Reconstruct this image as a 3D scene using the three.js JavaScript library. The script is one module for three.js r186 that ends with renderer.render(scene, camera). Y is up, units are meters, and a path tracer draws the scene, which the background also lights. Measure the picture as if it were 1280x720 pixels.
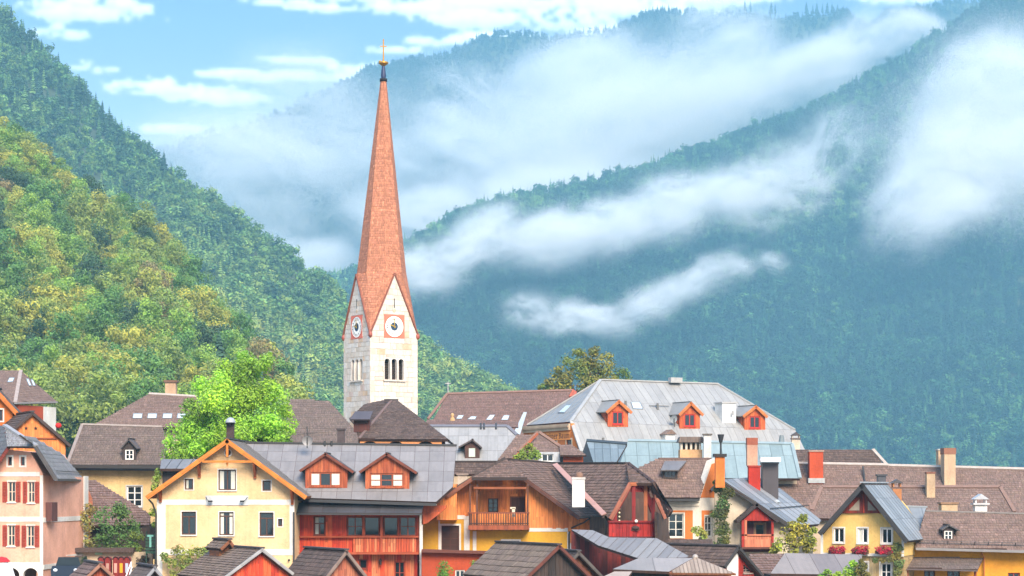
import * as THREE from 'three';
import { mergeGeometries as mergeRaw } from 'three/addons/utils/BufferGeometryUtils.js';

// ---------- camera, sky, sun, exposure ----------
const F = 2470, H0 = 610, CX = 640, CY = 11, R = Math.PI / 180;   // focal length in photo pixels, row of the horizon, middle column, eye height in metres
const scene = new THREE.Scene();
const camera = new THREE.PerspectiveCamera(2 * Math.atan(360 / F) / R, 16 / 9, 1, 20000);
camera.position.set(0, CY, 0);
camera.setViewOffset(1280, 720, 0, 360 - H0, 1280, 720);          // a level camera with a raised lens
const renderer = new THREE.WebGLRenderer();
renderer.toneMapping = THREE.LinearToneMapping;
renderer.toneMappingExposure = 2.95;
renderer.shadowMap.enabled = true;
const SUN = new THREE.Vector3(0.28, 0.64, 0.8).normalize();
const sun = new THREE.DirectionalLight(0xffeeda, 3.3);
sun.name = 'sun'; sun.position.copy(SUN).multiplyScalar(600).add(new THREE.Vector3(0, 0, -150)); sun.target.position.set(0, 0, -150);
sun.shadow.radius = 60; sun.castShadow = true;
Object.assign(sun.shadow.camera, { left: -260, right: 260, top: 260, bottom: -260, near: 1, far: 1400 });
scene.add(sun, sun.target);
scene.fog = new THREE.FogExp2(new THREE.Color().setRGB(0.30, 0.70, 0.92), 2.3e-4);

// ---------- noise ----------
function rng(s) { return () => { s = (s + 0x6d2b79f5) | 0; let t = Math.imul(s ^ (s >>> 15), 1 | s); t = (t + Math.imul(t ^ (t >>> 7), 61 | t)) ^ t; return ((t ^ (t >>> 14)) >>> 0) / 4294967296; }; }
const hash3 = (x, y, z) => { let h = Math.imul(x, 374761393) ^ Math.imul(y, 668265263) ^ Math.imul(z, 2147483647 ^ 0x5bd1e995); h = Math.imul(h ^ (h >>> 13), 1274126177); return ((h ^ (h >>> 16)) >>> 0) / 4294967296; };
function noise3(x, y, z) {
  const xi = Math.floor(x), yi = Math.floor(y), zi = Math.floor(z); x -= xi; y -= yi; z -= zi;
  const u = x * x * (3 - 2 * x), v = y * y * (3 - 2 * y), w = z * z * (3 - 2 * z), L = (a, b, t) => a + (b - a) * t;
  return L(L(L(hash3(xi, yi, zi), hash3(xi + 1, yi, zi), u), L(hash3(xi, yi + 1, zi), hash3(xi + 1, yi + 1, zi), u), v),
    L(L(hash3(xi, yi, zi + 1), hash3(xi + 1, yi, zi + 1), u), L(hash3(xi, yi + 1, zi + 1), hash3(xi + 1, yi + 1, zi + 1), u), v), w);
}
const fbm = (x, y, z, o = 4) => { let s = 0, a = 0.5, n = 0; for (let i = 0; i < o; i++) { s += a * noise3(x, y, z); n += a; a *= 0.5; x *= 2.03; y *= 2.03; z *= 2.03; } return s / n; };
const sm = (a, b, x) => { x = Math.min(1, Math.max(0, (x - a) / (b - a))); return x * x * (3 - 2 * x); };
const mix = (a, b, t) => a + (b - a) * t;

// ---------- sky: blue air with flat fair-weather clouds all round ----------
function makeSky() {
  const W = 4096, H = 2048, data = new Float32Array(W * H * 4), r = rng(5);
  // clouds as [azimuth, elevation, half width, half height] in radians; the first ones are those the photograph shows, the rest go on round the sky
  const C = [[95, 32, 70, 13], [58, 22, 30, 12], [100, 18, 30, 9], [150, 19, 26, 9], [182, 24, 20, 6], [205, 32, 12, 3], [78, 58, 36, 9], [118, 97, 34, 8], [205, 122, 62, 12], [270, 130, 68, 12], [172, 118, 44, 7], [325, 128, 18, 7],
    [372, 79, 50, 5], [290, 99, 62, 6], [380, 102, 90, 9], [452, 90, 60, 8], [222, 171, 64, 7], [415, 14, 60, 6], [355, 8, 50, 3], [520, 14, 70, 11], [600, 26, 100, 14], [700, 26, 110, 19], [800, 14, 110, 20], [660, 6, 180, 16],
    [545, 53, 46, 7], [620, 49, 60, 8], [500, 65, 40, 5], [900, 5, 90, 10], [960, 0, 60, 8], [1130, 8, 60, 12], [680, -14, 200, 18], [760, 40, 60, 10], [450, 0, 60, 8]].map(([x, y, a, b]) => [Math.atan((x - CX) / F), Math.atan((H0 - y) / F), a / F, b / F]);
  for (let i = 0; i < 420; i++) {
    const az = (r() * 2 - 1) * Math.PI, el = 0.05 + 1.2 * r() * r(), s = 0.6 + 2.2 * el;
    if (Math.abs(az) < 0.3 && el < 0.26) continue;
    for (let k = 0; k < 3; k++) C.push([az + (r() - 0.5) * 0.07 * s, el + (r() - 0.5) * 0.008 * s, (0.014 + 0.03 * r()) * s, (0.003 + 0.005 * r()) * s]);
  }
  const cells = Array.from({ length: 180 }, () => []);   // clouds by azimuth, so that each pixel looks at a few
  C.forEach((c) => { const a = Math.floor((c[0] - c[2] * 1.6 + Math.PI) / (2 * Math.PI) * 180), b = Math.floor((c[0] + c[2] * 1.6 + Math.PI) / (2 * Math.PI) * 180); for (let k = a; k <= b; k++) cells[(k + 180) % 180].push(c); });
  const blend = (a, b, el) => mix(a, b, Math.pow(sm(0, 1.1, el), 0.6));
  for (let y = 0; y < H; y++) {
    const el = ((y + 0.5) / H - 0.5) * Math.PI, deep = sm(0.12, 0.26, el) * (1 - sm(0.26, 0.8, el));
    const r0 = mix(blend(0.86, 0.26, el), 0.17, deep), g0 = mix(blend(0.95, 0.46, el), 0.22, deep), b0 = mix(blend(1.05, 0.9, el), 0.47, deep);
    for (let x = 0; x < W; x++) {
      const o = (y * W + x) * 4, th = ((x + 0.5) / W - 0.5) * 2 * Math.PI;   // atan2(z, x)
      let a = 0, lit = 1;
      if (el > 0.01 && el < 1.4) {
        let az = th + Math.PI / 2; if (az > Math.PI) az -= 2 * Math.PI;      // 0 straight ahead, to the right positive
        let d = -1, low = 0; const list = cells[Math.floor((az + Math.PI) / (2 * Math.PI) * 180) % 180];
        for (let i = 0; i < list.length; i++) {
          const c = list[i]; let dx = Math.abs(az - c[0]); if (dx > Math.PI) dx = 2 * Math.PI - dx;
          const dy = (el - c[1]) / (el < c[1] ? c[3] * 0.7 : c[3] * 1.25), q = 1 - (dx / c[2]) ** 2 - dy * dy;
          if (q > d) { d = q; low = dy; }
        }
        if (d > -0.95) {
          const ca = Math.cos(th) * 75, sa = Math.sin(th) * 75, e = el * 150, n = fbm(ca, e, sa, 3), n2 = fbm(ca * 4.2, e * 4.2, sa * 4.2, 4);
          const q = d + (n - 0.5) * 2.2 + (n2 - 0.5) * 1.9;
          a = sm(0.05, 0.5, q) * (0.78 + 0.22 * sm(0.2, 0.9, q)); lit = 0.74 + 0.32 * sm(-0.9, 0.7, low + (n2 - 0.5) * 1.2);
        }
      }
      data[o] = mix(r0, 1.45 * lit, a); data[o + 1] = mix(g0, 1.46 * lit, a); data[o + 2] = mix(b0, 1.5 * lit, a); data[o + 3] = 1;
    }
  }
  const t = new THREE.DataTexture(data, W, H, THREE.RGBAFormat, THREE.FloatType);
  t.mapping = THREE.EquirectangularReflectionMapping; t.magFilter = THREE.LinearFilter; t.needsUpdate = true; return t;
}
scene.background = scene.environment = makeSky(); scene.backgroundIntensity = scene.environmentIntensity = 0.78;

// ---------- geometry helpers ----------
const mergeGeometries = (l) => mergeRaw(l.map((g) => (g.index ? g.toNonIndexed() : g)));
const V = (x, y, z) => new THREE.Vector3(x, y, z), V2 = (x, y) => new THREE.Vector2(x, y);
const P = (px, py, D) => V((px - CX) / F * D, CY + (H0 - py) / F * D, -D);
const ray = (px, py) => V((px - CX) / F, (H0 - py) / F, -1);
const EYE = V(0, CY, 0);
class Plane {             // a plane in the world: origin o, u level along it, v up it, n out of it
  constructor(o, n, u) {
    this.o = o; this.n = n.clone().normalize();
    this.u = (u ? u.clone() : V(0, 1, 0).cross(this.n)).normalize(); if (this.u.lengthSq() < 0.5) this.u.set(1, 0, 0);
    this.v = this.n.clone().cross(this.u).normalize();
    this.m = new THREE.Matrix4().makeBasis(this.u, this.v, this.n).setPosition(o);
  }
  hit(px, py) { const d = ray(px, py); return EYE.clone().addScaledVector(d, this.n.dot(this.o.clone().sub(EYE)) / this.n.dot(d)); }
  depth(px, py) { return -this.hit(px, py).z; }
  of(p) { const q = p.clone().sub(this.o); return V2(q.dot(this.u), q.dot(this.v)); }
  q(px, py) { return this.of(this.hit(px, py)); }
  qs(list) { return list.map(([x, y]) => this.q(x, y)); }
  pt(u, v, w = 0) { return this.o.clone().addScaledVector(this.u, u).addScaledVector(this.v, v).addScaledVector(this.n, w); }
  off(w) { return new Plane(this.pt(0, 0, w), this.n, this.u); }
  rect([x0, y0, x1, y1]) { const a = this.q(x0, (y0 + y1) / 2), b = this.q(x1, (y0 + y1) / 2), c = this.q((x0 + x1) / 2, y1), d = this.q((x0 + x1) / 2, y0); return [a.x, c.y, b.x, d.y]; }
}
const wallPl = (px, py, D, az = 0) => new Plane(P(px, py, D), V(Math.sin(az * R), 0, Math.cos(az * R)));
const roofPl = (px, py, D, pitch, az = 0) => new Plane(P(px, py, D), V(Math.sin(az * R) * Math.sin(pitch * R), Math.cos(pitch * R), Math.cos(az * R) * Math.sin(pitch * R)));
const threePl = (a, b, c) => { const [p, q, s] = [a, b, c].map((x) => (x.isVector3 ? x : P(...x))); const n = q.clone().sub(p).cross(s.clone().sub(p)); if (n.dot(EYE.clone().sub(p)) < 0) n.negate(); return new Plane(p, n); };

const taken = {};
const numbered = (n) => { const k = (taken[n] = (taken[n] ?? -1) + 1); return k ? n + '_' + String(k).padStart(3, '0') : n; };
function tag(o, label, category, group, kind) { if (label) o.userData.label = label; if (category) o.userData.category = category; if (group) o.userData.group = group; if (kind) o.userData.kind = kind; return o; }
function thing(name, label, category, pos, group) { const o = new THREE.Group(); o.name = numbered(name); o.position.copy(pos ?? V(0, 0, 0)); scene.add(o); return tag(o, label, category, group); }
const rootPos = (o) => { while (o.parent && o.parent !== scene) o = o.parent; return o.position; };
function part(parent, name, geo, mat, label) {           // geo in world coordinates
  const p = rootPos(parent); geo.translate(-p.x, -p.y, -p.z);
  const m = new THREE.Mesh(geo, mat); m.name = name; m.castShadow = m.receiveShadow = true; parent.add(m); if (label) m.userData.label = label; return m;
}
function sub(parent, name) { const g = new THREE.Group(); g.name = name; parent.add(g); return g; }
function slabGeo(pl, pts, w0, w1, holes = []) {          // a plate with the outline pts, between w0 and w1 along the normal
  const s = new THREE.Shape(pts); for (const h of holes) s.holes.push(h.curves ? h : new THREE.Path([V2(h[0], h[1]), V2(h[2], h[1]), V2(h[2], h[3]), V2(h[0], h[3])]));
  const g = new THREE.ExtrudeGeometry(s, { depth: w1 - w0, bevelEnabled: false, curveSegments: 10 }); g.translate(0, 0, w0); return g.applyMatrix4(pl.m);
}
function boxGeo(pl, u0, u1, v0, v1, w0, w1) { const g = new THREE.BoxGeometry(u1 - u0, v1 - v0, w1 - w0); g.translate((u0 + u1) / 2, (v0 + v1) / 2, (w0 + w1) / 2); const uv = g.attributes.uv; for (let i = 0; i < uv.count; i++) uv.setXY(i, uv.getX(i) * Math.max(u1 - u0, w1 - w0) + u0, uv.getY(i) * (v1 - v0) + v0); return g.applyMatrix4(pl.m); }
function beamGeo(a, b, w, h, up = V(0, 1, 0)) {          // a bar from a to b, w wide and h high
  const d = b.clone().sub(a), L = d.length(), x = d.normalize(), z = x.clone().cross(Math.abs(x.dot(up.clone().normalize())) > 0.99 ? (Math.abs(x.y) > 0.9 ? V(1, 0, 0) : V(0, 1, 0)) : up).normalize(), y = z.clone().cross(x), g = new THREE.BoxGeometry(L, h, w);
  const uv = g.attributes.uv; for (let i = 0; i < uv.count; i++) uv.setXY(i, uv.getY(i) * 0.2, uv.getX(i) * L);
  return g.applyMatrix4(new THREE.Matrix4().makeBasis(x, y, z).setPosition(a.clone().add(b).multiplyScalar(0.5)));
}
function tubeGeo(pts, r, seg = 6) { return new THREE.TubeGeometry(new THREE.CatmullRomCurve3(pts, false, 'catmullrom', 0.1), Math.max(2, pts.length * 3), r, seg); }
function coneGeo(a, b, ra, rb, seg = 8) { const d = b.clone().sub(a), g = new THREE.CylinderGeometry(rb, ra, d.length(), seg); g.translate(0, d.length() / 2, 0); g.applyQuaternion(new THREE.Quaternion().setFromUnitVectors(V(0, 1, 0), d.normalize())); return g.translate(a.x, a.y, a.z); }
function clip(poly, axis, val, greater) {
  const out = []; for (let i = 0; i < poly.length; i++) {
    const a = poly[i], b = poly[(i + 1) % poly.length], da = (a[axis] - val) * (greater ? 1 : -1), db = (b[axis] - val) * (greater ? 1 : -1);
    if (da >= 0) out.push(a); if ((da >= 0) !== (db >= 0)) out.push(a.clone().lerp(b, da / (da - db)));
  } return out;
}
const area2 = (p) => { let s = 0; p.forEach((a, i) => { const b = p[(i + 1) % p.length]; s += a.x * b.y - b.x * a.y; }); return s / 2; };
function prism(pl, poly, w0, w1, ou = 0, ov = 0, bev = 0) {   // a small convex plate with an optional chamfer, without its hidden back
  if (area2(poly) < 0) poly = [...poly].reverse();
  const pos = [], uv = [], n = poly.length, c = poly.reduce((s, p) => s.add(p), V2(0, 0)).multiplyScalar(1 / n);
  const top = bev ? poly.map((p) => { const d = c.clone().sub(p), L = d.length(); return p.clone().addScaledVector(d, Math.min(0.45, bev * 1.4 / L)); }) : poly, w2 = bev ? w1 - bev : w1;
  const add = (p, w) => { const q = pl.pt(p.x, p.y, w); pos.push(q.x, q.y, q.z); uv.push(p.x + ou, p.y + ov); };
  for (let i = 1; i < n - 1; i++) { add(top[0], w1); add(top[i], w1); add(top[i + 1], w1); }
  for (let i = 0; i < n; i++) {
    const a = poly[i], b = poly[(i + 1) % n], a2 = top[i], b2 = top[(i + 1) % n];
    add(a, w0); add(b, w0); add(b, w2); add(a, w0); add(b, w2); add(a, w2);
    if (bev) { add(a, w2); add(b, w2); add(b2, w1); add(a, w2); add(b2, w1); add(a2, w1); }
  }
  const g = new THREE.BufferGeometry(); g.setAttribute('position', new THREE.Float32BufferAttribute(pos, 3)); g.setAttribute('uv', new THREE.Float32BufferAttribute(uv, 2)); g.computeVertexNormals(); return g;
}
const pr = rng(77);
// planks, panels and stones: the outline cut into pieces, each a mesh of its own
function pieces(parent, name, pl, poly, { du, dv = 1e9, gap = 0.012, w0 = 0, w1 = 0.03, mats, stagger = 0, holes = [], jit = 0, bev = 0, vary = 0, min = 0.004 }) {
  const us = poly.map((p) => p.x), vs = poly.map((p) => p.y), ua = Math.min(...us), ub = Math.max(...us), va = Math.min(...vs), vb = Math.max(...vs);
  for (let row = 0, v = va; v < vb - 1e-6; row++) {
    const vh = Math.min(dv * (1 + vary * (pr() - 0.5)), vb - v + 1e-6), lo = v, hi = v + vh; v = hi;
    const cuts = []; for (let u = ua - (row % 2) * stagger * du - (stagger ? pr() * du * 0.2 : 0); u < ub; u += du * (1 + vary * 1.4 * (pr() - 0.5))) cuts.push(u); cuts.push(ub + 1e-4);
    for (const h of holes) if (h[1] < hi && h[3] > lo) cuts.push(h[0], h[2]);
    cuts.sort((a, b) => a - b);
    for (let i = 0; i < cuts.length - 1; i++) {
      const a = cuts[i], b = cuts[i + 1]; if (b - a < gap * 1.5) continue;
      let strip = clip(clip(poly, 'x', a + gap / 2, true), 'x', b - gap / 2, false); if (strip.length < 3) continue;
      if (dv < 1e8) { strip = clip(clip(strip, 'y', lo + gap / 2, true), 'y', hi - gap / 2, false); if (strip.length < 3) continue; }
      let runs = [strip]; const mid = (a + b) / 2;
      for (const h of holes) if (mid > h[0] && mid < h[2]) runs = runs.flatMap((s) => [clip(s, 'y', h[1], false), clip(s, 'y', h[3], true)]).filter((s) => s.length > 2);
      for (const s of runs) { if (Math.abs(area2(s)) < min) continue; const wj = w1 + (pr() - 0.5) * jit; part(parent, name, prism(pl, s, w0, wj, pr() * 7, pr() * 7, bev), mats[Math.floor(pr() * mats.length)]); }
    }
  }
}
// courses of shingles: thin plates whose lower edge stands proud; too small to pick apart, so one part
function shingles(parent, pl, poly, { w = 0.2, h = 0.24, lift = 0.03, mat, tone = 0.3, name = 'shingles', u0 = 0, worn }) {
  const vs = poly.map((p) => p.y), va = Math.min(...vs), vb = Math.max(...vs), pos = [], col = [], uv = [], c = new THREE.Color(), p0 = rootPos(parent);
  const quad = (a, b, d, e, k, ou) => { for (const q of [a, b, d, a, d, e]) { pos.push(q.x - p0.x, q.y - p0.y, q.z - p0.z); col.push(k[0], k[1], k[2]); } uv.push(ou, 0, ou + w, 0, ou + w, h, ou, 0, ou + w, h, ou, h); };
  for (let v = va, row = 0; v < vb - 0.02; v += h, row++) {
    const vm = Math.min(v + h * 0.5, vb - 0.01); let lo = 1e9, hi = -1e9;
    for (let i = 0; i < poly.length; i++) { const a = poly[i], b = poly[(i + 1) % poly.length]; if ((a.y - vm) * (b.y - vm) > 0 || a.y === b.y) continue; const x = mix(a.x, b.x, (vm - a.y) / (b.y - a.y)); lo = Math.min(lo, x); hi = Math.max(hi, x); }
    if (hi - lo < 0.03) continue;
    const rt = 1 + (pr() - 0.5) * tone * 0.35, top = Math.min(v + h * 1.05, vb), sag = (pr() - 0.5) * lift * 0.5;
    for (let u = lo - (row % 2) * w * 0.5 - pr() * w * 0.3; u < hi;) {
      const ww = w * (0.7 + 0.6 * pr()), a = Math.max(u, lo), b = Math.min(u + ww - w * 0.05, hi); u += ww; if (b - a < 0.02) continue;
      const L = lift * (0.7 + 0.7 * pr()) + sag, dv = (pr() - 0.5) * h * 0.12; let t = rt * (1 + (pr() - 0.5) * tone * 2) * (pr() < 0.05 ? 1.25 : 1);
      const blot = 0.86 + 0.28 * fbm(a * 0.35 + u0, v * 0.35, 3.3, 3); t *= blot;
      const k = [t, t * (1 + (pr() - 0.5) * 0.05), t * (1 + (pr() - 0.5) * 0.08)], ou = pr() * 5;
      const A = pl.pt(a, v + dv, L), B = pl.pt(b, v + dv, L), T1 = pl.pt(b, top, 0.006), T0 = pl.pt(a, top, 0.006);
      quad(A, B, T1, T0, k, ou); quad(pl.pt(a, v + dv, -0.01), pl.pt(b, v + dv, -0.01), B, A, k, ou);
    }
  }
  const g = new THREE.BufferGeometry(); g.setAttribute('position', new THREE.Float32BufferAttribute(pos, 3)); g.setAttribute('color', new THREE.Float32BufferAttribute(col, 3)); g.setAttribute('uv', new THREE.Float32BufferAttribute(uv, 2)); g.computeVertexNormals();
  const m = new THREE.Mesh(g, mat); m.name = name; m.userData.kind = 'stuff'; m.castShadow = m.receiveShadow = true; parent.add(m); return m;
}

// ---------- textures and materials ----------
function tex(n, f, metres, srgb = true) {      // f(x, y) -> grey 0..1 on a tile that repeats; uv is in metres
  const d = new Uint8Array(n * n * 4);
  for (let y = 0; y < n; y++) for (let x = 0; x < n; x++) { const v = f(x / n, y / n), o = (y * n + x) * 4, a = Array.isArray(v) ? v : [v, v, v]; for (let k = 0; k < 3; k++) d[o + k] = Math.max(0, Math.min(255, a[k] * 255)); d[o + 3] = 255; }
  const t = new THREE.DataTexture(d, n, n); t.wrapS = t.wrapT = THREE.RepeatWrapping; t.magFilter = THREE.LinearFilter; t.repeat.set(1 / metres, 1 / metres); if (srgb) t.colorSpace = THREE.SRGBColorSpace; t.needsUpdate = true; return t;
}
const tileN = (x, y, s, z, o = 4) => {         // noise that tiles
  const f = (a, b) => fbm(a * s, b * s, z, o), wx = x, wy = y; return mix(mix(f(wx, wy), f(wx - 1, wy), wx), mix(f(wx, wy - 1), f(wx - 1, wy - 1), wx), wy);
};
const T = {
  plaster: tex(256, (x, y) => { const b = tileN(x, y, 5, 1), s = tileN(x, y, 40, 2, 2), drip = sm(0.52, 0.75, mix(fbm(x * 26, y * 1.6, 8, 3), fbm((x - 1) * 26, y * 1.6, 8, 3), x)), st = tileN(x * 1, y, 3, 9, 3) - 0.55 * drip * tileN(x, y, 3, 5, 2); return [0.86 + 0.16 * (b - 0.5) + 0.12 * (s - 0.5) + 0.1 * (st - 0.5), 0.86 + 0.18 * (b - 0.5) + 0.12 * (s - 0.5) + 0.1 * (st - 0.5), 0.85 + 0.22 * (b - 0.5) + 0.12 * (s - 0.5) + 0.08 * (st - 0.5)]; }, 3.7),
  plasterB: tex(256, (x, y) => tileN(x, y, 40, 4, 3), 1.6, false),
  wood: tex(256, (x, y) => { const g = fbm(x * 60, y * 2.2, 1, 3), k = fbm(x * 9, y * 1.1, 5, 3); return 0.66 + 0.34 * g + 0.3 * (k - 0.5); }, 1.3),
  woodB: tex(256, (x, y) => fbm(x * 70, y * 2, 1, 3), 1.3, false),
  metal: tex(256, (x, y) => { const a = tileN(x, y, 4, 1), b = tileN(x, y, 22, 7), c = fbm(x * 30, y * 1.5, 4, 3); return 0.84 + 0.17 * (a - 0.5) + 0.08 * (b - 0.5) + 0.1 * (c - 0.5); }, 4.3),
  stone: tex(256, (x, y) => { const a = tileN(x, y, 6, 1), b = tileN(x, y, 30, 7); return [0.86 + 0.18 * (a - 0.5) + 0.14 * (b - 0.5), 0.85 + 0.2 * (a - 0.5) + 0.14 * (b - 0.5), 0.83 + 0.24 * (a - 0.5) + 0.14 * (b - 0.5)]; }, 1.7),
  stoneB: tex(256, (x, y) => tileN(x, y, 24, 3), 1.7, false),
  grain: tex(128, (x, y) => 0.72 + 0.5 * (fbm(x * 30, y * 3, 2, 3) - 0.3), 0.9),
};
const mats = {};
function M(hex, kind = 'plain', o = {}) {
  const key = hex + kind + JSON.stringify(o); if (mats[key]) return mats[key];
  const base = { color: hex, roughness: 0.85 };
  if (kind === 'plaster') Object.assign(base, { map: T.plaster, bumpMap: T.plasterB, bumpScale: 0.012, roughness: 0.95 });
  if (kind === 'wood') Object.assign(base, { map: T.wood, bumpMap: T.woodB, bumpScale: 0.004, roughness: 0.8 });
  if (kind === 'metal') Object.assign(base, { map: T.metal, roughness: 0.5, metalness: 0 });
  if (kind === 'stone') Object.assign(base, { map: T.stone, bumpMap: T.stoneB, bumpScale: 0.02, roughness: 0.95 });
  if (kind === 'shingle') Object.assign(base, { map: T.grain, vertexColors: true, roughness: 0.9 });
  if (kind === 'leaf') return mats[key] = new THREE.MeshPhysicalMaterial({ color: hex, vertexColors: true, roughness: 1, transmission: 0.35, thickness: 0, side: THREE.DoubleSide, ...o });
  return mats[key] = new THREE.MeshStandardMaterial({ ...base, ...o });
}
const glass = new THREE.MeshPhysicalMaterial({ color: 0x1c2428, roughness: 0.06, ior: 1.5, specularIntensity: 1 });

// ---------- terrain, lake, forests, mist ----------
function loft(rows, nu, nv, amp, freq, seed) {          // rows of [px, py, D]; the hillside between them
  const L = rows.map((r) => r.map((p) => P(...p))), at = (u, v) => {
    const f = v * (L.length - 1), i = Math.min(L.length - 2, Math.floor(f)), t = f - i, pick = (r) => { const g = u * (r.length - 1), k = Math.min(r.length - 2, Math.floor(g)); return r[k].clone().lerp(r[k + 1], g - k); };
    const p = pick(L[i]).lerp(pick(L[i + 1]), t), w = Math.sin(Math.min(1, v * 1.0) * Math.PI);
    const n = fbm(p.x * freq, seed, p.z * freq, 4) - 0.5, n2 = fbm(p.x * freq * 0.35 + p.y * freq * 0.2, seed + 5, p.z * freq * 0.3, 3) - 0.5;
    p.y += amp * n * (0.35 + 0.65 * w); p.z += amp * 2.2 * n2 * w; return p;
  };
  const pos = [], idx = []; for (let j = 0; j <= nv; j++) for (let i = 0; i <= nu; i++) { const p = at(i / nu, j / nv); pos.push(p.x, p.y, p.z); }
  for (let j = 0; j < nv; j++) for (let i = 0; i < nu; i++) { const a = j * (nu + 1) + i, b = a + 1, c = a + nu + 1, d = c + 1; idx.push(a, b, d, a, d, c); }
  const g = new THREE.BufferGeometry(); g.setAttribute('position', new THREE.Float32BufferAttribute(pos, 3)); g.setIndex(idx); g.computeVertexNormals();
  return { g, at };
}
function structure(name, geo, mat) { const m = new THREE.Mesh(geo, mat); m.name = numbered(name); m.userData.kind = 'structure'; m.castShadow = m.receiveShadow = true; scene.add(m); return m; }
const soil = M(0x46502f);
const ridge = (list, dy, D) => list.map(([x, y, d]) => [x, y + dy, d ?? D]);
// the wooded shoulder behind the houses
const near_crest = [[-150, 130, 640], [-60, 160, 630], [0, 170, 620], [50, 190, 610], [110, 268, 590], [180, 292, 570], [235, 362, 540], [275, 415, 510], [310, 470, 480], [360, 520, 450], [460, 560, 430], [620, 585, 420]];
const nearHill = loft([near_crest.map(([x], i) => [x * 1.0, 612, 300]), near_crest.map(([x, y, d]) => [x, mix(590, y + 30, 0.25), mix(320, d, 0.25)]), near_crest.map(([x, y, d]) => [x, mix(590, y + 30, 0.6), mix(320, d, 0.6)]), ridge(near_crest, 32), near_crest.map(([x, y, d]) => [x, Math.min(600, y + 160), d + 190])], 90, 70, 9, 0.02, 3);
structure('hill', nearHill.g, soil);
// the long ridge behind it that runs down behind the church
const ridge_crest = [[-220, -200, 1800], [-100, -90, 1760], [0, 8, 1720], [50, 60, 1700], [100, 112, 1670], [160, 172, 1640], [220, 222, 1600], [270, 258, 1560], [320, 302, 1520], [390, 350, 1480], [430, 378, 1450], [480, 402, 1420], [530, 432, 1380], [560, 462, 1350], [610, 488, 1320], [680, 525, 1300], [800, 570, 1300]];
const ridgeHill = loft([ridge_crest.map(([x]) => [x, 612, 820]), ridge_crest.map(([x, y, d]) => [x, mix(600, y + 8, 0.4), mix(880, d, 0.4)]), ridge(ridge_crest, 9), ridge_crest.map(([x, y, d]) => [x, Math.min(606, y + 140), d + 500])], 120, 60, 30, 0.008, 13);
structure('hill', ridgeHill.g, soil);
// the mountain spur across the valley
const spur_crest = [[200, 420, 3050], [300, 370, 3060], [380, 346, 3080], [445, 342, 3080], [505, 308, 3100], [560, 287, 3120], [600, 276, 3140], [640, 263, 3160], [700, 249, 3200], [760, 229, 3230], [800, 216, 3260], [840, 206, 3290], [880, 189, 3320], [920, 173, 3350], [960, 151, 3380], [1000, 131, 3420], [1050, 106, 3460], [1100, 81, 3500], [1150, 56, 3550], [1200, 30, 3600], [1240, 0, 3640], [1300, -42, 3700], [1420, -110, 3800], [1560, -180, 3900]];
const spurHill = loft([spur_crest.map(([x]) => [x, 614, 2150]), spur_crest.map(([x, y, d]) => [x, mix(604, y + 4, 0.33), mix(2250, d, 0.36)]), spur_crest.map(([x, y, d]) => [x, mix(604, y + 4, 0.68), mix(2250, d, 0.7)]), ridge(spur_crest, 6), spur_crest.map(([x, y, d]) => [x, Math.min(600, y + 120), d + 800])], 160, 90, 90, 0.0035, 23);
structure('mountain', spurHill.g, soil);
// the high mountain behind
const high_crest = [[-60, 300, 4700], [60, 250, 4720], [180, 195, 4750], [300, 152, 4800], [440, 97, 4850], [490, 81, 4880], [530, 66, 4900], [580, 57, 4900], [640, 50, 4900], [700, 47, 4920], [760, 37, 4950], [800, 23, 4980], [830, 13, 5000], [900, 13, 5000], [960, 14, 5000], [1050, 13, 4960], [1070, 25, 4950], [1085, 29, 4980], [1110, 12, 5080], [1150, 7, 5100], [1200, 1, 5100], [1300, -18, 5100], [1440, -50, 5100]];
const highHill = loft([high_crest.map(([x]) => [x, 616, 3700]), high_crest.map(([x, y, d]) => [x, mix(600, y, 0.35), mix(3850, d, 0.4)]), high_crest.map(([x, y, d]) => [x, mix(600, y, 0.7), mix(3850, d, 0.72)]), ridge(high_crest, 2), high_crest.map(([x, y, d]) => [x, y + 90, d + 300])], 180, 110, 130, 0.003, 33);
structure('mountain', highHill.g, soil);
// village ground that climbs from the shore, and the lake under the eye
{
  const pos = [], idx = [], nx = 60, nz = 60;
  for (let j = 0; j <= nz; j++) for (let i = 0; i <= nx; i++) {
    const x = mix(-1500, 1500, i / nx), z = -mix(96, 2400, (j / nz) ** 2.2), d = -z, rise = d < 112 ? mix(0.6, 2.2, sm(96, 112, d)) : 2.2 + 3.2 * sm(112, 200, d) + 3.5 * sm(200, 800, d) ;
    pos.push(x, rise + (d > 130 ? 0.5 * (fbm(x * 0.03, 1, z * 0.03) - 0.5) : 0), z);
  }
  for (let j = 0; j < nz; j++) for (let i = 0; i < nx; i++) { const a = j * (nx + 1) + i; idx.push(a, a + 1, a + nx + 2, a, a + nx + 2, a + nx + 1); }
  const g = new THREE.BufferGeometry(); g.setAttribute('position', new THREE.Float32BufferAttribute(pos, 3)); g.setIndex(idx); g.computeVertexNormals(); structure('ground', g, M(0x6a665c));
  const l = new THREE.PlaneGeometry(7000, 6200, 1, 1); l.rotateX(-Math.PI / 2); l.translate(0, 0, -2900); structure('lake', l, new THREE.MeshPhysicalMaterial({ color: 0x2a4a4c, roughness: 0.12 }));
}

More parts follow.
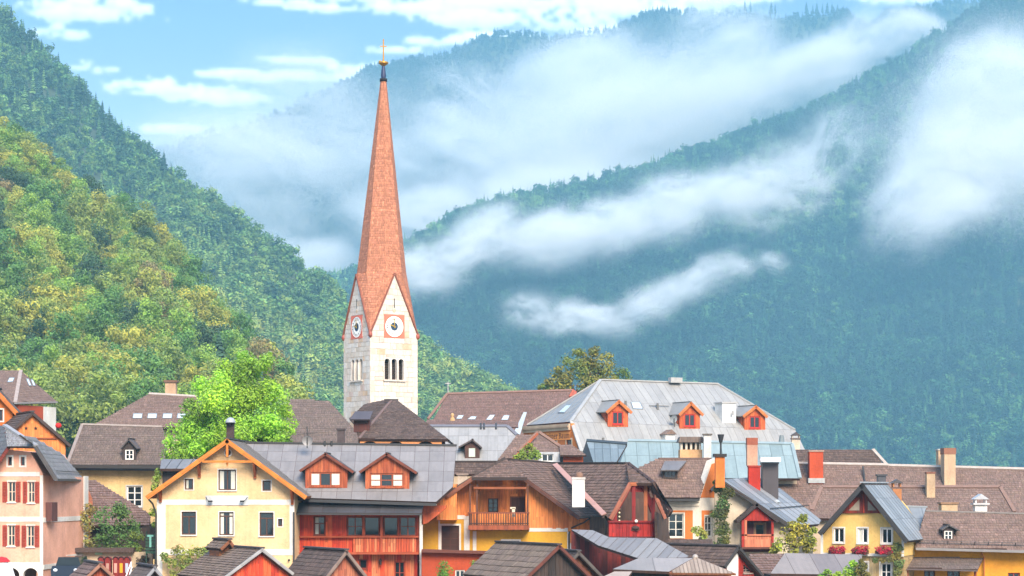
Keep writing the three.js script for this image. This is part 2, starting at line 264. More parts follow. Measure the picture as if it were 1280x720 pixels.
// ---- tree shapes ----
function quadCloud(list) {        // list of {p, n, s, k}: leaf clumps as small bent faces
  const pos = [], col = [], idx = []; let i = 0; const t = V(0, 0, 0), b = V(0, 0, 0), rr = rng(list.length * 7 + 3);
  for (const { p, n, s, k, e = 1 } of list) {
    t.set(rr() - 0.5, rr() - 0.5, rr() - 0.5).cross(n).normalize(); b.copy(n).cross(t);
    const bend = s * 0.35, pts = [p.clone().addScaledVector(t, -s).addScaledVector(b, -s * 0.2 * e), p.clone().addScaledVector(b, -s * 0.55 * e).addScaledVector(n, bend), p.clone().addScaledVector(t, s).addScaledVector(b, s * 0.1 * e), p.clone().addScaledVector(b, s * 0.6 * e).addScaledVector(n, bend * 0.6)];
    for (const q of pts) { pos.push(q.x, q.y, q.z); col.push(...k); } idx.push(i, i + 1, i + 2, i, i + 2, i + 3); i += 4;
  }
  const g = new THREE.BufferGeometry(); g.setAttribute('position', new THREE.Float32BufferAttribute(pos, 3)); g.setAttribute('color', new THREE.Float32BufferAttribute(col, 3)); g.setIndex(idx); g.computeVertexNormals(); return g;
}
const onSphere = (r) => { const z = r() * 2 - 1, a = r() * 6.2832, q = Math.sqrt(1 - z * z); return V(q * Math.cos(a), z, q * Math.sin(a)); };
// a broadleaf crown about 2 wide and h high standing on y = 0; clumps of leaves spread through it
function broadleaf(seed, clumps, per, leaf, { h = 2, top = 0.75, low = 0.1, spread = 1, sub = 0.36, varK = 0.25, hue = 0.12, list = [] } = {}) {
  const r = rng(seed), all = [];
  const cs = list.length ? list.map(([x, y, z, q]) => [V(x, y, z), q]) : Array.from({ length: clumps }, () => {
    const d = onSphere(r), q = 0.35 + 0.65 * Math.pow(r(), 0.5), y = low * h + (h * (1 - low)) * (0.5 + 0.5 * d.y * q), taper = 1 - top * Math.pow(Math.max(0, y / h - 0.35) / 0.65, 1.6) * 0.8;
    return [V(d.x * q * spread * taper * 0.78, y, d.z * q * spread * taper * 0.78), sub * (0.65 + 0.6 * r())];
  });
  for (const [c, cr] of cs) {
    const tone = 1 + (r() - 0.5) * varK * 2, warm = (r() - 0.5) * hue * 2;
    for (let i = 0; i < per; i++) {
      const d = onSphere(r), q = cr * (0.5 + 0.55 * Math.pow(r(), 0.6)), p = c.clone().add(V(d.x * q * 1.1, d.y * q * 0.8, d.z * q * 1.1)), n = d.clone().add(V(0, 0.5, 0)).add(onSphere(r).multiplyScalar(0.8)).normalize();
      const t = tone * (0.84 + 0.32 * r()), w = warm + (r() - 0.5) * hue; all.push({ p, n, s: leaf * (0.6 + 0.8 * r()), k: [t * (1 + w * 1.6), t, t * (1 - w)] });
    }
  }
  return quadCloud(all);
}
// a spruce 1 high: whorls of drooping branches round the stem
function spruce(seed, tiers, arms, wide, gaps = 0.1) {
  const r = rng(seed), pos = [], col = [], idx = []; let i = 0;
  for (let t = 0; t < tiers; t++) {
    const f = t / (tiers - 1), y = 0.1 + 0.88 * Math.pow(f, 0.92), R1 = wide * Math.pow(1 - f, 0.85) * (0.8 + 0.4 * r()) + 0.012, ph = r() * 6.28;
    for (let a = 0; a < arms; a++) {
      if (r() < gaps) continue; const th = ph + a / arms * 6.2832 + (r() - 0.5) * 0.5, L = R1 * (0.75 + 0.45 * r()), w = L * 0.42 + 0.01, dy = -L * (0.35 + 0.35 * r()), k = 0.75 + 0.5 * r(), c = Math.cos(th), s = Math.sin(th);
      pos.push(0, y + 0.03, 0, c * L * 0.6 - s * w, y + dy * 0.5, s * L * 0.6 + c * w, c * L, y + dy, s * L, c * L * 0.6 + s * w, y + dy * 0.5, s * L * 0.6 - c * w);
      for (let q = 0; q < 4; q++) col.push(k, k, k); idx.push(i, i + 1, i + 2, i, i + 2, i + 3); i += 4;
    }
  }
  const g = new THREE.BufferGeometry(); g.setAttribute('position', new THREE.Float32BufferAttribute(pos, 3)); g.setAttribute('color', new THREE.Float32BufferAttribute(col, 3)); g.setIndex(idx); g.computeVertexNormals(); return g;
}
const LEAF = { green: M(0x5e8638, 'leaf'), yellow: M(0xa6a640, 'leaf'), olive: M(0x8a9a40, 'leaf'), dark: M(0x3c5c36, 'leaf'), brown: M(0x8e7e46, 'leaf'), lime: M(0x88a63c, 'leaf'), spruce: M(0x38563c, 'leaf', { transmission: 0.1 }) };
const bark = M(0x54473a, 'wood');

// ---- the near hillside: the trees that show largest are things of their own, the rest of the wood one mass ----
{
  const r = rng(41), shapes = [[11, 2.3], [12, 2.0], [13, 2.6], [14, 1.9], [15, 2.4]].map(([s, h]) => broadleaf(s, 30, 90, 0.056, { h, varK: 0.34, hue: 0.05, sub: 0.31 })), con = [21, 22, 23].map((s) => spruce(s, 22, 9, 0.19));
  const kinds = [
    ['beech_tree', 'broad olive green tree in the wood on the hillside', 'olive', 0.24], ['birch_tree', 'yellowing autumn tree in the wood on the hillside', 'yellow', 0.16], ['maple_tree', 'bright green leafy tree in the wood on the hillside', 'lime', 0.19], ['oak_tree', 'mid green bushy tree in the wood on the hillside', 'green', 0.25], ['ash_tree', 'dark green rounded tree in the wood on the hillside', 'dark', 0.1], ['chestnut_tree', 'brownish autumn tree in the wood on the hillside', 'brown', 0.03], ['spruce_tree', 'dark pointed spruce in the wood on the hillside', 'spruce', 0.05]];
  const spots = [];
  for (let i = 0; i < 5200; i++) {
    const u = r(), v = r() * 0.8, p = nearHill.at(u, v); if (p.z > -318) continue;
    const px = CX + F * p.x / -p.z, py = H0 - F * (p.y - CY) / -p.z; if (px < -60 || px > 365) continue;
    const patch = fbm(p.x * 0.03, 2, p.z * 0.03, 3); spots.push({ p, px, py, patch, k: r(), s: r(), f: r(), d: -p.z });
  }
  const kept = []; for (const s of spots) { if (kept.every((q) => (q.p.x - s.p.x) ** 2 + (q.p.z - s.p.z) ** 2 > 5.1 ** 2)) kept.push(s); }
  const seen = (s) => s.px > -10 && s.px < 400 && s.py > 120 && s.py < 545;
  const order = kept.filter(seen).sort((a, b) => a.d - b.d).slice(0, 290), mine = new Set(order), protos = {};
  const kindOf = (s) => { let q = (s.k + 0.35 * s.patch) % 1, a = 0; for (const k of kinds) { a += k[3]; if (q < a) return k; } return kinds[2]; };
  for (const s of order) {
    const k = kindOf(s), con2 = k[0] === 'spruce_tree', n = Math.floor(s.f * (con2 ? 3 : 5)), key = k[0] + n, H = con2 ? 13 + 5 * s.s : 1;
    let o = protos[key];
    if (!o) {
      o = protos[key] = new THREE.Group(); const c = new THREE.Mesh(con2 ? con[n] : shapes[n], LEAF[k[2]]); c.name = 'crown'; o.add(c); c.castShadow = c.receiveShadow = true;
      const tg = con2 ? coneGeo(V(0, -0.05, 0), V(0, 0.95, 0), 0.014, 0.002, 6) : coneGeo(V(0, -0.7, 0), V(0, 1.1, 0), 0.09, 0.03, 6), t = new THREE.Mesh(tg, bark); t.name = 'trunk'; o.add(t); t.castShadow = t.receiveShadow = true; if (!con2) { c.position.y = 0; }
    }
    const c = o.clone(); c.name = numbered(k[0]); c.position.copy(s.p); const sc = con2 ? H : 3.5 + 2.5 * s.s; c.scale.set(sc, sc * (con2 ? 1 : 0.9 + 0.35 * s.f), sc); if (!con2) c.position.y += 0.55 * sc; c.rotation.y = s.k * 40; scene.add(c); tag(c, k[1], 'tree', k[1].replace(' in the', 's in the'));
  }
  const rest = kept.filter((s) => !mine.has(s)), byKind = {}; for (const s of rest) { const k = kindOf(s); (byKind[k[0]] ??= { k, l: [] }).l.push(s); }
  const dummy = new THREE.Object3D();
  for (const { k, l } of Object.values(byKind)) {
    const con2 = k[0] === 'spruce_tree', im = new THREE.InstancedMesh(con2 ? con[0] : shapes[l.length % 5], LEAF[k[2]], l.length); im.name = numbered('woodland'); im.castShadow = im.receiveShadow = true;
    l.forEach((s, i) => { const sc = con2 ? 13 + 5 * s.s : 3.5 + 2.5 * s.s; dummy.position.copy(s.p); if (!con2) dummy.position.y += 0.5 * sc; dummy.scale.set(sc, sc, sc); dummy.rotation.y = s.k * 40; dummy.updateMatrix(); im.setMatrixAt(i, dummy.matrix); });
    scene.add(tag(im, 'mass of ' + k[2] + ' woodland crowns filling the hillside', 'woodland', null, 'stuff'));
  }
}
// ---- far woods: one mass each ----
function wood(hill, n, size, palette, shapes, label, seed, { v0 = 0.02, v1 = 0.8, freq = 0.01, xmin = -60, xmax = 1340, jitter = 0.5, where } = {}) {
  const r = rng(seed), lists = shapes.map(() => []), dummy = new THREE.Object3D(), col = new THREE.Color();
  for (let i = 0; i < n; i++) {
    const p = hill.at(r(), mix(v0, v1, r())), px = CX + F * p.x / -p.z, k = r(), s = r(), t = r(), a = r(); if (px < xmin || px > xmax) continue; if (where && !where(px, H0 - F * (p.y - CY) / -p.z)) continue;
    const patch = fbm(p.x * freq, 7, p.z * freq, 4), q = Math.min(0.999, Math.max(0, 0.5 + (patch - 0.5) * 1.7 + (k - 0.5) * 0.9)), j = Math.floor(q * shapes.length); lists[j].push([p, s, t, a, patch]);
  }
  shapes.forEach((sh, j) => {
    const l = lists[j]; if (!l.length) return; const im = new THREE.InstancedMesh(sh.g, LEAFW, l.length); im.name = numbered('distant_wood'); im.castShadow = im.receiveShadow = true;
    l.forEach(([p, s, t, a, patch], i) => { const h = size * sh.h * (0.45 + 0.9 * s); dummy.position.copy(p); dummy.position.y -= h * 0.06; dummy.scale.set(h * (0.85 + 0.3 * a), h, h * (0.85 + 0.3 * a)); dummy.rotation.y = a * 50; dummy.updateMatrix(); im.setMatrixAt(i, dummy.matrix); const c = palette[Math.floor(Math.min(0.999, Math.max(0, 0.5 + (patch - 0.5) * 1.3 + (t - 0.5) * 0.55)) * palette.length)]; col.setHex(c).multiplyScalar(0.8 + 0.4 * t); im.setColorAt(i, col); });
    scene.add(tag(im, label, 'woodland', null, 'stuff'));
  });
}
const LEAFW = M(0xffffff, 'leaf', { transmission: 0.2 });
{
  const b1 = broadleaf(51, 12, 22, 0.16, { h: 2.1, sub: 0.42 }).scale(0.5, 0.5, 0.5), b2 = broadleaf(52, 12, 22, 0.16, { h: 2.4, sub: 0.42 }).scale(0.45, 0.45, 0.45), c1 = spruce(53, 13, 7, 0.21, 0.05), c2 = spruce(54, 13, 7, 0.17, 0.05);
  const shapes = [{ g: c1, h: 1.2 }, { g: b1, h: 0.95 }, { g: b2, h: 1 }, { g: c2, h: 1.3 }];
  wood(ridgeHill, 11000, 13.5, [0x40663a, 0x5c823e, 0x729644, 0x86a24a, 0x9eae50], [{ g: c1, h: 1.15 }, { g: b1, h: 1 }, { g: b2, h: 1 }, { g: b1, h: 0.9 }, { g: b2, h: 1.05 }, { g: c2, h: 1.3 }], 'green wood covering the long ridge behind the church', 61, { xmax: 760, freq: 0.006 });
  wood(spurHill, 36000, 19, [0x1f422b, 0x2a5032, 0x3c683a, 0x5e8a46, 0x86ac58], shapes, 'dark forest covering the mountain spur across the valley', 62, { xmin: 330, freq: 0.0022 });
  wood(highHill, 26000, 17, [0x22402e, 0x2c4c32, 0x365636], [{ g: c1, h: 1.1 }, { g: b1, h: 0.8 }, { g: c2, h: 1.2 }, { g: b2, h: 0.8 }], 'pale distant forest on the high mountain in the mist', 63, { v0: 0.3, v1: 0.77, freq: 0.002 });
}
// ---- single spruces that stand out on the skylines ----
{
  const g = [spruce(81, 15, 8, 0.2), spruce(82, 15, 8, 0.16, 0.2)], tr = coneGeo(V(0, -0.05, 0), V(0, 0.97, 0), 0.016, 0.003, 6);
  const put = (x, y, D, h, i, label, group) => { const o = new THREE.Group(); o.name = numbered('spruce_tree'); const c = new THREE.Mesh(g[i % 2], LEAF.spruce), t = new THREE.Mesh(tr, bark); c.name = 'crown'; t.name = 'trunk'; o.add(c, t); for (const m of [c, t]) m.castShadow = m.receiveShadow = true; o.position.copy(P(x, y, D)); o.scale.setScalar(h); o.rotation.y = i; scene.add(tag(o, label, 'tree', group)); };
  [[99, 117, 25], [106, 118, 17], [128, 140, 15], [52, 62, 14], [166, 180, 17], [185, 196, 20], [205, 212, 24], [214, 218, 14], [236, 236, 13], [14, 22, 16], [262, 256, 13], [297, 286, 14], [332, 314, 13], [358, 334, 13], [375, 345, 12]].forEach(([x, y, h], i) => put(x, y, 1690 - x * 0.6, h / F * (1690 - x * 0.6), i, 'tall dark spruce rising above the crest of the long ridge', 'spruces on the crest of the long ridge'));
  [[545, 455, 20], [566, 472, 17], [532, 440, 14], [590, 484, 10]].forEach(([x, y, h], i) => put(x, y + 4, 1330, h / F * 1330, i, 'dark spruce on the low end of the ridge behind the nave', 'spruces behind the nave'));
  [[931, 14], [938, 13], [964, 13], [969, 10], [1008, 12], [1016, 9], [1021, 11], [1028, 10], [1034, 12], [1040, 11], [1047, 9], [712, 9], [719, 10], [724, 8], [746, 9], [757, 8], [1063, 8], [1078, 9]].forEach(([x, h], i) => { const k = high_crest.findIndex((c) => c[0] > x), a = high_crest[k - 1], b = high_crest[k], t = (x - a[0]) / (b[0] - a[0]); put(x, mix(a[1], b[1], t) + 3, mix(a[2], b[2], t), (h + 3) / F * 4950, i, 'single spruce on the crest of the high mountain', 'spruces on the crest of the high mountain'); });
}
// ---- mist: banks of drifting droplets hanging before the slopes; very many small pale flecks in a volume ----
const mistMat = new THREE.MeshPhysicalMaterial({ color: 0xfdfcfa, roughness: 1, transmission: 0.45, thickness: 0, side: THREE.DoubleSide });
const veils = [1, 2, 3].map((k) => {        // one drift of mist, about 2 across: several hundred thousand flecks, thick and thin in wisps
  const r = rng(900 + k), N = 300000, pos = new Float32Array(N * 9), nor = new Float32Array(N * 9), a = V(0, 0, 0), b = V(0, 0, 0), d = V(0, 0, 0), gs = () => (r() + r() + r() + r() - 2) * 0.92;
  for (let i = 0; i < N;) {
    const x = gs(), y = gs(), z = gs(), wx = 0.9 * (fbm(x * 1.3 + k * 9, y * 1.3, 3, 2) - 0.5), wy = 0.9 * (fbm(x * 1.3, y * 1.3 + k * 7, 9, 2) - 0.5);
    const f = 0.7 * fbm((x + wx) * 1.7 + k * 17, (y + wy) * 2.3, z * 1.4, 3) + 0.3 * fbm((x + wx) * 6 + k * 5, (y + wy) * 8, z * 4, 3); if (r() > sm(0.33, 0.69, f) + 0.03) continue;
    const q = r() * 2 - 1, th = r() * 6.2832, c = Math.sqrt(1 - q * q); d.set(c * Math.cos(th) * 0.9 + SUN.x, q * 0.9 + SUN.y, c * Math.sin(th) * 0.9 + SUN.z).normalize(); const s = 0.0023 * (0.6 + 0.8 * r());
    a.set(d.z, 0.3, -d.x).cross(d).normalize().multiplyScalar(s); b.copy(d).cross(a); const o = i * 9;
    for (let v = 0; v < 3; v++) { const p = v === 0 ? -1 : v === 1 ? 1 : 0, w = v === 2 ? 1 : -0.7; pos[o + v * 3] = x + a.x * p + b.x * w; pos[o + v * 3 + 1] = y + a.y * p + b.y * w; pos[o + v * 3 + 2] = z + a.z * p + b.z * w; nor[o + v * 3] = d.x; nor[o + v * 3 + 1] = d.y; nor[o + v * 3 + 2] = d.z; }
    i++;
  }
  const g = new THREE.BufferGeometry(); g.setAttribute('position', new THREE.BufferAttribute(pos, 3)); g.setAttribute('normal', new THREE.BufferAttribute(nor, 3)); return g;
});
// each drift [px, py, half width, half height, distance, how thick, tilt]; thicker mist is several drifts through one another
function mist(name, label, drifts, seed, { flat = 0.6, k = 1.4 } = {}) {
  const r = rng(seed), lists = veils.map(() => []), o = new THREE.Object3D();
  for (const [px, py, rx, ry, D, w = 1, tilt = 0] of drifts) {
    const u = D / F, c = Math.cos(tilt * R), s = Math.sin(tilt * R), gs = () => (r() + r() + r() - 1.5) * 0.85; let want = w * k * rx / (ry * 1.15) * 1.25;     // billows strewn through the drift
    while (want > 0) { if (want < 1 && r() > want) break; want--; const f = 0.7 + 0.6 * r(), sx = Math.min(rx, ry * 1.35) * f, sy = ry * (0.62 + 0.4 * r()) * f, a = gs() * rx, b = gs() * ry * 0.9; o.position.copy(P(px + a * c + b * s, py - a * s + b * c, D + gs() * 40)); o.scale.set(sx * u * (r() < 0.5 ? -1 : 1), sy * u, Math.min(sx, sy * 2) * u * flat); o.rotation.set(0, 0, (tilt + (r() - 0.5) * 50) * R); o.updateMatrix(); lists[Math.floor(r() * 3)].push(o.matrix.clone()); }
  }
  const g = new THREE.Group(); g.name = numbered(name); scene.add(tag(g, label, 'mist', null, 'stuff')); let n = 0;
  lists.forEach((l, j) => { if (!l.length) return; n += l.length; const im = new THREE.InstancedMesh(veils[j], mistMat, l.length); im.name = 'drift'; im.castShadow = im.receiveShadow = true; im.userData.kind = 'stuff'; l.forEach((m, i) => im.setMatrixAt(i, m)); g.add(im); });
  return n;
}
let nm = 0;
nm += mist('mist_bank', 'pale mist hanging over the valley beyond the long ridge', [[250, 205, 130, 50, 4200, 1], [330, 215, 110, 75, 4200, 1], [290, 275, 90, 50, 4200, 1], [420, 322, 80, 26, 4100, 2], [390, 180, 100, 60, 4300, 1], [440, 130, 80, 50, 4400, 1], [350, 325, 70, 30, 4000, 1.5], [480, 230, 60, 50, 4300, 0.7]], 71, { k: 1 });
nm += mist('mist_bank', 'thick white mist bank against the high mountain', [[545, 185, 44, 36, 4200, 1], [720, 165, 130, 80, 4250, 2, 10], [660, 195, 90, 60, 4250, 2], [800, 145, 110, 60, 4250, 2, 15], [760, 95, 110, 44, 4350, 1.5], [700, 238, 120, 30, 4100, 2], [590, 260, 100, 30, 4050, 2], [530, 285, 70, 28, 4000, 1.5], [900, 115, 110, 44, 4250, 2, 20], [990, 82, 100, 32, 4300, 2, 22], [1070, 58, 90, 26, 4300, 2, 22], [900, 45, 110, 30, 4500, 1], [620, 110, 70, 50, 4400, 0.6], [1130, 35, 60, 22, 4300, 1.5]], 72);
nm += mist('mist_bank', 'long mist streak lying across the wooded spur', [[960, 236, 60, 28, 2950, 1.5, 8], [895, 243, 80, 28, 2930, 1.5, 10], [830, 262, 90, 28, 2850, 2, 12], [760, 283, 90, 26, 2800, 1.6, 12], [690, 298, 80, 26, 2750, 1.3, 12], [620, 310, 80, 26, 2720, 1, 12], [560, 318, 70, 28, 2680, 1, 14], [530, 342, 50, 20, 2620, 1, 10], [600, 284, 80, 20, 2900, 0.7, 10]], 73);
nm += mist('mist_bank', 'large white mist mass over the high part of the spur', [[1200, 135, 90, 80, 2950, 2, 30], [1245, 205, 90, 70, 2850, 2.5], [1270, 110, 70, 70, 2950, 2], [1160, 200, 70, 60, 2850, 1.4, 30], [1125, 262, 60, 36, 2750, 0.7, 35], [1195, 265, 70, 36, 2750, 1.4, 20], [1050, 200, 70, 36, 3050, 0.35, 30]], 74);
nm += mist('mist_bank', 'low wisp of mist over the foot of the spur', [[715, 394, 70, 18, 2450, 1, 4], [780, 392, 70, 20, 2450, 1.4, 10], [835, 366, 50, 20, 2500, 1, 30], [880, 338, 50, 18, 2560, 0.8, 20], [930, 332, 40, 14, 2600, 0.5, 5]], 75);
console.log('mist drifts', nm);

// ---------- building helpers ----------
const WHITE = M(0xe9e4da, 'plaster'), woodDark = M(0x4a3024, 'wood'), gutterM = M(0x3a3836, 'metal'), curtainM = M(0xbdbdb0);
const RED = [0xd84422, 0xe05228, 0xca3a1c, 0xe66636, 0xd84a24].map((h) => M(h, 'wood')), REDL = [0xe4784a, 0xdc683c, 0xea8c5c, 0xd25830].map((h) => M(h, 'wood')), ORANGE = [0xf08e46, 0xf4984e, 0xe8843e, 0xf29048].map((h) => M(h, 'wood'));
const DARKW = [0x3a2e28, 0x44352d, 0x4d3a30, 0x332823].map((h) => M(h, 'wood')), BROWNW = [0x8a5230, 0x7a4426, 0x95603c].map((h) => M(h, 'wood'));
const SH = { wood: { w: 0.2, h: 0.26, lift: 0.035, mat: M(0x785f52, 'shingle'), tone: 0.3 }, dark: { w: 0.22, h: 0.26, lift: 0.03, mat: M(0x645045, 'shingle'), tone: 0.28 }, slate: { w: 0.3, h: 0.26, lift: 0.02, mat: M(0x82695c, 'shingle'), tone: 0.16 }, slateD: { w: 0.3, h: 0.26, lift: 0.02, mat: M(0x746359, 'shingle'), tone: 0.15 }, grey: { w: 0.36, h: 0.3, lift: 0.02, mat: M(0x7c7674, 'shingle'), tone: 0.12 }, tile: { w: 0.24, h: 0.32, lift: 0.045, mat: M(0x80655a, 'shingle'), tone: 0.2 }, red: { w: 0.3, h: 0.26, lift: 0.02, mat: M(0x7e6258, 'shingle'), tone: 0.16 }, spire: { w: 0.22, h: 0.24, lift: 0.03, mat: M(0xcc8664, 'shingle'), tone: 0.2 } };
const seamG = (pl, poly, du, h = 0.035, w = 0.035) => {     // standing seams up a metal roof
  const us = poly.map((p) => p.x), out = []; for (let u = Math.min(...us) + du; u < Math.max(...us) - 0.05; u += du) { const s = clip(clip(poly, 'x', u - w / 2, true), 'x', u + w / 2, false); if (s.length > 2 && Math.abs(area2(s)) > 0.003) out.push(prism(pl, s, 0, h)); } return out.length ? mergeGeometries(out) : null;
};
// a roof slope: a slab with its covering
function slope(H, pl, poly, cover, { thick = 0.16, under = woodDark, name = 'roof' } = {}) {
  const r = part(H, name, slabGeo(pl, poly, -thick, 0), under);
  if (cover.du) { pieces(r, 'roof_panel', pl, poly, { ...cover, w0: 0.001, w1: 0.012, gap: 0.02, min: 0.05, vary: 0 }); const s = seamG(pl, poly, cover.du); if (s && cover.seam) { const m = part(r, 'seams', s, cover.seam); m.userData.kind = 'stuff'; } }
  else shingles(r, pl, poly, { ...cover, u0: pr() * 50 });
  return r;
}
function window_(H, pl, [x0, y0, x1, y1], { frame = M(0x5a3424), trim = WHITE, tw = 0.1, cols = 2, rows = 1, deep = 0.1, curtain, sill = true, fw = 0.07, transom, shutters, name = 'window', pane = glass } = {}) {
  const [a, b, c, d] = pl.rect([x0, y0, x1, y1]), g = sub(H, name), fr = [];
  if (trim) part(g, 'trim', slabGeo(pl, [V2(a - tw, b - tw), V2(c + tw, b - tw), V2(c + tw, d + tw), V2(a - tw, d + tw)], 0, 0.025, [[a, b, c, d]]), trim);
  fr.push(slabGeo(pl, [V2(a, b), V2(c, b), V2(c, d), V2(a, d)], -deep - 0.06, -deep, [[a + fw, b + fw, c - fw, d - fw]]));
  const dT = transom ? mix(b, d, transom) : d;
  for (let i = 1; i < cols; i++) { const u = mix(a, c, i / cols); fr.push(boxGeo(pl, u - fw * 0.45, u + fw * 0.45, b + fw, dT, -deep - 0.055, -deep - 0.003)); }
  for (let i = 1; i < rows; i++) { const v = mix(b, dT, i / rows); fr.push(boxGeo(pl, a + fw, c - fw, v - fw * 0.28, v + fw * 0.28, -deep - 0.05, -deep - 0.006)); }
  if (transom) fr.push(boxGeo(pl, a + fw, c - fw, dT - fw * 0.5, dT + fw * 0.5, -deep - 0.055, -deep - 0.002));
  part(g, 'frame', mergeGeometries(fr), frame);
  if (curtain) {
    const cg = []; for (const [s, e] of curtain === 2 ? [[0.02, 0.3], [0.7, 0.98]] : curtain === 1 ? [[0.04, 0.46], [0.54, 0.96]] : [[0.05, 0.4]]) { const n = 7, u0 = mix(a, c, s), u1 = mix(a, c, e), pts = []; for (let i = 0; i <= n; i++) pts.push(V2(mix(u0, u1, i / n), 0)); for (let i = 0; i < n; i++) cg.push(boxGeo(pl, pts[i].x, pts[i + 1].x, b + 0.05, d - 0.05, -deep - 0.028 - (i % 2) * 0.008, -deep - 0.02 - (i % 2) * 0.008)); }
    part(g, 'curtain', mergeGeometries(cg), curtainM); 
  }
  part(g, 'pane', boxGeo(pl, a, c, b, d, -deep - 0.045, -deep - 0.03), pane);
  if (sill) part(g, 'sill', boxGeo(pl, a - 0.06, c + 0.06, b - 0.07, b, -0.02, 0.09), trim ?? frame);
  if (shutters) for (const s of [-1, 1]) { const w = (c - a) * 0.62, u = s < 0 ? a - w - 0.02 : c + 0.02, sg = [slabGeo(pl, [V2(u, b), V2(u + w, b), V2(u + w, d), V2(u, d)], 0.03, 0.07, [[u + 0.07, b + 0.08, u + w - 0.07, d - 0.08]])]; for (let v = b + 0.1; v < d - 0.12; v += 0.09) sg.push(boxGeo(pl, u + 0.06, u + w - 0.06, v, v + 0.06, 0.035, 0.06)); part(g, 'shutter', mergeGeometries(sg), shutters); }
  return g;
}
const holesOf = (pl, wins) => wins.map((w) => pl.rect(w.slice(0, 4)));
// a wall plate with real window openings, and what stands behind it as the rest of the building
function wall(H, pl, polyPx, mat, wins = [], { thick = 0.4, body = 0, name = 'wall', bodyMat, opts = {} } = {}) {
  const poly = Array.isArray(polyPx[0]) ? pl.qs(polyPx) : polyPx;
  const w = part(H, name, slabGeo(pl, poly, -thick, 0, holesOf(pl, wins)), mat);
  if (body) part(H, name, slabGeo(pl, poly, -body, -thick - 0.01), bodyMat ?? mat);
  for (const win of wins) window_(H, pl, win.slice(0, 4), { ...opts, ...(win[4] ?? {}) });
  return w;
}
const bandOn = (H, pl, [x0, y0, x1, y1], mat = WHITE, w = 0.02, name = 'band') => { const [a, b, c, d] = pl.rect([x0, y0, x1, y1]); return part(H, name, boxGeo(pl, a, c, b, d, 0, w), mat); };
const bar = (H, name, a, b, w, h, mat) => part(H, name, beamGeo(a, b, w, h), mat);
// a roof with its gable towards pl: apex, left and right eave ends given in pixels on pl; both slopes run len back
function gableRoof(H, pl, A, Lp, Rp, len, cover, { front = 0, thick = 0.18, barge = woodDark, bw = 0.2, under = woodDark, ridgeM = gutterM, bargeT = 0.06 } = {}) {
  const a = pl.q(...A), out = [];
  for (const [e, s] of [[pl.q(...Lp), -1], [pl.q(...Rp), 1]]) {
    const p0 = pl.pt(a.x, a.y, front), p1 = pl.pt(e.x, e.y, front), p2 = pl.pt(a.x, a.y, -len), n = p1.clone().sub(p0).cross(p2.clone().sub(p0)); if (n.y < 0) n.negate();
    const sp = new Plane(p0, n), poly = [p0, p1, pl.pt(e.x, e.y, -len), p2].map((p) => sp.of(p));
    out.push(slope(H, sp, poly, cover, { thick, under }));
    const d = sp.n.clone().multiplyScalar(-bw / 2 + 0.02), q = pl.n.clone().multiplyScalar(bargeT / 2 + 0.002); if (barge) part(H, 'barge_board', beamGeo(p0.clone().add(d).add(q), p1.clone().add(d).add(q), bargeT, bw, sp.n), barge);
  }
  if (ridgeM) part(H, 'ridge_cap', beamGeo(pl.pt(a.x, a.y + 0.03, front + 0.05), pl.pt(a.x, a.y + 0.03, -len), 0.3, 0.09), ridgeM);
  return out;
}
function chimney(H, [x0, y0, x1, y1], D, mat, { cap = M(0x6b5a50, 'stone'), over = 0.08, capH = 0.12, az = 0, depth, name = 'chimney', hood, flash } = {}) {
  const pl = wallPl((x0 + x1) / 2, y1, D, az), [a, b, c, d] = pl.rect([x0, y0, x1, y1]), w = depth ?? (c - a) * 0.9, m = part(H, name, boxGeo(pl, a, c, b - 0.5, d, -w, 0), mat);
  if (cap) part(m, 'cap', boxGeo(pl, a - over, c + over, d, d + capH, -w - over, over), cap);
  if (hood) part(m, 'hood', slabGeo(pl, [V2(a - 0.12, d + capH + 0.25), V2(c + 0.12, d + capH + 0.25), V2((a + c) / 2, d + capH + 0.25 + (c - a) * 0.45)], -w - 0.1, 0.1), hood), part(m, 'post', mergeGeometries([a + 0.02, c - 0.1].flatMap((u) => [[-0.08, 0], [-w, -w + 0.08]].map(([s, e]) => boxGeo(pl, u, u + 0.08, d + capH, d + capH + 0.26, s, e)))), mat);
  if (flash) part(m, 'flashing', boxGeo(pl, a - 0.12, c + 0.12, b - 0.25, b + 0.15, -w - 0.1, 0.1), flash);
  return m;
}
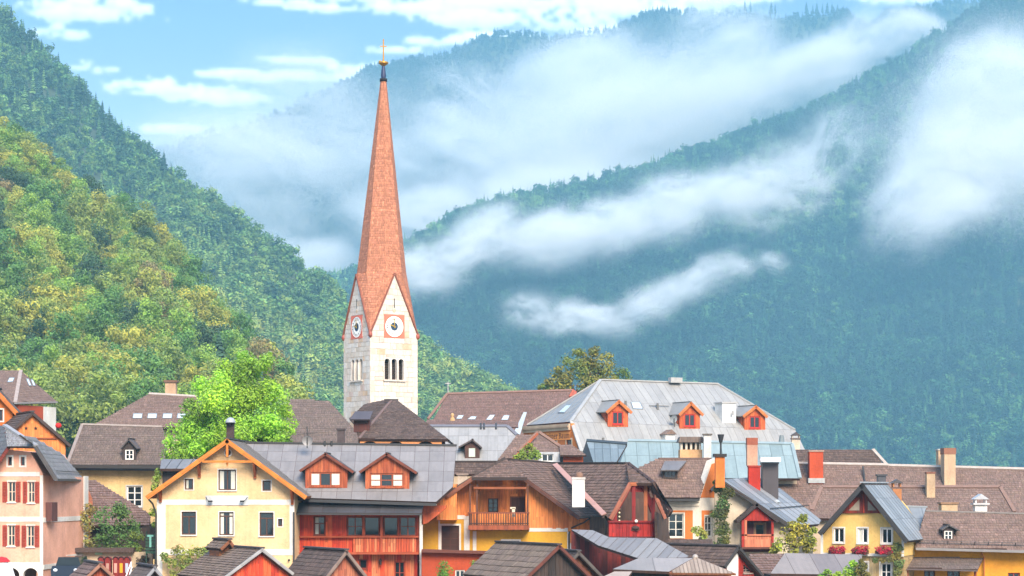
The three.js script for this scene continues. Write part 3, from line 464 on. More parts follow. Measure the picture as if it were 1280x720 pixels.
// a dormer: front wall with window, gable roof that runs back into the main roof
function dormer(H, pl, { A, L, Rr, face, win, len = 3, cover, matsW, plankW = 0.14, barge, winOpt = {}, wallM, ridgeM = gutterM, thick = 0.1, over = 0.25, bw = 0.16 }) {
  const g = sub(H, 'dormer'), [x0, x1, yb] = face, inset = pl.off(-over), a = pl.q(...A), l = pl.q(...L), r = pl.q(...Rr);
  const under = (u) => { const [e, s] = u < a.x ? [l, (u - l.x) / (a.x - l.x)] : [r, (r.x - u) / (r.x - a.x)]; return mix(e.y, a.y, s) - thick - 0.03; };
  const u0 = inset.q(x0, yb).x, u1 = inset.q(x1, yb).x, vb = inset.q((x0 + x1) / 2, yb).y, poly = [V2(u0, vb), V2(u1, vb), V2(u1, under(u1)), V2(a.x, under(a.x)), V2(u0, under(u0))], hole = inset.rect(win);
  part(g, 'wall', slabGeo(inset, poly, -0.2, 0, [hole]), wallM ?? matsW[0]); part(g, 'cheek', slabGeo(inset, [poly[0], poly[1], poly[2], poly[4]], -len * 0.8, -0.45), wallM ?? matsW[0]);
  for (const [e, s] of [[l, -1], [r, 1]]) {
    const p0 = pl.pt(a.x, a.y, 0), p1 = pl.pt(e.x, e.y, 0), p2 = pl.pt(a.x, a.y, -len), n = p1.clone().sub(p0).cross(p2.clone().sub(p0)); if (n.y < 0) n.negate(); const sp = new Plane(p0, n), pp = [p0, p1, pl.pt(e.x, e.y, -len), p2].map((p) => sp.of(p));
    part(g, 'roof', slabGeo(sp, pp, -thick, 0), cover); const d = sp.n.clone().multiplyScalar(-bw / 2 + 0.015), q = pl.n.clone().multiplyScalar(0.03); part(g, 'barge_board', beamGeo(p0.clone().add(d).add(q), p1.clone().add(d).add(q), 0.05, bw, sp.n), barge ?? cover);
  }
  if (ridgeM) part(g, 'ridge_cap', beamGeo(pl.pt(a.x, a.y + 0.02, 0.05), pl.pt(a.x, a.y + 0.02, -len), 0.16, 0.05), ridgeM);
  if (matsW) pieces(g, 'plank', inset, poly, { du: plankW, w0: 0.001, w1: 0.022, mats: matsW, holes: [hole], jit: 0.008 });
  windowParts(g, inset, win, winOpt); return g;
}
// a window inside a dormer: its pieces are the dormer's own sub-parts
function windowParts(g, pl, win, o) { const k = window_(g, pl, win, { trim: null, deep: 0.03, ...o }); const ch = [...k.children]; g.remove(k); for (const c of ch) { c.name = 'window_' + c.name; g.add(c); } }
const skylight = (H, pl, poly) => { const g = sub(H, 'skylight'), q = pl.qs(poly), c = q.reduce((s, p) => s.add(p), V2(0, 0)).multiplyScalar(1 / q.length), inn = q.map((p) => p.clone().lerp(c, 0.16)); part(g, 'frame', slabGeo(pl, q, 0.0, 0.09, [new THREE.Path(inn)]), M(0x8b9298, 'metal')); part(g, 'pane', slabGeo(pl, inn, 0.03, 0.06), new_glass); return g; };
const new_glass = new THREE.MeshPhysicalMaterial({ color: 0xb9c6cc, roughness: 0.08 });
const base = (px, D, y = 2) => V((px - CX) / F * D, y, -D);

// ---------- the church tower ----------
{
  const D = 185, az = 33.8, s = 5.16, c0 = P(463, 418, D), pr_ = wallPl(463, 418, D, az), plr = new Plane(c0, pr_.n), pll = new Plane(c0, V(Math.sin((az - 90) * R), 0, Math.cos((az - 90) * R)));
  const ctr = plr.pt(s / 2, 0, -s / 2), H = thing('church_tower', 'pale stone church tower with a tall red shingled spire and clocks', 'church tower', V(ctr.x, 5, ctr.z));
  const stoneM = [0xe6dacb, 0xe8dfd4, 0xe2d4c4, 0xeae2d8, 0xe6d6ca, 0xe4d8ca].map((h) => M(h, 'stone')), odd = [0xe2c4a6, 0xe4ccb6, 0xe0c8ba].map((h) => M(h, 'stone')), pool = [...stoneM, ...stoneM, ...stoneM, ...stoneM, ...odd], mortar = M(0xcabba8, 'stone');
  const gh = 77 / F * D, faces = [[plr, 0, 1], [pll, -s, 1], [new Plane(plr.pt(s, 0, -s), plr.n.clone().negate()), 0, 0], [new Plane(plr.pt(s, 0, 0), pll.n.clone().negate()), 0, 0]], bottom = 5 - c0.y;
  const apex = [], corners = [];
  for (const [pl, u0, shown] of faces) {
    const mid = u0 + s / 2, poly = [V2(u0, bottom), V2(u0 + s, bottom), V2(u0 + s, 0), V2(mid, gh), V2(u0, 0)]; apex.push(pl.pt(mid, gh, 0)); corners.push(pl.pt(u0, 0, 0));
    if (!shown) { part(H, 'wall', slabGeo(pl, poly, -0.5, -0.01), stoneM[0]); continue; }
    const k = 13.35, x0 = mid - 1.13, x1 = mid + 1.13, y0 = -58 / k, y1 = -27.5 / k, hole = [x0, y0, x1, y1];
    const w = part(H, 'wall', slabGeo(pl, poly, -0.5, -0.03, [hole]), mortar);
    pieces(w, 'stone', pl, [V2(u0 + 0.01, -12), V2(u0 + s - 0.01, -12), V2(u0 + s - 0.01, 0), V2(mid, gh - 0.02), V2(u0 + 0.01, 0)], { du: 0.86, dv: 0.5, gap: 0.022, w0: -0.04, w1: 0.012, mats: pool, stagger: 0.5, holes: [hole, [mid - 1.12, -0.25, mid + 1.12, 2.0]], jit: 0.02, bev: 0.012, vary: 0.35, min: 0.03 });
    // the belfry arcade: three round-headed openings with slim columns
    const arc = [0, 1, 2].map((i) => { const cx = mid - 0.76 + i * 0.76, p = new THREE.Path(); p.moveTo(cx - 0.29, y0 + 0.18); p.lineTo(cx + 0.29, y0 + 0.18); p.lineTo(cx + 0.29, y1 - 0.42); p.absarc(cx, y1 - 0.42, 0.29, 0, Math.PI, false); p.lineTo(cx - 0.29, y0 + 0.18); p.isPath = true; return p; });
    const b = sub(H, 'belfry_opening'); part(b, 'arcade', slabGeo(pl, [V2(x0, y0), V2(x1, y0), V2(x1, y1), V2(x0, y1)], -0.34, 0.0, arc), stoneM[3]);
    for (const i of [-0.38, 0.38]) part(b, 'column', coneGeo(pl.pt(mid + i, y0 + 0.18, 0.02), pl.pt(mid + i, y1 - 0.45, 0.02), 0.1, 0.09, 10), stoneM[1]);
    part(b, 'sill', boxGeo(pl, x0 - 0.05, x1 + 0.05, y0 + 0.02, y0 + 0.16, -0.02, 0.16), stoneM[2]); part(b, 'louvre', mergeGeometries([...Array(9).keys()].map((i) => boxGeo(pl, x0, x1, y0 + 0.2 + i * 0.22, y0 + 0.36 + i * 0.22, -0.7 - 0.02 * (i % 2), -0.62))), M(0x4a3a30, 'wood'));
    // clock
    const cv = document.createElement('canvas'); cv.width = cv.height = 256; const x = cv.getContext('2d'); x.fillStyle = '#d06a50'; x.fillRect(0, 0, 256, 256); x.fillStyle = '#efe9dc'; x.beginPath(); x.arc(128, 128, 120, 0, 7); x.fill(); x.strokeStyle = '#b65a44'; x.lineWidth = 4; x.beginPath(); x.arc(128, 128, 116, 0, 7); x.stroke(); x.fillStyle = '#1f3a52'; x.beginPath(); x.arc(128, 128, 46, 0, 7); x.fill();
    x.fillStyle = '#2c2a30'; x.font = 'bold 38px serif'; x.textAlign = 'center'; x.textBaseline = 'middle'; ['XII', 'I', 'II', 'III', 'IV', 'V', 'VI', 'VII', 'VIII', 'IX', 'X', 'XI'].forEach((t, i) => { x.save(); x.translate(128, 128); x.rotate(i * Math.PI / 6); x.fillText(t, 0, -86); x.restore(); });
    const ct = new THREE.CanvasTexture(cv); ct.colorSpace = THREE.SRGBColorSpace; const cm = new THREE.MeshStandardMaterial({ map: ct, roughness: 0.7 }), gold = M(0xc89a3c, 'plain', { metalness: 0.7, roughness: 0.35 }), cl = sub(H, 'clock'), cy = 0.85, hs = 1.1;
    const dial = new THREE.BoxGeometry(hs * 2, hs * 2, 0.06); dial.translate(mid, cy, 0.0); dial.applyMatrix4(pl.m); part(cl, 'dial', dial, cm);
    const hand = (ang, L, w) => beamGeo(pl.pt(mid - Math.sin(ang) * 0.15, cy - Math.cos(ang) * 0.15, 0.08), pl.pt(mid + Math.sin(ang) * L, cy + Math.cos(ang) * L, 0.08), w, 0.02, pl.n); part(cl, 'hand', hand(-1.25, 0.5, 0.1), gold); part(cl, 'hand', hand(-0.05, 0.75, 0.07), gold);
    part(cl, 'rim', new THREE.TorusGeometry(1.02, 0.03, 6, 32).applyMatrix4(new THREE.Matrix4().makeTranslation(mid, cy, 0.035)).applyMatrix4(pl.m), M(0xb65a44));
    part(H, 'slit', boxGeo(pl, mid - 0.05, mid + 0.05, 2.6, 3.5, -0.02, 0.025), M(0x1c1614)); part(H, 'weathered_patch', new THREE.SphereGeometry(0.16, 8, 6).scale(1, 1.3, 0.12).applyMatrix4(new THREE.Matrix4().makeTranslation(mid, 2.35, 0.02)).applyMatrix4(pl.m), odd[0]);
    const edge = M(0x9a5a44, 'wood'); for (const e of [u0 - 0.14, u0 + s + 0.14]) part(H, 'gable_verge', beamGeo(pl.pt(mid, gh + 0.1, 0.02), pl.pt(e, -0.12, 0.02), 0.26, 0.1, pl.n.clone().cross(V(0, 1, 0))), edge);
  }
  // the spire: eight faces above, running down between the four gables to the corners
  const sx = 0.28, ax = plr.pt(s / 2, 0, -s / 2).add(V(sx, 0, 0)), tipY = P(480, 99, D + 3.6).y, ringY = c0.y + gh + 0.3, rA = 2.18, tip = 0.25, ring = [], top = [];
  for (let i = 0; i < 8; i++) { const th = (az + 22.5 + i * 45) * R, q = rA / Math.cos(22.5 * R); ring.push(V(ax.x + Math.sin(th) * q - sx * 0.6, ringY, ax.z + Math.cos(th) * q)); top.push(V(ax.x + Math.sin(th) * tip, tipY, ax.z + Math.cos(th) * tip)); }
  const tri = (pts) => { const n = pts[1].clone().sub(pts[0]).cross(pts[2].clone().sub(pts[0])), c = pts.reduce((a, p) => a.add(p), V(0, 0, 0)).multiplyScalar(1 / pts.length); if (n.dot(c.clone().sub(V(ax.x, c.y, ax.z))) < 0) n.negate(); const pl = new Plane(pts[0], n); slope(H, pl, pts.map((p) => pl.of(p)), SH.spire, { thick: 0.06, under: M(0xa5603f, 'wood'), name: 'spire_face' }); };
  for (let i = 0; i < 8; i++) {
    const a = ring[i], b = ring[(i + 1) % 8]; tri([a, b, top[(i + 1) % 8], top[i]]);
  }
  // ring[7] and ring[0] flank the face with normal az, then the corner faces follow
  for (let k = 0; k < 4; k++) {
    const i0 = (k * 2 + 7) % 8, i1 = (k * 2) % 8, i2 = (k * 2 + 1) % 8, th = (az + k * 90) * R, n = V(Math.sin(th), 0, Math.cos(th)), A = V(ctr.x, c0.y + gh + 0.02, ctr.z).addScaledVector(n, s / 2), n2 = V(Math.sin(th + Math.PI / 2), 0, Math.cos(th + Math.PI / 2)), A2 = V(ctr.x, c0.y + gh + 0.02, ctr.z).addScaledVector(n2, s / 2), C = V(ctr.x, c0.y + 0.02, ctr.z).addScaledVector(n, s / 2).addScaledVector(n2, s / 2);
    tri([ring[i0], ring[i1], A]); tri([A, ring[i1], C]); tri([ring[i1], ring[i2], C]); tri([C, ring[i2], A2]);
    part(H, 'corner_gutter', new THREE.SphereGeometry(0.2, 8, 6).scale(1, 1.6, 1).translate(C.x, C.y, C.z), M(0xb05a44, 'metal'));
  }
  const gold = M(0xc08a3a, 'plain', { metalness: 0.75, roughness: 0.35 }), y = (r) => P(480, r, D + 3.6).y, lt = (pts) => new THREE.LatheGeometry(pts.map(([r, yy]) => V2(r, yy)), 14).translate(ax.x, 0, ax.z);
  const fin = sub(H, 'finial'); part(fin, 'collar', lt([[0.0, y(102)], [0.36, y(102)], [0.36, y(98.5)], [0.0, y(98.5)]]), M(0x1c1a1c)); part(fin, 'shaft', lt([[0.2, y(98.5)], [0.26, y(95)], [0.16, y(84)], [0.1, y(82)]]), M(0x26345a, 'metal'));
  part(fin, 'bowl', lt([[0.08, y(83)], [0.42, y(80)], [0.5, y(78.5)], [0.34, y(77)], [0.05, y(75.5)]]), gold); part(fin, 'rod', coneGeo(V(ax.x, y(77), ax.z), V(ax.x, y(49), ax.z), 0.08, 0.06), gold); part(fin, 'crossbar', beamGeo(V(ax.x - 0.32, y(58), ax.z), V(ax.x + 0.32, y(58), ax.z), 0.08, 0.08), gold); part(fin, 'ball', new THREE.SphereGeometry(0.12, 8, 6).translate(ax.x - 0.33, y(77), ax.z), gold);
}

// ---------- the cream house with the orange barge boards ----------
{
  const H = thing('cream_house', 'cream gabled house with orange barge boards and a blank sign', 'house', base(284, 122)), pb = wallPl(284, 549, 121.2), pl = wallPl(284, 549, 122), CREAM = M(0xecc896, 'plaster'), OB = M(0xd9822c, 'wood'), brF = M(0x5e3a2a, 'wood');
  const wins = [[273, 587, 295, 612.7, { curtain: 2, frame: brF }], [231, 598.6, 241.5, 612, { cols: 1, curtain: 3, frame: brF, sill: false }], [328, 600.7, 338.5, 613.5, { cols: 1, frame: brF, sill: false }], [227, 639.5, 245, 668.4, { transom: 0.78, frame: brF }], [274, 640, 292, 669, { transom: 0.82, frame: brF, curtain: 2 }], [324.4, 640.5, 342, 670, { transom: 0.75, frame: brF }], [347.5, 648.5, 353, 658, { cols: 1, frame: brF, sill: false }]];
  wall(H, pl, [[196, 850], [368, 850], [368, 612], [284, 553], [196, 615]], CREAM, wins, { body: 11, opts: { tw: 0.06 } });
  const q = pl.q(285, 566); part(H, 'round_vent', new THREE.CylinderGeometry(0.2, 0.2, 0.06, 18).rotateX(Math.PI / 2).translate(q.x, q.y, 0.02).applyMatrix4(pl.m), M(0x3a2018)); part(H, 'vent_ring', new THREE.TorusGeometry(0.22, 0.05, 6, 20).translate(q.x, q.y, 0.03).applyMatrix4(pl.m), WHITE);
  bandOn(H, pl, [196, 624.5, 368, 631], WHITE, 0.022); bandOn(H, pl, [196, 686.5, 368, 694], WHITE, 0.022); bandOn(H, pl, [196, 631.2, 207, 686.3], WHITE, 0.024, 'pilaster'); bandOn(H, pl, [362, 631.2, 368, 686.3], WHITE, 0.024, 'pilaster'); bandOn(H, pl, [196, 694.2, 203, 850], WHITE, 0.024, 'pilaster');
  const sg = bandOn(H, pl, [257, 619.5, 310.5, 631.5], M(0xccd0d2, 'plaster'), 0.05, 'sign_board'); for (const x of [263.7, 303.4]) { const a = pl.q(x, 626.8); part(sg, 'sign_lamp', mergeGeometries([boxGeo(pl, a.x - 0.13, a.x + 0.13, a.y - 0.05, a.y + 0.06, 0.2, 0.34)]), M(0x222222)); part(sg, 'lamp_arm', tubeGeo([pl.pt(a.x + (x < 280 ? -0.3 : 0.3), a.y + 0.28, 0.04), pl.pt(a.x + (x < 280 ? -0.2 : 0.2), a.y + 0.1, 0.2), pl.pt(a.x, a.y, 0.26)], 0.02), gutterM); }
  gableRoof(H, pb, [284, 548.5], [182, 620.5], [384, 620.5], 12, { du: 0.6, dv: 2.1, mats: [0x77726f, 0x6e6a68, 0x807b77].map((h) => M(h, 'metal')), seam: M(0x66625f, 'metal') }, { barge: OB, bw: 0.27, bargeT: 0.08, under: M(0xb86a2c, 'wood') });
  bar(H, 'king_post', pb.hit(284, 553), pb.hit(284, 571), 0.14, 0.14, OB); bar(H, 'collar_beam', pb.hit(253, 577), pb.hit(319, 577), 0.14, 0.14, OB); part(H, 'collar_peg', new THREE.ConeGeometry(0.09, 0.3, 6).rotateX(Math.PI).translate(...pb.hit(284, 581).toArray()), OB);
  for (const [x, y0, y1] of [[249.5, 580, 597], [319, 581, 598], [201, 612, 628], [365.7, 614, 631]]) { const a = pl.hit(x, y0), b = pl.hit(x, y1); part(H, 'bracket', mergeGeometries([beamGeo(b.clone().add(V(0, 0, 0.08)), a.clone().add(V(0, 0.05, 0.08)), 0.16, 0.16, V(1, 0, 0)), beamGeo(b.clone().add(V(0, 0.1, 0.1)), a.clone().add(V(0, 0.05, 0.78)), 0.12, 0.12), beamGeo(a.clone().add(V(0, 0.08, 0)), a.clone().add(V(0, 0.08, 0.8)), 0.14, 0.14)]), M(0xa8562a, 'wood')); }
  part(H, 'downpipe', tubeGeo([pb.hit(183, 621), pb.hit(186, 626), pl.hit(194, 632).add(V(0, 0, 0.1)), pl.hit(195.5, 640).add(V(0, 0, 0.1)), pl.hit(195.5, 850).add(V(0, 0, 0.1))], 0.06), gutterM);
  part(H, 'downpipe', tubeGeo([pl.hit(367.5, 640).add(V(0, 0, 0.1)), pl.hit(367.5, 850).add(V(0, 0, 0.1))], 0.055), gutterM);
  chimney(H, [283, 530, 292, 552], 125, M(0x4a3a38, 'stone'), { cap: M(0x352c2c), over: 0.05 }); part(H, 'chimney_cowl', new THREE.SphereGeometry(0.32, 10, 8, 0, 6.3, 0, 1.6).translate(...P(288, 528, 124.8).toArray()), M(0xa8aeb2, 'metal'));
  const w = wallPl(357, 700, 121.96), l = w.hit(361.5, 700); part(H, 'wall_lamp', new THREE.SphereGeometry(0.07, 8, 6).translate(l.x, l.y, l.z + 0.1), M(0x2a2a2a));
  // annex with a flat metal roof, behind the eave
  const an = wallPl(232, 600, 127); wall(H, an, [[203, 640], [262, 640], [262, 584], [203, 584]], M(0x4a4240, 'wood'), [], { body: 4 }); const rp = roofPl(232, 585, 126.6, 14); slope(H, rp, rp.qs([[200, 586], [266, 586], [268, 574], [202, 574]]), { du: 0.7, dv: 9, mats: [M(0x85817f, 'metal'), M(0x7a7674, 'metal')], seam: gutterM });
}

// ---------- the red wooden house with two dormers ----------
{
  const H = thing('red_timber_house', 'red plank house with grey panel roof, two dormers and window gallery', 'house', base(450, 125)), pl = wallPl(450, 660, 125), rp = roofPl(450, 626, 123.5, 38);
  const pan = { du: 0.95, dv: 1.05, mats: [0x898481, 0x85807d, 0x8d8885].map((h) => M(h, 'metal')), seam: null };
  slope(H, rp, rp.qs([[292, 620], [386, 622.5], [545, 627.5], [566, 608.5], [570.5, 556.5], [300, 553]].map(([x, y]) => [x, y])), pan, { thick: 0.22 });
  part(H, 'ridge_cap', beamGeo(rp.hit(300, 553), rp.hit(571, 556.5), 0.34, 0.12), gutterM);
  const back = wallPl(450, 640, 126); wall(H, back, [[368, 700], [527, 700], [527, 622], [368, 622]], M(0x6a2a1a, 'wood'), [], { body: 8 });
  const pent = roofPl(450, 641, 123.1, 24); slope(H, pent, pent.qs([[366, 641], [527, 641.5], [530, 629], [371, 628.5]]), { du: 0.9, dv: 9, mats: [M(0x4f4c4d, 'metal'), M(0x494748, 'metal')], seam: null }, { thick: 0.14 });
  part(H, 'gutter', beamGeo(P(366, 642.5, 123.02), P(528, 643, 123.02), 0.14, 0.1), gutterM);
  const W = [[392.6, 645.5, 406.4, 669, { frame: M(0x8a3c22, 'wood'), trim: null, transom: 0.62, curtain: 3 }], [434, 646, 453.7, 670, { frame: M(0xa04826, 'wood'), trim: null, cols: 2, rows: 2 }], [455.4, 646, 474.3, 670, { frame: M(0xa04826, 'wood'), trim: null, cols: 1 }], [479.5, 646, 497.5, 670, { frame: M(0xa04826, 'wood'), trim: null, cols: 1 }], [499.6, 646, 520, 670, { frame: M(0xa04826, 'wood'), trim: null, cols: 2, rows: 2 }]];
  const poly = [[369, 693], [524, 693], [524, 641], [369, 641]], w = wall(H, pl, poly, M(0x7e2412, 'wood'), W, { body: 7, opts: { sill: true, deep: 0.06 } });
  pieces(w, 'plank', pl, pl.qs(poly), { du: 0.26, w0: 0.001, w1: 0.028, mats: RED, holes: holesOf(pl, W).map(([a, b, c, d]) => [a - 0.03, b - 0.05, c + 0.03, d + 0.03]), jit: 0.016 });
  const par = pl.off(0.16), pw = part(H, 'parapet', slabGeo(par, par.qs([[441, 690], [520.5, 690], [520.5, 672], [441, 672]]), -0.1, 0), M(0x8a2c16, 'wood')); pieces(pw, 'plank', par, par.qs([[441, 690], [520.5, 690], [520.5, 672], [441, 672]]), { du: 0.17, gap: 0.03, w0: 0.001, w1: 0.03, mats: REDL, jit: 0.01 });
  for (const [y, h, w2] of [[671, 0.1, 0.34], [691.5, 0.14, 0.4]]) bar(H, 'rail', pl.hit(369, y).add(V(0, 0, 0.15)), pl.hit(524, y).add(V(0, 0, 0.15)), w2, h, M(0xb2502a, 'wood'));
  for (const x of [477, 523.5, 454.5]) bar(H, 'post', pl.hit(x, 691).add(V(0, 0, x === 477 ? 0.2 : 0.06)), pl.hit(x, 641).add(V(0, 0, x === 477 ? 0.2 : 0.06)), 0.16, 0.16, M(0xb8502c, 'wood'));
  const lo = wallPl(450, 700, 125.5), LW = [[449, 699, 459, 711, { frame: M(0x7a2e1a), trim: null, cols: 1 }], [493, 702, 506, 730, { frame: M(0x8a3420), trim: null, rows: 2 }]], lp = [[369, 800], [522, 800], [522, 692], [369, 692]], lw = wall(H, lo, lp, M(0x7e2412, 'wood'), LW, { body: 7, opts: { deep: 0.05 } });
  pieces(lw, 'plank', lo, lo.qs(lp), { du: 0.27, w0: 0.001, w1: 0.028, mats: [...RED, ...REDL], holes: holesOf(lo, LW), jit: 0.016 });
  part(H, 'lantern', mergeGeometries([new THREE.CylinderGeometry(0.1, 0.07, 0.28, 6), new THREE.ConeGeometry(0.14, 0.14, 6).translate(0, 0.2, 0)]).translate(...lo.hit(476, 703).add(V(0, 0, 0.3)).toArray()), M(0x2c2420));
  bar(H, 'corner_board', P(526.5, 720, 124.7), P(526.5, 642, 124.7), 0.2, 0.2, WHITE);
  const DO = { cover: M(0x4b4442, 'metal'), matsW: [0xb85c34, 0xc0663a, 0xae522c].map((h) => M(h, 'wood')), barge: M(0x7a3c24, 'wood'), len: 3.4, winOpt: { frame: M(0xb0552c, 'wood'), cols: 3, rows: 1, curtain: 2, fw: 0.09, sill: true } };
  const d1 = wallPl(406, 609, rp.depth(406, 610) - 0.25); dormer(H, d1, { ...DO, A: [406.7, 566], L: [374, 588], Rr: [442.5, 589.5], face: [381.5, 434, 611], win: [387.5, 590.2, 426.2, 608] });
  const d2 = wallPl(483, 609, rp.depth(483, 611) - 0.25); dormer(H, d2, { ...DO, A: [483.2, 566], L: [448.5, 589.5], Rr: [521.6, 590.5], face: [456.6, 511.6, 612.5], win: [462.3, 591.6, 504.4, 608.8], winOpt: { ...DO.winOpt, rows: 2 } });
  chimney(H, [421.5, 538, 430.5, 556], 129, M(0x554a4a, 'stone'), { cap: M(0x3a3232), over: 0.05 });
  for (const x of [406, 414.5]) part(H, 'vent_pipe', coneGeo(P(x, 564, 128), P(x, 551, 128), 0.07, 0.07), gutterM);
  const dish = sub(H, 'satellite_dish'); part(dish, 'reflector', new THREE.SphereGeometry(0.42, 16, 8, 0, 6.3, 0, 0.95).scale(1, 0.55, 1).rotateX(-1.5).translate(...P(384, 551, 126.4).toArray()), M(0x8f8c8a, 'metal')); part(dish, 'mast', coneGeo(P(384, 560, 126.6), P(384, 533, 126.6), 0.04, 0.03), gutterM); part(dish, 'aerial', mergeGeometries([beamGeo(P(372, 543, 126.5), P(397, 541, 126.5), 0.03, 0.03), ...[376, 381, 386, 391].map((x) => beamGeo(P(x, 539, 126.5), P(x, 546, 126.5), 0.02, 0.02, V(1, 0, 0)))]), gutterM);
  bar(H, 'eave_board', rp.hit(386, 623).add(V(0, -0.14, 0.05)), rp.hit(545, 628).add(V(0, -0.14, 0.05)), 0.06, 0.18, gutterM);
  // timber end piece and its bracket under the deep eave
  const side = wallPl(556, 620, 126.5), sp = [[546, 650], [571, 650], [571, 605], [546, 608]], sw = wall(H, side, sp, ORANGE[2], [], { body: 3 }); pieces(sw, 'plank', side, side.qs(sp), { du: 0.2, w0: 0.001, w1: 0.025, mats: ORANGE });
  const br = wallPl(540, 640, 124.6), bp = [[527, 656], [534, 654], [557, 636], [558, 632], [527, 631]]; part(H, 'eave_box', slabGeo(br, br.qs(bp), -0.9, 0), M(0xc85a2c, 'wood'));
}

// ---------- the orange plank house with the balcony ----------
{
  const H = thing('orange_timber_house', 'orange plank gable house with dark balcony over yellow walls', 'house', base(640, 128)), pl = wallPl(640, 640, 128), YEL = M(0xe0a832, 'plaster'), br = M(0x5a3222, 'wood');
  // upper timber wall, with the recess behind the balcony
  const rec = [594.5, 600, 657, 641], up = [[560, 648], [560, 622], [592, 601], [592, 597], [657, 597], [722, 647], [711, 662], [586, 662], [586, 648]], upW = pl.qs([[560, 645], [560, 622], [592, 600], [592, 596], [657, 596], [716, 641], [716, 661], [586, 661], [586, 645]]);
  const hole = pl.rect(rec), w = part(H, 'wall', slabGeo(pl, upW, -0.3, 0, [[hole[0], hole[1], hole[2], hole[3]]]), ORANGE[2]);
  pieces(w, 'plank', pl, upW, { du: 0.27, w0: 0.001, w1: 0.026, mats: ORANGE, holes: [hole], jit: 0.012 });
  const inn = wallPl(640, 640, 129.3), IW = [[610, 623, 622.7, 640.5, { frame: br, trim: null, rows: 3 }]], ip = [[590, 660], [662, 660], [662, 596], [590, 596]], iw = wall(H, inn, ip, ORANGE[2], IW, { body: 8, bodyMat: ORANGE[2] });
  pieces(iw, 'plank', inn, inn.qs(ip), { du: 0.25, w0: 0.001, w1: 0.022, mats: ORANGE, holes: holesOf(inn, IW) });
  { const g = sub(H, 'door'), [a, b, c, d] = inn.rect([639.3, 622, 655, 645]); part(g, 'leaf', boxGeo(inn, a, c, b, d, 0.03, 0.08), br); part(g, 'frame', mergeGeometries([boxGeo(inn, a - 0.08, a, b, d + 0.08, 0.02, 0.1), boxGeo(inn, c, c + 0.08, b, d + 0.08, 0.02, 0.1), boxGeo(inn, a, c, d, d + 0.08, 0.02, 0.1)]), M(0x8a4a2a, 'wood')); }
  // yellow walls below
  const lowP = [[527, 760], [711, 760], [711, 661], [586, 661], [586, 646], [545, 646], [545, 640], [527, 652]], LW = [[551.8, 657, 574, 689.5, { frame: br, trim: WHITE, tw: 0.12, cols: 2, rows: 4, pane: M(0x3a2218) }], [628, 676, 649, 692, { frame: br, trim: WHITE, cols: 2 }]];
  wall(H, pl, lowP, YEL, LW, { body: 9, bodyMat: YEL }); bandOn(H, pl, [661, 660, 710, 664.5], WHITE, 0.03); bandOn(H, pl, [549, 644, 586, 649], WHITE, 0.03); bandOn(H, pl, [580, 649.2, 587, 689], WHITE, 0.03, 'pilaster'); bandOn(H, pl, [591, 664, 595.5, 689], WHITE, 0.03, 'pilaster'); bandOn(H, pl, [709, 664.7, 711, 760], WHITE, 0.03, 'pilaster'); bandOn(H, pl, [548, 649.2, 550, 689], WHITE, 0.03, 'pilaster');
  // balcony
  const b = sub(H, 'balcony'), bf = pl.off(1.1), L = bf.hit(586, 664), Rr = bf.hit(661, 664), y1 = pl.hit(600, 656).y, y0 = pl.hit(600, 663).y, yr = bf.hit(600, 642).y, zf = bf.o.z, zb = pl.o.z; const BP = new Plane(V(L.x, y1, zf), V(0, 0, 1)), bw = Rr.x - L.x, bh = yr - y1, dk = M(0x4c2c20, 'wood'), mid = M(0x6e4028, 'wood');
  part(b, 'floor', boxGeo(BP, 0, bw, -0.14, 0, -1.1, 0.05), mid); part(b, 'fascia', boxGeo(BP, -0.03, bw + 0.03, -0.3, -0.02, 0.052, 0.1), M(0x9a4e2c, 'wood')); for (let i = 0; i < 9; i++) part(b, 'joist', boxGeo(BP, bw * i / 8.2, bw * i / 8.2 + 0.14, -0.34, -0.15, -1.1, 0.02), mid);
  part(b, 'rail', boxGeo(BP, -0.06, bw + 0.06, bh, bh + 0.09, -0.05, 0.07), M(0x8a4a30, 'wood')); part(b, 'rail', boxGeo(BP, 0, bw, bh * 0.1, bh * 0.1 + 0.06, -0.02, 0.04), dk); part(b, 'side_rail', mergeGeometries([boxGeo(BP, -0.06, 0.02, bh, bh + 0.09, -1.1, -0.06), boxGeo(BP, bw - 0.02, bw + 0.06, bh, bh + 0.09, -1.1, -0.06)]), M(0x8a4a30, 'wood'));
  for (let i = 0; i <= 24; i++) part(b, 'baluster', boxGeo(BP, bw * i / 24.6, bw * i / 24.6 + 0.055, 0, bh, -0.01, 0.03), dk);
  for (const u of [0.02, bw * 0.12, bw - 0.14]) part(b, 'post', boxGeo(BP, u, u + 0.13, 0, bf.hit(600, 605).y - y1, -0.12, 0.01), mid);
  bar(H, 'beam', bf.hit(592, 610), bf.hit(658, 610), 0.16, 0.14, M(0xa05a34, 'wood'));
  part(b, 'deer_figure', mergeGeometries([boxGeo(BP, bw * 0.72, bw * 0.77, bh * 0.7, bh + 0.35, -0.3, -0.2), boxGeo(BP, bw * 0.69, bw * 0.78, bh + 0.3, bh + 0.42, -0.3, -0.2)]), M(0xc8b8a0));
  // roof: hipped tip, the long shingled slopes and the flashing in the valley
  const hip = threePl([591, 597, 126.6], [656, 597, 126.6], [632, 574, 129]); slope(H, hip, hip.qs([[588, 597], [659, 597], [633, 574]]), SH.wood, { thick: 0.2 }); part(H, 'eave_board', beamGeo(P(588, 598.5, 126.5), P(659, 598.5, 126.5), 0.1, 0.2), M(0x3a2a24, 'wood'));
  const rs = threePl([633, 574, 129], [724, 645, 126.4], [693, 579, 134]); slope(H, rs, rs.qs([[633, 573.5], [656, 596.5], [724, 645.5], [757, 643], [694, 578]]), SH.wood, { thick: 0.2 });
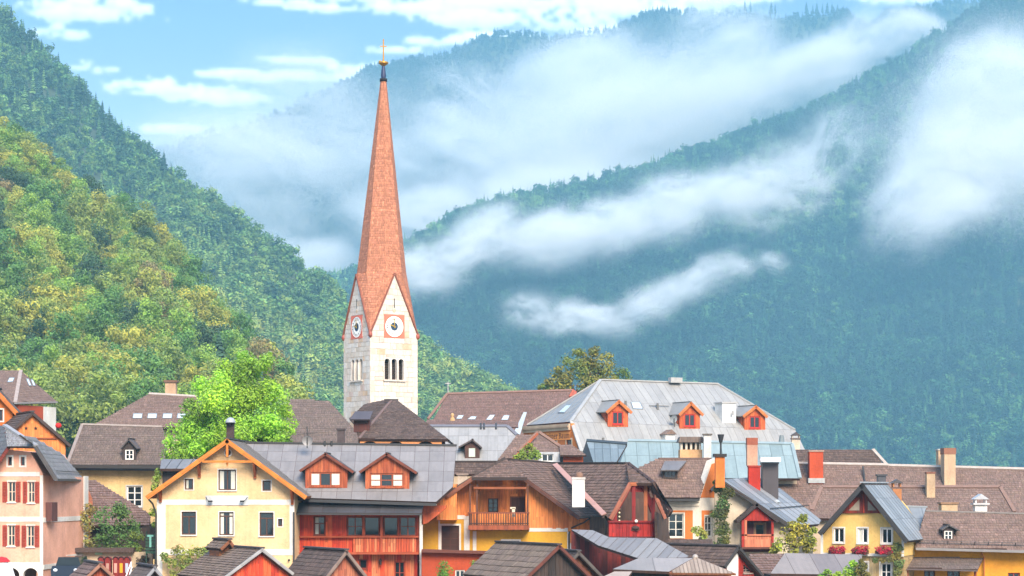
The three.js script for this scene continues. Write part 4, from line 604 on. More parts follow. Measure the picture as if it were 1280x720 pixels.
  for (const [a, c] of [[[656, 597], [724, 645.5]]]) part(H, 'barge_board', beamGeo(rs.hit(...a).add(V(0, -0.12, 0.08)), rs.hit(...c).add(V(0, -0.12, 0.08)), 0.08, 0.26), M(0x6a4234, 'wood'));
  const ls = threePl([633, 574, 129], [558, 620, 126.4], [633, 577, 136]); const lq = [P(633, 574, 129), P(591, 597, 126.6), P(558, 620, 126.4), P(558, 620, 126.4).add(V(0, 0, -8)), P(633, 574, 129).add(V(0, 0, -6))].map((p) => ls.of(p)); part(H, 'roof', slabGeo(ls, lq, -0.2, 0), DARKW[1]); part(H, 'barge_board', beamGeo(P(591, 598, 126.5), P(558, 621, 126.3), 0.08, 0.24), M(0x8a5138, 'wood'));
  part(H, 'valley_flashing', beamGeo(P(693.5, 580, 131.8), P(755, 643, 122.4), 0.34, 0.06, V(-0.2, 0.8, 0.6)), M(0xc09080, 'metal'));
  const bk = roofPl(600, 592, 131, 36); slope(H, bk, bk.qs([[568, 593], [608, 593], [628, 577], [568, 577]]), SH.dark, { thick: 0.16 }); part(H, 'ridge_cap', beamGeo(bk.hit(568, 576.8), bk.hit(632, 576.8), 0.3, 0.1), DARKW[0]); part(H, 'ridge_cap', beamGeo(P(633, 574, 129), P(694, 578.5, 134.2), 0.3, 0.1), DARKW[0]);
  chimney(H, [715.5, 599, 731, 624], 124.6, WHITE, { cap: M(0xd8d2c8, 'plaster'), over: 0.04, depth: 0.8 }); part(H, 'chimney_cowl', new THREE.LatheGeometry([[0.0, 0.42], [0.2, 0.36], [0.26, 0.2], [0.2, 0.0]].map(([r, y]) => V2(r, y)), 10).translate(...P(724, 598, 125).toArray()), M(0x8a6a58, 'stone'));
  chimney(H, [572, 594, 584, 606], 130.5, M(0xc8b8a8, 'plaster'), { cap: M(0x9a8a80, 'stone') });
  part(H, 'downpipe', tubeGeo([P(737, 648, 126.4), P(732, 652, 126.6), P(714, 660, 127.6), P(711.5, 664, 127.8), P(711.5, 760, 127.8)], 0.06), gutterM); part(H, 'gutter', beamGeo(P(722, 647, 126.3), P(757, 645.5, 126.6), 0.14, 0.1), gutterM);
  // planked side that carries on under the eave
  const sd = wallPl(725, 655, 127.6), sp = [[711, 664], [741, 664], [741, 645], [711, 645]], sw = wall(H, sd, sp, ORANGE[2], [], { body: 4 }); pieces(sw, 'plank', sd, sd.qs(sp), { du: 0.25, w0: 0.001, w1: 0.024, mats: ORANGE });
  // orange terrace wall with the two clipped shrubs before it
  const tw = wallPl(570, 700, 124), tp = [[527, 780], [609, 780], [609, 691], [527, 688]]; wall(H, tw, tp, M(0xb84a26, 'plaster'), [[569, 712.5, 581, 722, { frame: WHITE, trim: null, cols: 2 }]], { body: 3, name: 'terrace_wall', opts: { deep: 0.05 } }); part(H, 'coping', beamGeo(P(527, 688.5, 123.8), P(610, 690.5, 123.8), 0.6, 0.18), M(0x6e4034, 'stone'));
}
// ---------- the dark barn with the open red gable ----------
{
  const H = thing('shingled_barn', 'shingle roofed barn with an open gable and bright red balcony', 'barn', base(790, 124)), az = 24, pl = wallPl(795, 650, 122.4, az);
  const s1 = threePl([782, 579, 127], [693, 579, 133], [763, 648, 122.6]); slope(H, s1, s1.qs([[693, 578.5], [782, 578.5], [789, 602.5], [763, 648], [754, 646]]), SH.wood, { thick: 0.22 });
  const hip = threePl([788, 603, 122.6], [814, 603, 122.2], [783, 579, 127]); slope(H, hip, hip.qs([[787, 604], [816, 604], [783, 578.5]]), SH.wood, { thick: 0.16 });
  const s2 = threePl([783, 579, 127], [814, 603, 122.2], [833, 647, 121.8]); slope(H, s2, s2.qs([[783, 578.5], [815, 603], [834, 647], [838, 640]]), SH.dark, { thick: 0.2 });
  part(H, 'ridge_cap', beamGeo(P(693, 578.5, 133), P(783, 578.5, 127), 0.3, 0.1), DARKW[0]);
  const dr = M(0x8a1a16, 'wood'), rd = [0xa81e18, 0xb82a20, 0x961812].map((h) => M(h, 'wood'));
  for (const [a, b] of [[[788, 604], [763, 649]], [[812, 604], [832, 648]]]) part(H, 'barge_board', beamGeo(pl.hit(...a), pl.hit(...b), 0.1, 0.28), M(0xa06048, 'wood'));
  part(H, 'tie_beam', beamGeo(pl.hit(787, 605), pl.hit(813, 605), 0.16, 0.22), M(0xb8663a, 'wood')); 
  const back = pl.off(-5.5); wall(H, back, [[764, 690], [836, 690], [836, 640], [812, 606], [788, 606], [764, 640]], M(0x5a3e30, 'wood'), [], { body: 2 });
  const par = [[761, 672.5], [821, 672.5], [821, 652.5], [761, 652.5]], pp = part(H, 'parapet', slabGeo(pl, pl.qs(par), -0.1, 0), dr); pieces(pp, 'plank', pl, pl.qs(par), { du: 0.24, gap: 0.02, w0: 0.001, w1: 0.03, mats: rd, jit: 0.012 });
  part(H, 'rail', beamGeo(pl.hit(760, 652).addScaledVector(pl.n, 0.05), pl.hit(822, 652).addScaledVector(pl.n, 0.05), 0.2, 0.12), dr); part(H, 'rail', beamGeo(pl.hit(760, 672).addScaledVector(pl.n, 0.06), pl.hit(822, 672).addScaledVector(pl.n, 0.06), 0.2, 0.14), M(0x5a1c18, 'wood'));
  for (const [x, y0, y1] of [[793, 672, 606], [817.5, 676, 622], [770, 672, 640], [808, 652, 606]]) part(H, 'post', beamGeo(pl.hit(x, y0).addScaledVector(pl.n, -0.1), pl.hit(x, y1).addScaledVector(pl.n, -0.1), 0.22, 0.22), x === 808 ? M(0xb8663a, 'wood') : dr);
  for (const [a, b] of [[[770, 640], [788, 607]], [[817, 640], [806, 607]]]) part(H, 'brace', beamGeo(pl.hit(...a).addScaledVector(pl.n, -0.12), pl.hit(...b).addScaledVector(pl.n, -0.12), 0.14, 0.3), dr);
  const gb = [[788, 615], [812, 615], [812, 606], [788, 606]]; pieces(H, 'plank', pl.off(-0.2), pl.off(-0.2).qs(gb), { du: 0.24, w0: 0, w1: 0.03, mats: [dr] });
  part(H, 'floor', slabGeo(new Plane(pl.hit(761, 672), V(0, 1, 0), pl.u), [V2(0, -0.05), V2(3.2, -0.05), V2(3.2, 2.6), V2(0, 2.6)].map((p) => V2(p.x, p.y)), -0.15, 0), M(0x7a5a44, 'wood'));
  const f = sub(H, 'hanging_ornament'), o = pl.hit(793, 660).addScaledVector(pl.n, 0.12); part(f, 'figure', mergeGeometries([new THREE.SphereGeometry(0.2, 8, 6).scale(1.3, 0.7, 0.6), new THREE.BoxGeometry(0.55, 0.07, 0.07).translate(0, -0.12, 0)]).translate(o.x, o.y, o.z), M(0x3a2620)); part(f, 'head', new THREE.SphereGeometry(0.11, 8, 6).translate(o.x + 0.05, o.y + 0.42, o.z), M(0xd0ccc4));
  for (let i = 0; i < 4; i++) { const p = pl.hit(777, 636 + i * 5).addScaledVector(pl.n, -0.3); part(H, 'small_lamp', new THREE.SphereGeometry(0.06, 6, 5).translate(p.x, p.y, p.z), M(0xe6d8a8)); }
  const sdp = threePl([821, 650, 122], [822, 690, 122.4], [838, 690, 126]); part(H, 'side_wall', slabGeo(sdp, sdp.qs([[821, 640], [822, 690], [840, 690], [834, 648]]), -0.15, 0), M(0x5c4638, 'wood')); part(H, 'side_wall', slabGeo(wallPl(750, 660, 126.2), wallPl(750, 660, 126.2).qs([[738, 690], [766, 690], [766, 646], [738, 646]]), -3, 0), M(0x5c4638, 'wood'));
  part(H, 'downpipe', tubeGeo([P(757, 646, 122.6), P(758, 650, 123), P(757, 668, 123.4)], 0.09), gutterM);
}
// ---------- the waterside sheds ----------
function shed(name, label, { D, az, A, L, Rr, len, cover, boards, plank = 0.2, barge, baseY = 1, wallM, under, bw, wins = [], px }) {
  const H = thing(name, label, 'boathouse', base(A[0], D, baseY)), pb = wallPl(A[0], A[1], D, az), pl = pb.off(-0.35); gableRoof(H, pb, A, L, Rr, len, cover, { barge, bw: bw ?? 0.16, under: under ?? woodDark, ridgeM: M(0x4a4240, 'wood') });
  const a = pb.q(...A), l = pb.q(...L), r = pb.q(...Rr), k = 0.86, t = (p) => V2(mix(a.x, p.x, k), mix(a.y, p.y, k) - 0.2), bot = baseY - pl.o.y, poly = [V2(t(l).x, bot), V2(t(r).x, bot), t(r), V2(a.x, a.y - 0.2), t(l)], w = wall(H, pl, poly, wallM ?? boards[0], wins, { body: len - 0.8, opts: { trim: null } });
  if (boards) pieces(w, 'plank', pl, poly, { du: plank, w0: 0.001, w1: 0.024, mats: boards, jit: 0.012, holes: holesOf(pl, wins) }); return H;
}
const grit = { w: 0.22, h: 0.2, lift: 0.04, mat: M(0x86705f, 'shingle'), tone: 0.22 };
shed('boathouse', 'red boathouse with a brown ribbed roof below the cream house', { D: 104, az: 30, A: [327.5, 685.5], L: [276, 724], Rr: [374, 722], len: 6.4, cover: grit, boards: RED, barge: M(0xa8a6a4, 'wood'), plank: 0.22 });
shed('boathouse', 'small gable top peeping over the red boathouse roof', { D: 107, az: 30, A: [287, 674.5], L: [275, 686], Rr: [296, 687], len: 2.2, cover: grit, boards: BROWNW, barge: BROWNW[0] });
shed('boathouse', 'pinkish plank boathouse with dark shingle roof below the red house', { D: 102, az: 30, A: [433, 687.5], L: [400, 730], Rr: [463, 726], len: 5.2, cover: SH.dark, boards: [0xb5654a, 0xa85a40, 0xc07454].map((h) => M(h, 'wood')), barge: M(0x8a7468, 'wood'), plank: 0.24 });
shed('boathouse', 'dark weathered plank boathouse with a flat shingle roof', { D: 100, az: 30, A: [699, 681], L: [655, 724], Rr: [744, 726], len: 6.4, cover: { w: 0.42, h: 0.42, lift: 0.03, mat: M(0x7e6a5a, 'shingle'), tone: 0.16 }, boards: DARKW, barge: M(0x6a3424, 'wood'), plank: 0.22 });
shed('boathouse', 'narrow orange plank gable behind the dark weathered boathouse', { D: 106, az: 20, A: [723.5, 689], L: [708, 706], Rr: [757, 724], len: 3, cover: SH.dark, boards: BROWNW, barge: M(0x5c544e, 'wood'), plank: 0.24 });
shed('boathouse', 'little boathouse with orange gable and brown tile roof', { D: 103, az: 24, A: [125.5, 704], L: [104, 724], Rr: [147, 724], len: 3.6, cover: SH.tile, boards: [0xc05a34, 0xb04c28].map((h) => M(h, 'wood')), barge: M(0xa07058, 'wood') });
shed('boathouse', 'little boathouse with pale barge boards and a grey roof', { D: 103, az: 24, A: [193.5, 708], L: [180, 724], Rr: [208, 726], len: 3.6, cover: SH.slateD, boards: DARKW, barge: M(0x9a9a9c, 'wood') });
shed('boathouse', 'shed with shingle roof and half white, half red gable', { D: 108, az: 44, A: [923, 682.5], L: [905, 708], Rr: [953, 718], len: 6, cover: SH.dark, boards: [M(0xb02c1a, 'wood'), M(0xa02416, 'wood')], barge: M(0x3c3836, 'wood'), wins: [[929, 705, 939.5, 716, { frame: M(0x8a7a70), rows: 3, cols: 2 }]] });
{ // white plastered half of that gable
  const o = scene.children[scene.children.length - 1], pl = wallPl(923, 682.5, 108, 44).off(-0.3), b = [[908, 725], [922, 725], [922, 690], [908, 708]]; part(o, 'white_panel', slabGeo(pl, pl.qs(b), 0, 0.05), M(0xe8e4dc, 'plaster'));
}
function leanto(name, label, D, pitch, az, roofPx, cover, wallPx, wallM, boards, extra = {}) {
  const H = thing(name, label, 'shed', base(roofPx[0][0], D, 1)), rp = roofPl(roofPx[0][0], roofPx[0][1], D, pitch, az); slope(H, rp, rp.qs(roofPx), cover, { thick: 0.14, under: extra.under ?? woodDark });
  if (wallPx) { const q = Math.min(...wallPx.map((p) => p[0])), pl = wallPl(q, wallPx[0][1], D + (extra.back ?? 0.3), extra.waz ?? az), w = wall(H, pl, wallPx, wallM, [], { body: 2.4 }); if (boards) pieces(w, 'plank', pl, pl.qs(wallPx), { du: 0.26, w0: 0.001, w1: 0.024, mats: boards, jit: 0.01 }); }
  return H;
}
leanto('lean_to', 'dark red lean-to with a grey sheet roof under the red balcony', 113, 17, -22, [[714, 662], [748, 682], [798, 698], [864, 697], [821, 673], [762, 672], [741, 663]], { du: 0.55, dv: 9, mats: [0x8a8480, 0x827c78, 0x928c86].map((h) => M(h, 'metal')), seam: M(0x77716d, 'metal') }, [[714, 800], [798, 800], [798, 699], [748, 683], [714, 664]], M(0x5a1c14, 'wood'), [0x6a1e16, 0x7a2418, 0x501812].map((h) => M(h, 'wood')), { waz: -10, back: -0.3 });
leanto('shed', 'low shed with a pale grey felt roof', 103, 16, 0, [[766, 711.6], [836.3, 714.7], [866, 697.8], [799, 697.5]], { du: 2.2, dv: 9, mats: [0x9a918a, 0xa39a92, 0x8f8780].map((h) => M(h, 'metal')), seam: M(0x8a827c, 'metal') }, [[775, 760], [838, 760], [838, 716], [775, 713.5]], DARKW[1], DARKW);
leanto('shed', 'low shed with a beige felt roof at the lean-to foot', 101, 14, 0, [[752, 722], [783, 724], [790, 714.5], [768, 714.5]], { du: 2.2, dv: 9, mats: [M(0xb09a88, 'metal')], seam: null }, [[756, 760], [782, 760], [782, 725], [756, 724]], BROWNW[1], null);
{
  const H = thing('pavilion', 'small pavilion with a tan ribbed pyramid roof', 'pavilion', base(876, 101, 1)), f = roofPl(876, 716.5, 100.5, 20), q = f.qs([[836, 716], [920, 717], [869, 696.5]]); slope(H, f, q, { du: 0.2, dv: 9, mats: [0xa8927c, 0x9c8670, 0xb29c86].map((h) => M(h, 'metal')), seam: M(0x8a745e, 'metal') }, { thick: 0.1, under: BROWNW[0] });
  const ap = f.hit(869, 696.5), l = f.hit(836, 716), r = f.hit(920, 717), back = V(ap.x, l.y, ap.z * 2 - l.z); for (const [a, b] of [[l, back], [back, r]]) { const n = a.clone().sub(ap).cross(b.clone().sub(ap)); if (n.y < 0) n.negate(); const s = new Plane(ap, n); slope(H, s, [ap, a, b].map((p) => s.of(p)), { du: 0.2, dv: 9, mats: [M(0xa8927c, 'metal'), M(0x9c8670, 'metal')], seam: null }, { thick: 0.1, under: BROWNW[0] }); }
  const w = wallPl(876, 720, 101); wall(H, w, [[840, 760], [914, 760], [914, 717.5], [840, 717]], M(0xb06a44, 'wood'), [], { body: 2 }); part(H, 'finial', new THREE.SphereGeometry(0.16, 8, 6).translate(ap.x, ap.y, ap.z), M(0xb0a498, 'metal'));
}
leanto('shed', 'shed with a dark brown tiled roof beside the half white gable', 114, 24, 10, [[930, 720], [963, 720], [980, 692], [938, 692]], SH.tile, [[930, 780], [963, 780], [963, 722], [930, 722]], M(0x4a2a20, 'wood'), null);
leanto('shed', 'long shed with a weathered taupe roof below the flower house', 110, 20, 4, [[963, 717], [1023, 718], [1080, 722], [1077, 693.5], [981, 691.5]], { du: 1.4, dv: 9, mats: [0x8a7e76, 0x93877e, 0x81756e].map((h) => M(h, 'metal')), seam: null }, [[965, 780], [1078, 780], [1078, 724], [965, 719]], DARKW[1], DARKW);
leanto('shed', 'strip of brown shingle roof under the orange and white house', 124, 18, 0, [[826, 684], [892, 684], [890, 674], [822, 674]], SH.dark, [[826, 720], [890, 720], [890, 685], [826, 685]], M(0x4a2a20, 'wood'), null);

// ---------- the orange and white house ----------
{
  const H = thing('orange_white_house', 'orange and white house with a brown roof and shed dormer', 'house', base(850, 132)), rp = roofPl(850, 622, 131, 42, 6), ORA = M(0xdc7a34, 'plaster'), OW = M(0xe6dccb, 'plaster');
  slope(H, rp, rp.qs([[800, 622], [875, 622], [889, 573], [823, 573], [788, 590]]), SH.slate, { thick: 0.2 }); part(H, 'ridge_cap', beamGeo(rp.hit(823, 573), rp.hit(889, 573), 0.25, 0.1), M(0x75605a, 'stone')); part(H, 'gutter', beamGeo(rp.hit(800, 623).add(V(0, -0.1, 0.1)), rp.hit(874, 623).add(V(0, -0.1, 0.1)), 0.16, 0.14), M(0x2a2828, 'metal'));
  const pl = wallPl(850, 650, 131.8), W = [[835.5, 642, 854.4, 671.5, { frame: WHITE, trim: M(0xe6dccb, 'plaster'), tw: 0.08, rows: 3, cols: 2 }]]; wall(H, pl, [[815, 760], [874, 760], [874, 624], [815, 624]], OW, W, { body: 7 });
  for (const r of [[832, 638, 834, 678], [856.3, 638, 866, 678], [834.2, 672.5, 856, 678]]) bandOn(H, pl, r, ORA, 0.02, 'panel'); bandOn(H, pl, [834.2, 638, 856, 641], ORA, 0.02, 'panel'); bandOn(H, pl, [815, 631, 874, 633], M(0xd8cdbb, 'plaster'), 0.06, 'cornice'); bandOn(H, pl, [815, 625, 874, 627.5], M(0xd8cdbb, 'plaster'), 0.1, 'cornice');
  const sp = new Plane(pl.hit(874, 650), V(Math.sin(48 * R), 0, Math.cos(48 * R))), SW = [[881, 645, 891, 671.5, { frame: WHITE, trim: M(0xe6dccb, 'plaster'), rows: 3, cols: 2, sill: false, fw: 0.1 }]];
  wall(H, sp, [[874, 760], [897, 760], [897, 573], [889, 576], [874, 622]], OW, SW, { thick: 0.4 }); part(H, 'gable_panel', slabGeo(sp, sp.qs([[875.5, 622], [896, 622], [896, 578], [889.5, 580]]), 0.002, 0.03), ORA); part(H, 'panel', slabGeo(sp, sp.qs([[877, 678], [880, 678], [880, 640], [877, 640]]), 0.002, 0.03), ORA); part(H, 'panel', slabGeo(sp, sp.qs([[877, 643.5], [896, 643.5], [896, 638], [877, 638]]), 0.004, 0.028), ORA);
  chimney(H, [894.5, 571, 906, 600], 130.5, ORA, { cap: M(0x3a3432, 'stone'), over: 0.12, capH: 0.2 });
  const g = sub(H, 'dormer'), dp = wallPl(838, 598, rp.depth(838, 598) - 0.1), dd = dp.rect([828.5, 587, 846, 598.5]); part(g, 'wall', slabGeo(dp, dp.qs([[828, 599], [847, 599], [847, 586], [828, 586]]), -1.2, 0, [dp.rect([830.5, 589, 844.5, 597])]), DARKW[1]); windowParts(g, dp, [830.5, 589, 844.5, 597], { frame: M(0x4a4444), cols: 3, fw: 0.05, sill: false });
  const dr = roofPl(838, 587, rp.depth(838, 598) - 0.5, 20); part(g, 'roof', slabGeo(dr, dr.qs([[826, 587.5], [848, 587.5], [858, 576], [831, 576]]), -0.08, 0), M(0x77706c, 'metal'));
}
// ---------- the house with the ivy, metal roof and little red balcony gable ----------
{
  const H = thing('ivy_house', 'cream house with a lead grey roof and carved red balcony', 'house', base(945, 133)), pl = wallPl(940, 650, 133), CR = M(0xd9cab2, 'plaster');
  wall(H, pl, [[893, 760], [986, 760], [986, 658], [907, 606], [893, 606]], CR, [], { body: 8 });
  const rs = threePl([903, 600.5, 132.4], [990, 657.5, 132.4], [976, 611, 141.5]); slope(H, rs, rs.qs([[901, 600], [990, 658], [1024, 655], [1026, 650], [976, 611], [934, 597]]), { du: 1.3, dv: 2.6, mats: [0x8d9092, 0x84878a, 0x7b7e82, 0x96989a].map((h) => M(h, 'metal')), seam: M(0x74777a, 'metal') }, { thick: 0.2 });
  part(H, 'barge_board', beamGeo(P(902, 602, 132.3), P(990, 659.5, 132.3), 0.1, 0.26), M(0x3a3634, 'wood')); part(H, 'snow_bar', beamGeo(rs.hit(962, 637).addScaledVector(rs.n, 0.1), rs.hit(1010, 633).addScaledVector(rs.n, 0.1), 0.06, 0.06), gutterM);
  const ls = threePl([903, 600.5, 132.4], [885, 620, 132.4], [903, 602, 140]); part(H, 'roof', slabGeo(ls, [P(903, 600.5, 132.4), P(890, 614, 132.4), P(890, 614, 132.4).add(V(0, 0, -8)), P(903, 600.5, 132.4).add(V(0, 0, -8))].map((p) => ls.of(p)), -0.2, 0), M(0x5c5a5a, 'metal'));
  // balcony bay
  const bp = wallPl(945, 650, 131.6), RD = [0xb22a1a, 0xa62214].map((h) => M(h, 'wood')), SAL = M(0xd8805c, 'wood'); gableRoof(H, bp, [946, 629], [920.5, 651], [974, 651], 2.2, SH.dark, { barge: M(0x3e3230, 'wood'), ridgeM: null, thick: 0.12 });
  const tp = [[928, 651], [966, 651], [946, 634]], ti = bp.off(-0.25), tw = part(H, 'gable_boards', slabGeo(ti, ti.qs(tp), -0.1, 0), RD[0]); pieces(tw, 'plank', ti, ti.qs(tp), { du: 0.22, w0: 0.001, w1: 0.03, mats: RD });
  const bk = bp.off(-1.2), BW = [[944, 655, 956, 670, { frame: M(0x8a6a50), trim: M(0x9a7a5a, 'wood'), cols: 1 }]]; wall(H, bk, [[927, 690], [966, 690], [966, 648], [927, 648]], M(0x6a2a24, 'wood'), BW); part(H, 'shutter', slabGeo(bk, bk.qs([[934, 671], [942, 671], [942, 653], [934, 653]]), 0.01, 0.06), M(0x5a2a34, 'wood'));
  const sc = (x, y) => { const p = new THREE.Path(), c = ti.q(x, y); p.absellipse(c.x, c.y, 0.08, 0.13, 0, 6.2832); p.isPath = true; return p; }, pf = bp.off(-0.25); part(H, 'parapet', slabGeo(pf, pf.qs([[928, 684.5], [966, 684.5], [966, 669], [928, 669]]), -0.06, 0, [932, 936.5, 941, 945.5, 950, 954.5, 959, 963].map((x) => sc(x, 677.5)).concat([934, 943, 952, 961].map((x) => { const p = new THREE.Path(), c = ti.q(x, 672.5); p.absellipse(c.x, c.y, 0.05, 0.06, 0, 6.2832); p.isPath = true; return p; }))), SAL); part(H, 'rail', beamGeo(pf.hit(927, 668.8), pf.hit(967, 668.8), 0.16, 0.1), SAL); part(H, 'floor', beamGeo(pf.hit(927, 685).add(V(0, 0, -0.5)), pf.hit(967, 685).add(V(0, 0, -0.5)), 1.2, 0.14), M(0x6a3a2a, 'wood'));
  for (const [x, m] of [[928.5, RD[0]], [932, SAL], [965.5, RD[1]]]) part(H, 'post', beamGeo(pf.hit(x, 685), pf.hit(x, 650), 0.16, 0.16), m);
  chimney(H, [936, 584, 950.5, 613], 136.5, M(0xb8301e, 'plaster'), { cap: M(0xa03424, 'stone'), over: 0.04 }); chimney(H, [953.3, 580, 973, 624], 137.5, M(0x4a4346, 'metal'), { cap: M(0x5c5456, 'metal'), over: 0.05 }); part(H, 'chimney_lid', boxGeo(wallPl(962, 577, 137), ...(() => { const [a, b, c, d] = wallPl(962, 577, 137).rect([950.5, 572, 975.5, 577]); return [a, c, b, d]; })(), -0.7, 0.2), M(0xe2e0da, 'plain'));
  part(H, 'roof_hatch', boxGeo(rs, ...(() => { const q = rs.q(971, 628); return [q.x - 0.3, q.x + 0.3, q.y - 0.12, q.y + 0.12]; })(), 0.02, 0.14), M(0xc4c8ca, 'metal'));
}

// ---------- the yellow house with the flower boxes ----------
{
  const H = thing('flower_box_house', 'yellow gabled house with three crimson flower boxes', 'house', base(1078, 125)), pb = wallPl(1078, 604, 124.2, -24), pl = pb.off(-0.8), YE = M(0xe8c070, 'plaster'), wf = M(0xf0ede6);
  const lead = { du: 0.8, dv: 1.7, mats: [0x8a9094, 0x82888c, 0x92989c].map((h) => M(h, 'metal')), seam: M(0x767c80, 'metal') };
  const W = [[1042, 660, 1055, 678.5, { frame: wf, cols: 2 }], [1072, 660, 1084.6, 679, { frame: wf, cols: 2, curtain: 3 }], [1102, 660.5, 1115, 679.4, { frame: wf, cols: 2 }]]; wall(H, pl, [[1026, 695], [1130, 695], [1130, 665], [1078, 606], [1026, 662]], YE, W, { body: 7, opts: { sill: true, tw: 0.08 } });
  gableRoof(H, pb, [1078, 603.5], [1022.5, 666], [1136, 676], 6.5, lead, { barge: M(0x3a3838, 'wood'), bw: 0.3, under: M(0x4a3c36, 'wood'), ridgeM: M(0xa8aeb2, 'metal') });
  const gi = pl.off(0.1), gp = [[1052, 641.5], [1104, 641.5], [1078, 612]], gw = part(H, 'gable_boards', slabGeo(gi, gi.qs(gp), -0.1, 0), M(0x6a2418, 'wood')); pieces(gw, 'plank', gi, gi.qs(gp), { du: 0.25, w0: 0.001, w1: 0.03, mats: [0x8a2a1a, 0x7a3426, 0xa03a24].map((h) => M(h, 'wood')) }); for (const p of [[[1061, 638], [1074.5, 638], [1074.5, 624]], [[1085, 638], [1096, 638], [1085, 626]]]) part(gw, 'panel', slabGeo(gi, gi.qs(p), 0.035, 0.05), M(0xa89a88, 'plaster')); part(gw, 'post', beamGeo(gi.hit(1079, 641).add(V(0, 0, 0.06)), gi.hit(1079, 618).add(V(0, 0, 0.06)), 0.16, 0.1, V(1, 0, 0)), M(0xa8391f, 'wood'));
  bandOn(H, pl, [1026, 691.5, 1130, 695], WHITE, 0.05); bandOn(H, pl, [1026, 668, 1029, 691.3], WHITE, 0.02, 'pilaster'); bandOn(H, pl, [1127, 670, 1130, 691.3], WHITE, 0.02, 'pilaster');
  const lo = pl.off(-0.15), LW = [[1079.5, 703, 1084.8, 713, { frame: wf, cols: 1 }], [1101, 704, 1114, 726, { frame: wf, cols: 2, rows: 2 }]], lp = [[1028, 760], [1130, 760], [1130, 695.2], [1028, 695.2]], lw = wall(H, lo, lp, M(0xb89a68, 'wood'), LW, { body: 6 }); pieces(lw, 'plank', lo, lo.qs([[1076, 760], [1118, 760], [1118, 695.2], [1076, 695.2]]), { du: 0.2, w0: 0.001, w1: 0.026, mats: [0xc9ac78, 0xbc9e6a, 0xd2b888].map((h) => M(h, 'wood')), holes: holesOf(lo, LW).map(([a, b, c, d]) => [a - 0.1, b - 0.1, c + 0.1, d + 0.1]) });
  chimney(H, [1116, 611, 1127, 631], 130, M(0xc08050, 'plaster'), { cap: null, hood: M(0x4a4444, 'metal'), depth: 0.6 }); chimney(H, [1097.5, 595, 1107.5, 606], 131, M(0x4a4a50, 'metal'), { cap: M(0x3a3a3e, 'metal') });
  const wr = roofPl(1140, 660, 129, 36); slope(H, wr, wr.qs([[1136, 668], [1147, 668], [1158, 634], [1121, 632.5]]), lead, { thick: 0.15 }); part(H, 'ridge_cap', beamGeo(wr.hit(1120, 632), wr.hit(1159, 633.6), 0.24, 0.1), M(0x9aa2a6, 'metal')); part(H, 'gutter', beamGeo(P(1130, 676.5, 125.6), P(1148, 673, 127), 0.5, 0.24), M(0x888e92, 'metal'));
}
// ---------- the long house with the dormer and snow rail ----------
{
  const H = thing('ochre_house', 'ochre house with a long brown roof, snow rail and tiny dormer', 'house', base(1215, 127)), rp = roofPl(1215, 686, 126, 36), OC = M(0xe09a2c, 'plaster'), fr = M(0x5a3024);
  slope(H, rp, rp.qs([[1144, 684], [1320, 688.5], [1320, 643.5], [1157, 638.7]]), SH.slate, { thick: 0.2 }); part(H, 'ridge_cap', beamGeo(rp.hit(1157, 638.5), rp.hit(1320, 643), 0.26, 0.1), M(0x8a8480, 'stone')); part(H, 'gutter', beamGeo(rp.hit(1144, 685).add(V(0, -0.05, 0.1)), rp.hit(1320, 689.5).add(V(0, -0.05, 0.1)), 0.2, 0.16), M(0x8a8682, 'metal'));
  const rail = sub(H, 'snow_rail'), ra = rp.q(1150, 680), rb = rp.q(1320, 684); for (const h of [0.12, 0.26]) part(rail, 'bar', beamGeo(rp.pt(ra.x, ra.y, h), rp.pt(rb.x, rb.y, h), 0.035, 0.035), M(0x55504e, 'metal')); for (let i = 0; i <= 10; i++) part(rail, 'bracket', beamGeo(rp.pt(mix(ra.x, rb.x, i / 10), mix(ra.y, rb.y, i / 10), 0), rp.pt(mix(ra.x, rb.x, i / 10), mix(ra.y, rb.y, i / 10), 0.3), 0.05, 0.05, V(1, 0, 0)), M(0x55504e, 'metal'));
  const pl = wallPl(1215, 700, 126.7), W = [[1260, 716, 1275, 732, { frame: M(0x8a2a20), trim: null, cols: 2 }], [1155, 713, 1169, 734, { frame: fr, trim: null }], [1184, 713, 1200, 734, { frame: fr, trim: null }]]; wall(H, pl, [[1132, 760], [1330, 760], [1330, 690], [1132, 686]], OC, W, { body: 7 });
  const pr2 = roofPl(1180, 711, 124.8, 20); slope(H, pr2, pr2.qs([[1131, 709.5], [1222, 711.5], [1229, 697.5], [1140, 696]]), SH.slateD, { thick: 0.12, name: 'porch_roof' }); part(H, 'porch_gutter', beamGeo(P(1131, 711.5, 124.7), P(1222, 713.5, 124.7), 0.12, 0.1), M(0x5a4a44, 'metal')); for (const x of [1134, 1219]) part(H, 'porch_post', beamGeo(P(x, 760, 125), P(x, 712, 125), 0.14, 0.14), M(0x8a3a20, 'wood')); part(H, 'downpipe', tubeGeo([P(1227, 691, 126.3), P(1230, 697, 126.5), P(1230, 760, 126.5)], 0.05), M(0xb86a2c, 'metal'));
  const d = wallPl(1186, 675, rp.depth(1186, 675) - 0.1); dormer(H, d, { A: [1186, 656], L: [1177, 662], Rr: [1200, 663], face: [1179, 1192, 676.5], win: [1180.5, 663.5, 1190.5, 675], len: 1.8, cover: M(0x4f4a48, 'metal'), wallM: M(0x4a3c38, 'wood'), winOpt: { frame: M(0xe0dcd4), cols: 2, rows: 2, fw: 0.06, sill: false }, over: 0.15, bw: 0.08, thick: 0.06 });
  chimney(H, [1177, 630, 1197, 640], 133, M(0xc8ab88, 'plaster'), { cap: M(0x9a7a60, 'stone') }); chimney(H, [1219, 631, 1234, 641], 132.5, M(0xe0dedb, 'plaster'), { cap: M(0xd0cecb, 'metal'), over: 0.14, hood: M(0xc4c6c8, 'metal'), depth: 0.7 });
}
